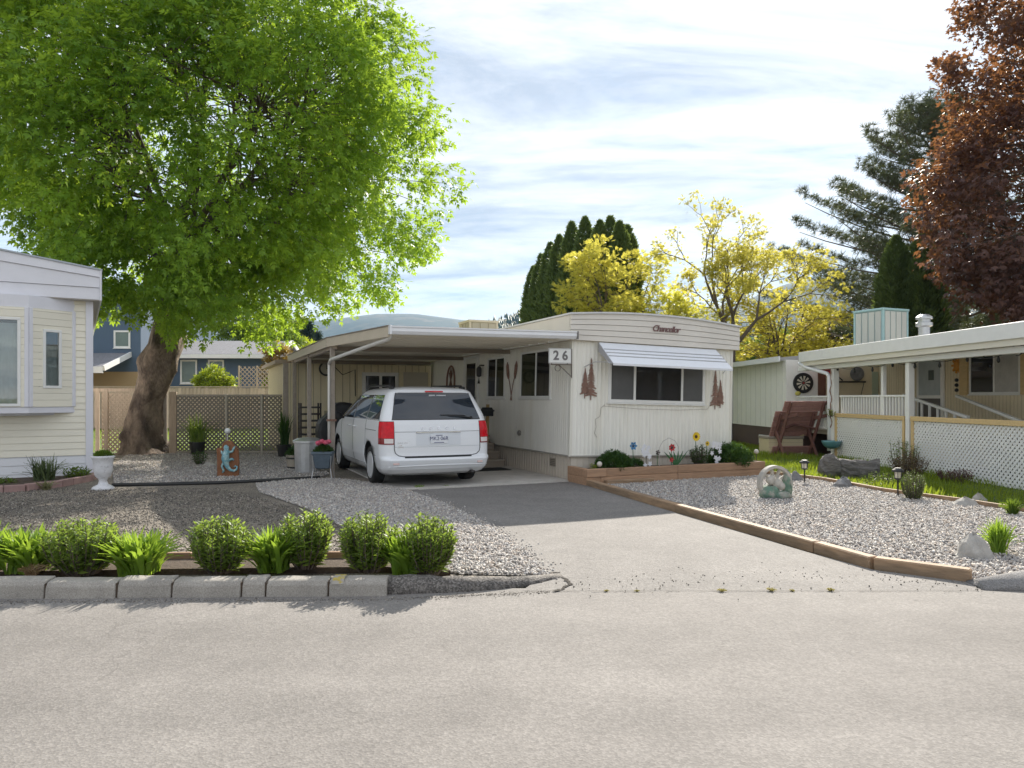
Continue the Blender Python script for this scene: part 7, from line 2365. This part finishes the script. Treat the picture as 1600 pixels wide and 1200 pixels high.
# ------------------------------------------------------------------ shrubs and border plants
LEAF_BUSH = leaf_mat('border shrub leaf', (0.10, 0.17, 0.03), (0.22, 0.31, 0.065), 0.45, (0.40, 0.54, 0.08), nscale=3)
LEAF_STRAP = leaf_mat('strap leaf', (0.10, 0.19, 0.02), (0.21, 0.34, 0.04), 0.45, (0.42, 0.60, 0.06), nscale=3)
LEAF_BOXW = leaf_mat('boxwood leaf', (0.022, 0.06, 0.014), (0.06, 0.125, 0.026), 0.3, (0.14, 0.25, 0.04), nscale=4)
def stem_bush(name, label, base, r, h, n_st, per, ls, lm, seed, cat='shrub', group=None, flare=1.0):
    rnd = random.Random(seed)
    rng = np.random.default_rng(seed)
    t = thing(name, label, cat, base, group=group)
    mb = MB()
    P_, D_, S_ = [], [], []
    for k in range(n_st):
        a = rnd.uniform(0, 6.283); q = math.sqrt(rnd.random())
        b0 = Vector((r * .35 * q * math.cos(a), r * .35 * q * math.sin(a), 0))
        hh = h * rnd.uniform(.75, 1.05) * (1 - 0.28 * q * q)
        tip = Vector((r * .92 * flare * q * math.cos(a), r * .92 * flare * q * math.sin(a), hh))
        mid = b0.lerp(tip, .5) + Vector((r * .14 * q * math.cos(a), r * .14 * q * math.sin(a), 0))
        pts = [b0, mid, tip]
        mb.tube(pts, [0.006, 0.005, 0.003], 4, cap=False)
        for j in range(per):
            u = 0.10 + .92 * (j + rnd.random()) / per
            p = (b0.lerp(mid, u * 2) if u < .5 else mid.lerp(tip, u * 2 - 1))
            aa = j * 2.4 + rnd.random()
            d = Vector((math.cos(aa), math.sin(aa), rnd.uniform(-.1, .9) + .5 * u))
            P_.append(tuple(p)); D_.append(tuple(d)); S_.append(ls * rnd.uniform(.7, 1.2) * (1.15 - .45 * u))
    mb.build('stems', BARKT, t)
    P_, D_ = np.array(P_), np.array(D_)
    upv = np.tile(np.array([0, 0, 1.0]), (len(P_), 1)) + .4 * rng.normal(size=P_.shape)
    scatter('leaves', T_LEAF[0], T_LEAF[1], P_, frames(D_, upv), np.array(S_), lm, t)
    return t
def strap_clump(name, label, base, r, h, n, w, lm, seed, cat='plant', group=None, arch=1.0):
    rnd = random.Random(seed)
    t = thing(name, label, cat, base, group=group)
    V, F = [], []
    for k in range(n):
        a = rnd.uniform(0, 6.283)
        q = rnd.random()
        L = h * rnd.uniform(.65, 1.1)
        out = r * (0.25 + .75 * q) * rnd.uniform(.7, 1.05)
        ww = w * rnd.uniform(.7, 1.2)
        x0, y0 = rnd.uniform(-.3, .3) * r, rnd.uniform(-.3, .3) * r
        o = len(V)
        seg = 5
        tw = rnd.uniform(-.4, .4)
        for i in range(seg + 1):
            u = i / seg
            rr = out * u ** 1.5
            z = L * (u - 0.42 * arch * q * u ** 2.6)
            wu = ww * (0.55 + 1.6 * u * (1 - u) ** .6) * (1 - u ** 4)
            sa = a + math.pi / 2 + tw * u
            cx, cy = x0 + rr * math.cos(a), y0 + rr * math.sin(a)
            V += [(cx - wu * math.cos(sa), cy - wu * math.sin(sa), z), (cx + wu * math.cos(sa), cy + wu * math.sin(sa), z + .006)]
        F += [(o + 2 * i, o + 2 * i + 1, o + 2 * i + 3, o + 2 * i + 2) for i in range(seg)]
    big_mesh('leaves', np.array(V), np.array(F), lm, t, True)
    return t
def gz_(px, py, z=0.06):
    return G(px, py, z)
BG = 'shrubs and leafy clumps along the kerb'
defs = [('s', 45, 893, 0.30, 0.36, 'leafy strap-leaved clump at the left end of the kerb bed'),
        ('b', 128, 897, 0.30, 0.46, 'grey green leafy shrub, second from the left along the kerb'),
        ('s', 218, 897, 0.30, 0.35, 'bright strap-leaved clump in front of the slab stone'),
        ('b', 343, 894, 0.255, 0.46, 'upright leafy shrub standing alone in the kerb bed middle'),
        ('s', 428, 892, 0.26, 0.37, 'strap-leaved clump leaning on the tall middle shrub'),
        ('b', 478, 887, 0.225, 0.50, 'tallest leafy shrub, right of the middle strap-leaved clump'),
        ('b', 577, 893, 0.245, 0.50, 'broad leafy shrub right of the gap in the kerb bed'),
        ('s', 634, 897, 0.22, 0.36, 'strap-leaved clump between the two right shrubs'),
        ('b', 668, 898, 0.225, 0.49, 'rightmost leafy shrub of the kerb bed'),
        ('s', -25, 893, 0.28, 0.38, 'strap-leaved clump cut by the left photo edge')]
for i, (k, px, py, r, h, lab) in enumerate(defs):
    if k == 'b':
        stem_bush('border_shrub', lab, gz_(px, py), r * 1.1, h, 120, 32, 0.072, LEAF_BUSH, 200 + i, 'shrub', BG, 1.05)
    else:
        strap_clump('border_plant', lab, gz_(px, py), r * 1.35, h * 1.08, 330, 0.019, LEAF_STRAP, 220 + i, 'plant', BG, 0.9)
strap_clump('dry_tuft', 'small dry brown tuft by the kerb at far left', gz_(50, 899, .08), 0.14, 0.10, 60, 0.005, leaf_mat('dry straw', (0.25, 0.17, 0.09), (0.42, 0.30, 0.18), 0.3), 251)
for i, (px, py, s_) in enumerate(((1128, 924.5, .035), (1205, 924, .04), (1238, 924, .02), (1298, 923.5, .035), (948, 924.5, .02), (995, 924.5, .02), (655, 763, .10), (697, 761, .06))):
    lab = ['dry tuft in the road seam below the gravel bed', 'second dry tuft in the road seam', 'tiny dry tuft right of the second seam tuft', 'dry tuft nearest the timber in the road seam', 'tiny tuft at the left of the road seam', 'tiniest tuft in the road seam', 'green weed tuft at the slab edge behind the van', 'small weed tuft at the slab edge right of the van wheel'][i]
    strap_clump('weed_tuft', lab, G(px, py), s_ * 1.2, s_ * .6, 40, 0.003, TUFT if i < 6 else LEAF_STRAP, 260 + i, 'weed', 'small weeds in the paving')
def ball_bush(name, label, base, rx, rz, n, ls, lm, seed, cat='shrub'):
    rng = np.random.default_rng(seed)
    t = thing(name, label, cat, base)
    d = rng.normal(size=(n, 3)); d /= np.linalg.norm(d, axis=1, keepdims=True)
    d[:, 2] = np.abs(d[:, 2]) * 1.0
    f = rng.uniform(.55, 1.0, n) ** .5
    a = np.arctan2(d[:, 1], d[:, 0])
    lump = 1 + .10 * np.sin(4 * a + 5 * d[:, 2]) + .07 * np.sin(7 * a - 9 * d[:, 2])
    pos = d * (f * lump)[:, None] * np.array([rx, rx, rz])
    dirs = d + .6 * rng.normal(size=d.shape); dirs[:, 2] += .35
    scatter('leaves', T_PAIR[0], T_PAIR[1], pos, frames(dirs, rng.normal(size=d.shape)), ls * rng.uniform(.7, 1.25, n), lm, t)
    b = MB(); b.tube([(0, 0, -.02), (0, 0, rz * .6)], [.02, .012], 6); b.build('stem', BARKT, t)
    return t
ball_bush('boxwood_shrub', 'round dark green shrub at the left end of the planter', hw3(0.72, -0.38, 0.235), 0.33, 0.30, 2600, 0.055, LEAF_BOXW, 301)
ball_bush('boxwood_shrub', 'larger round dark green shrub at the right end of the planter', hw3(3.42, -0.38, 0.235), 0.42, 0.38, 3400, 0.055, LEAF_BOXW, 302)
ball_bush('planter_plant', 'low green plant below the blue metal flower', hw3(1.17, -0.42, 0.235), 0.15, 0.16, 500, 0.05, LEAF_BOXW, 303, 'plant')
stem_bush('planter_plant', 'leafy green sunflower foliage in the planter', hw3(2.62, -0.42, 0.235), 0.22, 0.40, 40, 14, 0.075, LEAF_BOXW, 304, 'plant')
stem_bush('planter_plant', 'small sprout at the left planter end beside the globe light', hw3(0.16, -0.55, 0.235), 0.09, 0.13, 8, 8, 0.06, LEAF_LIME, 305, 'plant')
# pots
p_ = strap_clump('spiky_leaves', 'spiky arching leaves', (0, 0, 0), 0.55, 0.85, 110, 0.012, LEAF_BUSH, 311)
for q in list(p_.children): q.parent = pot1; q.location = (0, 0, 0.32); q.name = 'leaves'
bpy.data.objects.remove(p_)
p_ = strap_clump('spiky_leaves', 'x', (0, 0, 0), 0.30, 1.0, 90, 0.014, LEAF_BOXW, 312)
for q in list(p_.children): q.parent = pot2; q.location = (0, 0, 0.3); q.name = 'leaves'
bpy.data.objects.remove(p_)
p_ = ball_bush('x', 'x', (0, 0, 0), 0.22, 0.24, 900, 0.05, LEAF_BOXW, 313)
for q in list(p_.children): q.parent = hb; q.location = (0, 0, 0.27); q.name = 'foliage'
bpy.data.objects.remove(p_)
p_ = ball_bush('x', 'x', (0, 0, 0), 0.14, 0.09, 380, 0.05, LEAF_MID, 314)
for q in list(p_.children): q.parent = ur; q.location = (0, 0, 0.55); q.name = 'sprouts'
bpy.data.objects.remove(p_)
p_ = ball_bush('x', 'x', (0, 0, 0), 0.17, 0.14, 500, 0.05, LEAF_BOXW, 315)
for q in list(p_.children): q.parent = fp; q.location = (0, 0, 0.5); q.name = 'foliage'
bpy.data.objects.remove(p_)
PINK = mat('pink petals', (0.62, 0.10, 0.17), 0.6, var=0.2, vscale=30)
for k, (x, y, z) in enumerate(((-.09, -.05, .69), (-.02, -.02, .72), (.06, -.06, .70), (.10, .02, .71), (-.06, .05, .70))):
    b = MB(); b.ball((x, y, z), 0.052, 9, 6, (1, 1, .8), .18, k); b.build('pink_bloom', PINK, fp)
# bed at the left home
bx0 = G(70, 752)
strap_clump('bed_plant', 'arching grey green strap plant in the bed at the left home', G(68, 757), 0.42, 0.55, 150, 0.011, leaf_mat('grey green strap', (0.08, 0.12, 0.05), (0.20, 0.25, 0.11), 0.35), 321)
stem_bush('bed_plant', 'broad leafy plant beside the white urn', G(118, 752), 0.28, 0.26, 26, 12, 0.11, LEAF_MID, 322, 'plant')
stem_bush('bed_plant', 'low leafy plant at the left photo edge in the bed', G(5, 762), 0.22, 0.18, 20, 10, 0.09, LEAF_MID, 323, 'plant')
strap_clump('bed_plant', 'dry drooping leaves over the pink block edging', G(72, 766), 0.2, 0.2, 50, 0.009, leaf_mat('straw green', (0.20, 0.20, 0.09), (0.34, 0.33, 0.18), 0.3), 324)
stem_bush('yard_plant', 'small green plant between tree trunk and lizard plaque', G(312, 727), 0.20, 0.36, 18, 12, 0.09, LEAF_BOXW, 325, 'plant')
# right side
strap_clump('grass_tuft', 'bright green grass tuft beside the pale boulder', G(1560, 868), 0.17, 0.38, 260, 0.007, LEAF_STRAP, 331, 'grass')
strap_clump('grass_tuft', 'dull green grass tuft at the right end of the lawn edging', G(1582, 806), 0.16, 0.26, 160, 0.006, LEAF_MID, 332, 'grass')
stem_bush('pale_shrub', 'feathery pale green shrub beside the right solar light', G(1427, 782), 0.19, 0.46, 60, 30, 0.04, leaf_mat('feathery green', (0.12, 0.18, 0.04), (0.26, 0.34, 0.10), 0.4), 333)
stem_bush('garden_plant', 'reddish brown leafy plant against the lattice corner', (7.75, 14.4, 0.0), 0.42, 0.48, 50, 14, 0.085, leaf_mat('bronze leaf', (0.10, 0.06, 0.03), (0.26, 0.19, 0.09), 0.35), 334, 'plant')
stem_bush('garden_plant', 'green rose shrub in front of the lattice', (8.1, 15.2, 0.0), 0.35, 0.75, 30, 16, 0.075, LEAF_MID, 335, 'plant')
stem_bush('garden_plant', 'low dark red plants along the lattice foot', (8.05, 13.4, 0.0), 0.38, 0.28, 40, 12, 0.07, leaf_mat('wine leaf', (0.06, 0.02, 0.025), (0.18, 0.07, 0.07), 0.3), 336, 'plant')
stem_bush('garden_plant', 'green weeds at the log foot', (6.55, 13.0, 0.0), 0.40, 0.25, 40, 12, 0.06, LEAF_MID, 337, 'plant')
stem_bush('vine_sprig', 'small green sprig on the corner porch post', rw(-0.14, 6.45, 1.08), 0.14, 0.2, 10, 8, 0.07, LEAF_LIME, 338, 'plant')

# lawns
GRASS = leaf_mat('lawn blade', (0.095, 0.155, 0.014), (0.24, 0.31, 0.03), 0.45, (0.40, 0.50, 0.04), nscale=1.2)
def grass(name, label, poly, n, h, lm, seed):
    global RNG
    rng = np.random.default_rng(seed)
    p = sample_poly(poly, n)
    hh = h * rng.uniform(.5, 1.2, n) * (1 + .4 * np.sin(p[:, 0] * 2.1) * np.sin(p[:, 1] * 1.7))
    a = rng.uniform(0, 6.283, n)
    tv = np.array([(-.06, 0, 0), (.06, 0, 0), (.035, .15, .6), (-.01, .36, 1.0)], float)
    tf = np.array([(0, 1, 2, 3)])
    sc = np.column_stack([hh * .8, hh, hh])
    o = scatter(name, tv, tf, np.column_stack([p, np.full(n, .014)]), rotz_mats(a), sc, lm)
    return tag(o, label, 'grass', kind='stuff')
grass('grass', 'bright green lawn between home 26 and the right neighbour', lawnR, 42000, 0.11, GRASS, 1)
grass('grass', 'sunny yellow green lawn behind the lattice fence', lawnB, 16000, 0.10, GRASS, 2)
# ------------------------------------------------------------------ hills and the haze in front of them
HILLM = mat('wooded hillside', (0.022, 0.036, 0.022), 0.95, col2=(0.08, 0.075, 0.05), c2scale=0.012, c2lo=0.5, c2hi=0.62, var=0.35, vscale=0.05)
HILLN = mat('dry wooded slope', (0.05, 0.065, 0.03), 0.95, col2=(0.24, 0.20, 0.11), c2scale=0.03, c2lo=0.42, c2hi=0.55, var=0.3, vscale=0.08)
def hill(name, prof, Y, depth, m, seed, rough=0.03):
    """ridge whose crest follows prof (pixel x, pixel y) at distance Y; slopes fall to the front and back"""
    rng = np.random.default_rng(seed)
    xs_ = np.array([p[0] for p in prof], float)
    ys_ = np.array([p[1] for p in prof], float)
    nx, ny = 150, 26
    U = np.linspace(xs_[0], xs_[-1], nx)
    crest = CAM_H + (HOR - np.interp(U, xs_, ys_)) / FPX * Y
    X = (U - 800) / FPX * Y
    ph = rng.uniform(0, 6.28, 8)
    V = []
    for j in range(ny):
        v = j / (ny - 1) * 2 - 1                 # -1 front foot, 0 crest, 1 back foot
        s_ = max(0.0, 1 - abs(v)) ** 0.8 if abs(v) < 1 else 0
        z = crest * s_
        n = sum(np.sin(X * (0.004 * (k + 1) * 1500 / Y) + ph[k] + v * 5 * (k + 1)) / (k + 1) for k in range(6))
        z = z + n * crest.max() * rough * (s_ * (1 - s_) * 3 + (0.35 if v == 0 else 0.1))
        z = np.maximum(z, -0.5 if s_ < .02 else 0)
        V.append(np.column_stack([X * (1 + v * depth / Y * .0), np.full(nx, Y + v * depth), z - (2 if s_ == 0 else 0)]))
    V = np.vstack(V)
    F = np.array([(j * nx + i, j * nx + i + 1, (j + 1) * nx + i + 1, (j + 1) * nx + i) for j in range(ny - 1) for i in range(nx - 1)])
    o = big_mesh(name, V, F, m, None, True)
    tag(o, kind='structure')
    return o, U, crest
hill('hills', [(-900, 540), (-200, 520), (300, 506), (440, 505), (520, 498), (590, 489), (650, 488), (700, 494), (770, 503), (860, 515), (1000, 540)], 2600, 900, HILLM, 1)
hill('hills', [(740, 560), (762, 506), (790, 497), (830, 485), (900, 470), (1000, 468), (1080, 478), (1150, 470), (1220, 440), (1260, 431), (1330, 429), (1420, 438), (1600, 430), (1900, 410), (2500, 470)], 1900, 620, HILLM, 2)
hn, U, crest = hill('hills', [(690, 600), (745, 516), (770, 502), (800, 493), (835, 484), (900, 490), (1000, 512), (1080, 520), (1140, 512), (1180, 505), (1240, 520), (1300, 545), (1500, 560), (1900, 600)], 800, 260, HILLN, 3, 0.02)
# wood on the near slope: far too small to count
rngf = np.random.default_rng(5)
n = 2600
ux = rngf.uniform(730, 1350, n)
vv = rngf.uniform(-0.75, 0.02, n)
zc_ = np.interp(ux, U, crest)
pos = np.column_stack([(ux - 800) / FPX * 800, 800 + vv * 260, zc_ * (1 - np.abs(vv)) ** .8 - 0.5])
tv = []
tf = []
for k in range(6):
    a = k * math.pi / 3
    tv += [(math.cos(a), math.sin(a), 0.1)]
tv += [(0, 0, 1.0)]
tf = [(k, (k + 1) % 6, 6) for k in range(6)]
hgt = rngf.uniform(3, 9, n)
wd = scatter('wood', np.array(tv), np.array(tf), pos, rotz_mats(rngf.uniform(0, 6, n)), np.column_stack([hgt * .26, hgt * .26, hgt]), LEAF_FAR)
tag(wd, 'far scattered conifer wood on the near hillside', 'wood', kind='stuff')

# haze
hz = MB()
hz.box(-3800, 3800, -60, 3600, -3.5, 520)
hm = bpy.data.materials.new('haze air')
hm.use_nodes = True
t_ = hm.node_tree
t_.nodes.remove(t_.nodes['Principled BSDF'])
pv = N(t_, 'ShaderNodeVolumePrincipled')
pv.inputs['Color'].default_value = (0.36, 0.66, 1.0, 1)
pv.inputs['Density'].default_value = 0.00012
pv.inputs['Anisotropy'].default_value = 0.0
t_.links.new(pv.outputs[0], t_.nodes['Material Output'].inputs['Volume'])
MATS['haze air'] = hm
tag(hz.build('haze', hm, None), 'pale bluish haze in front of the far hills', 'haze', kind='stuff')
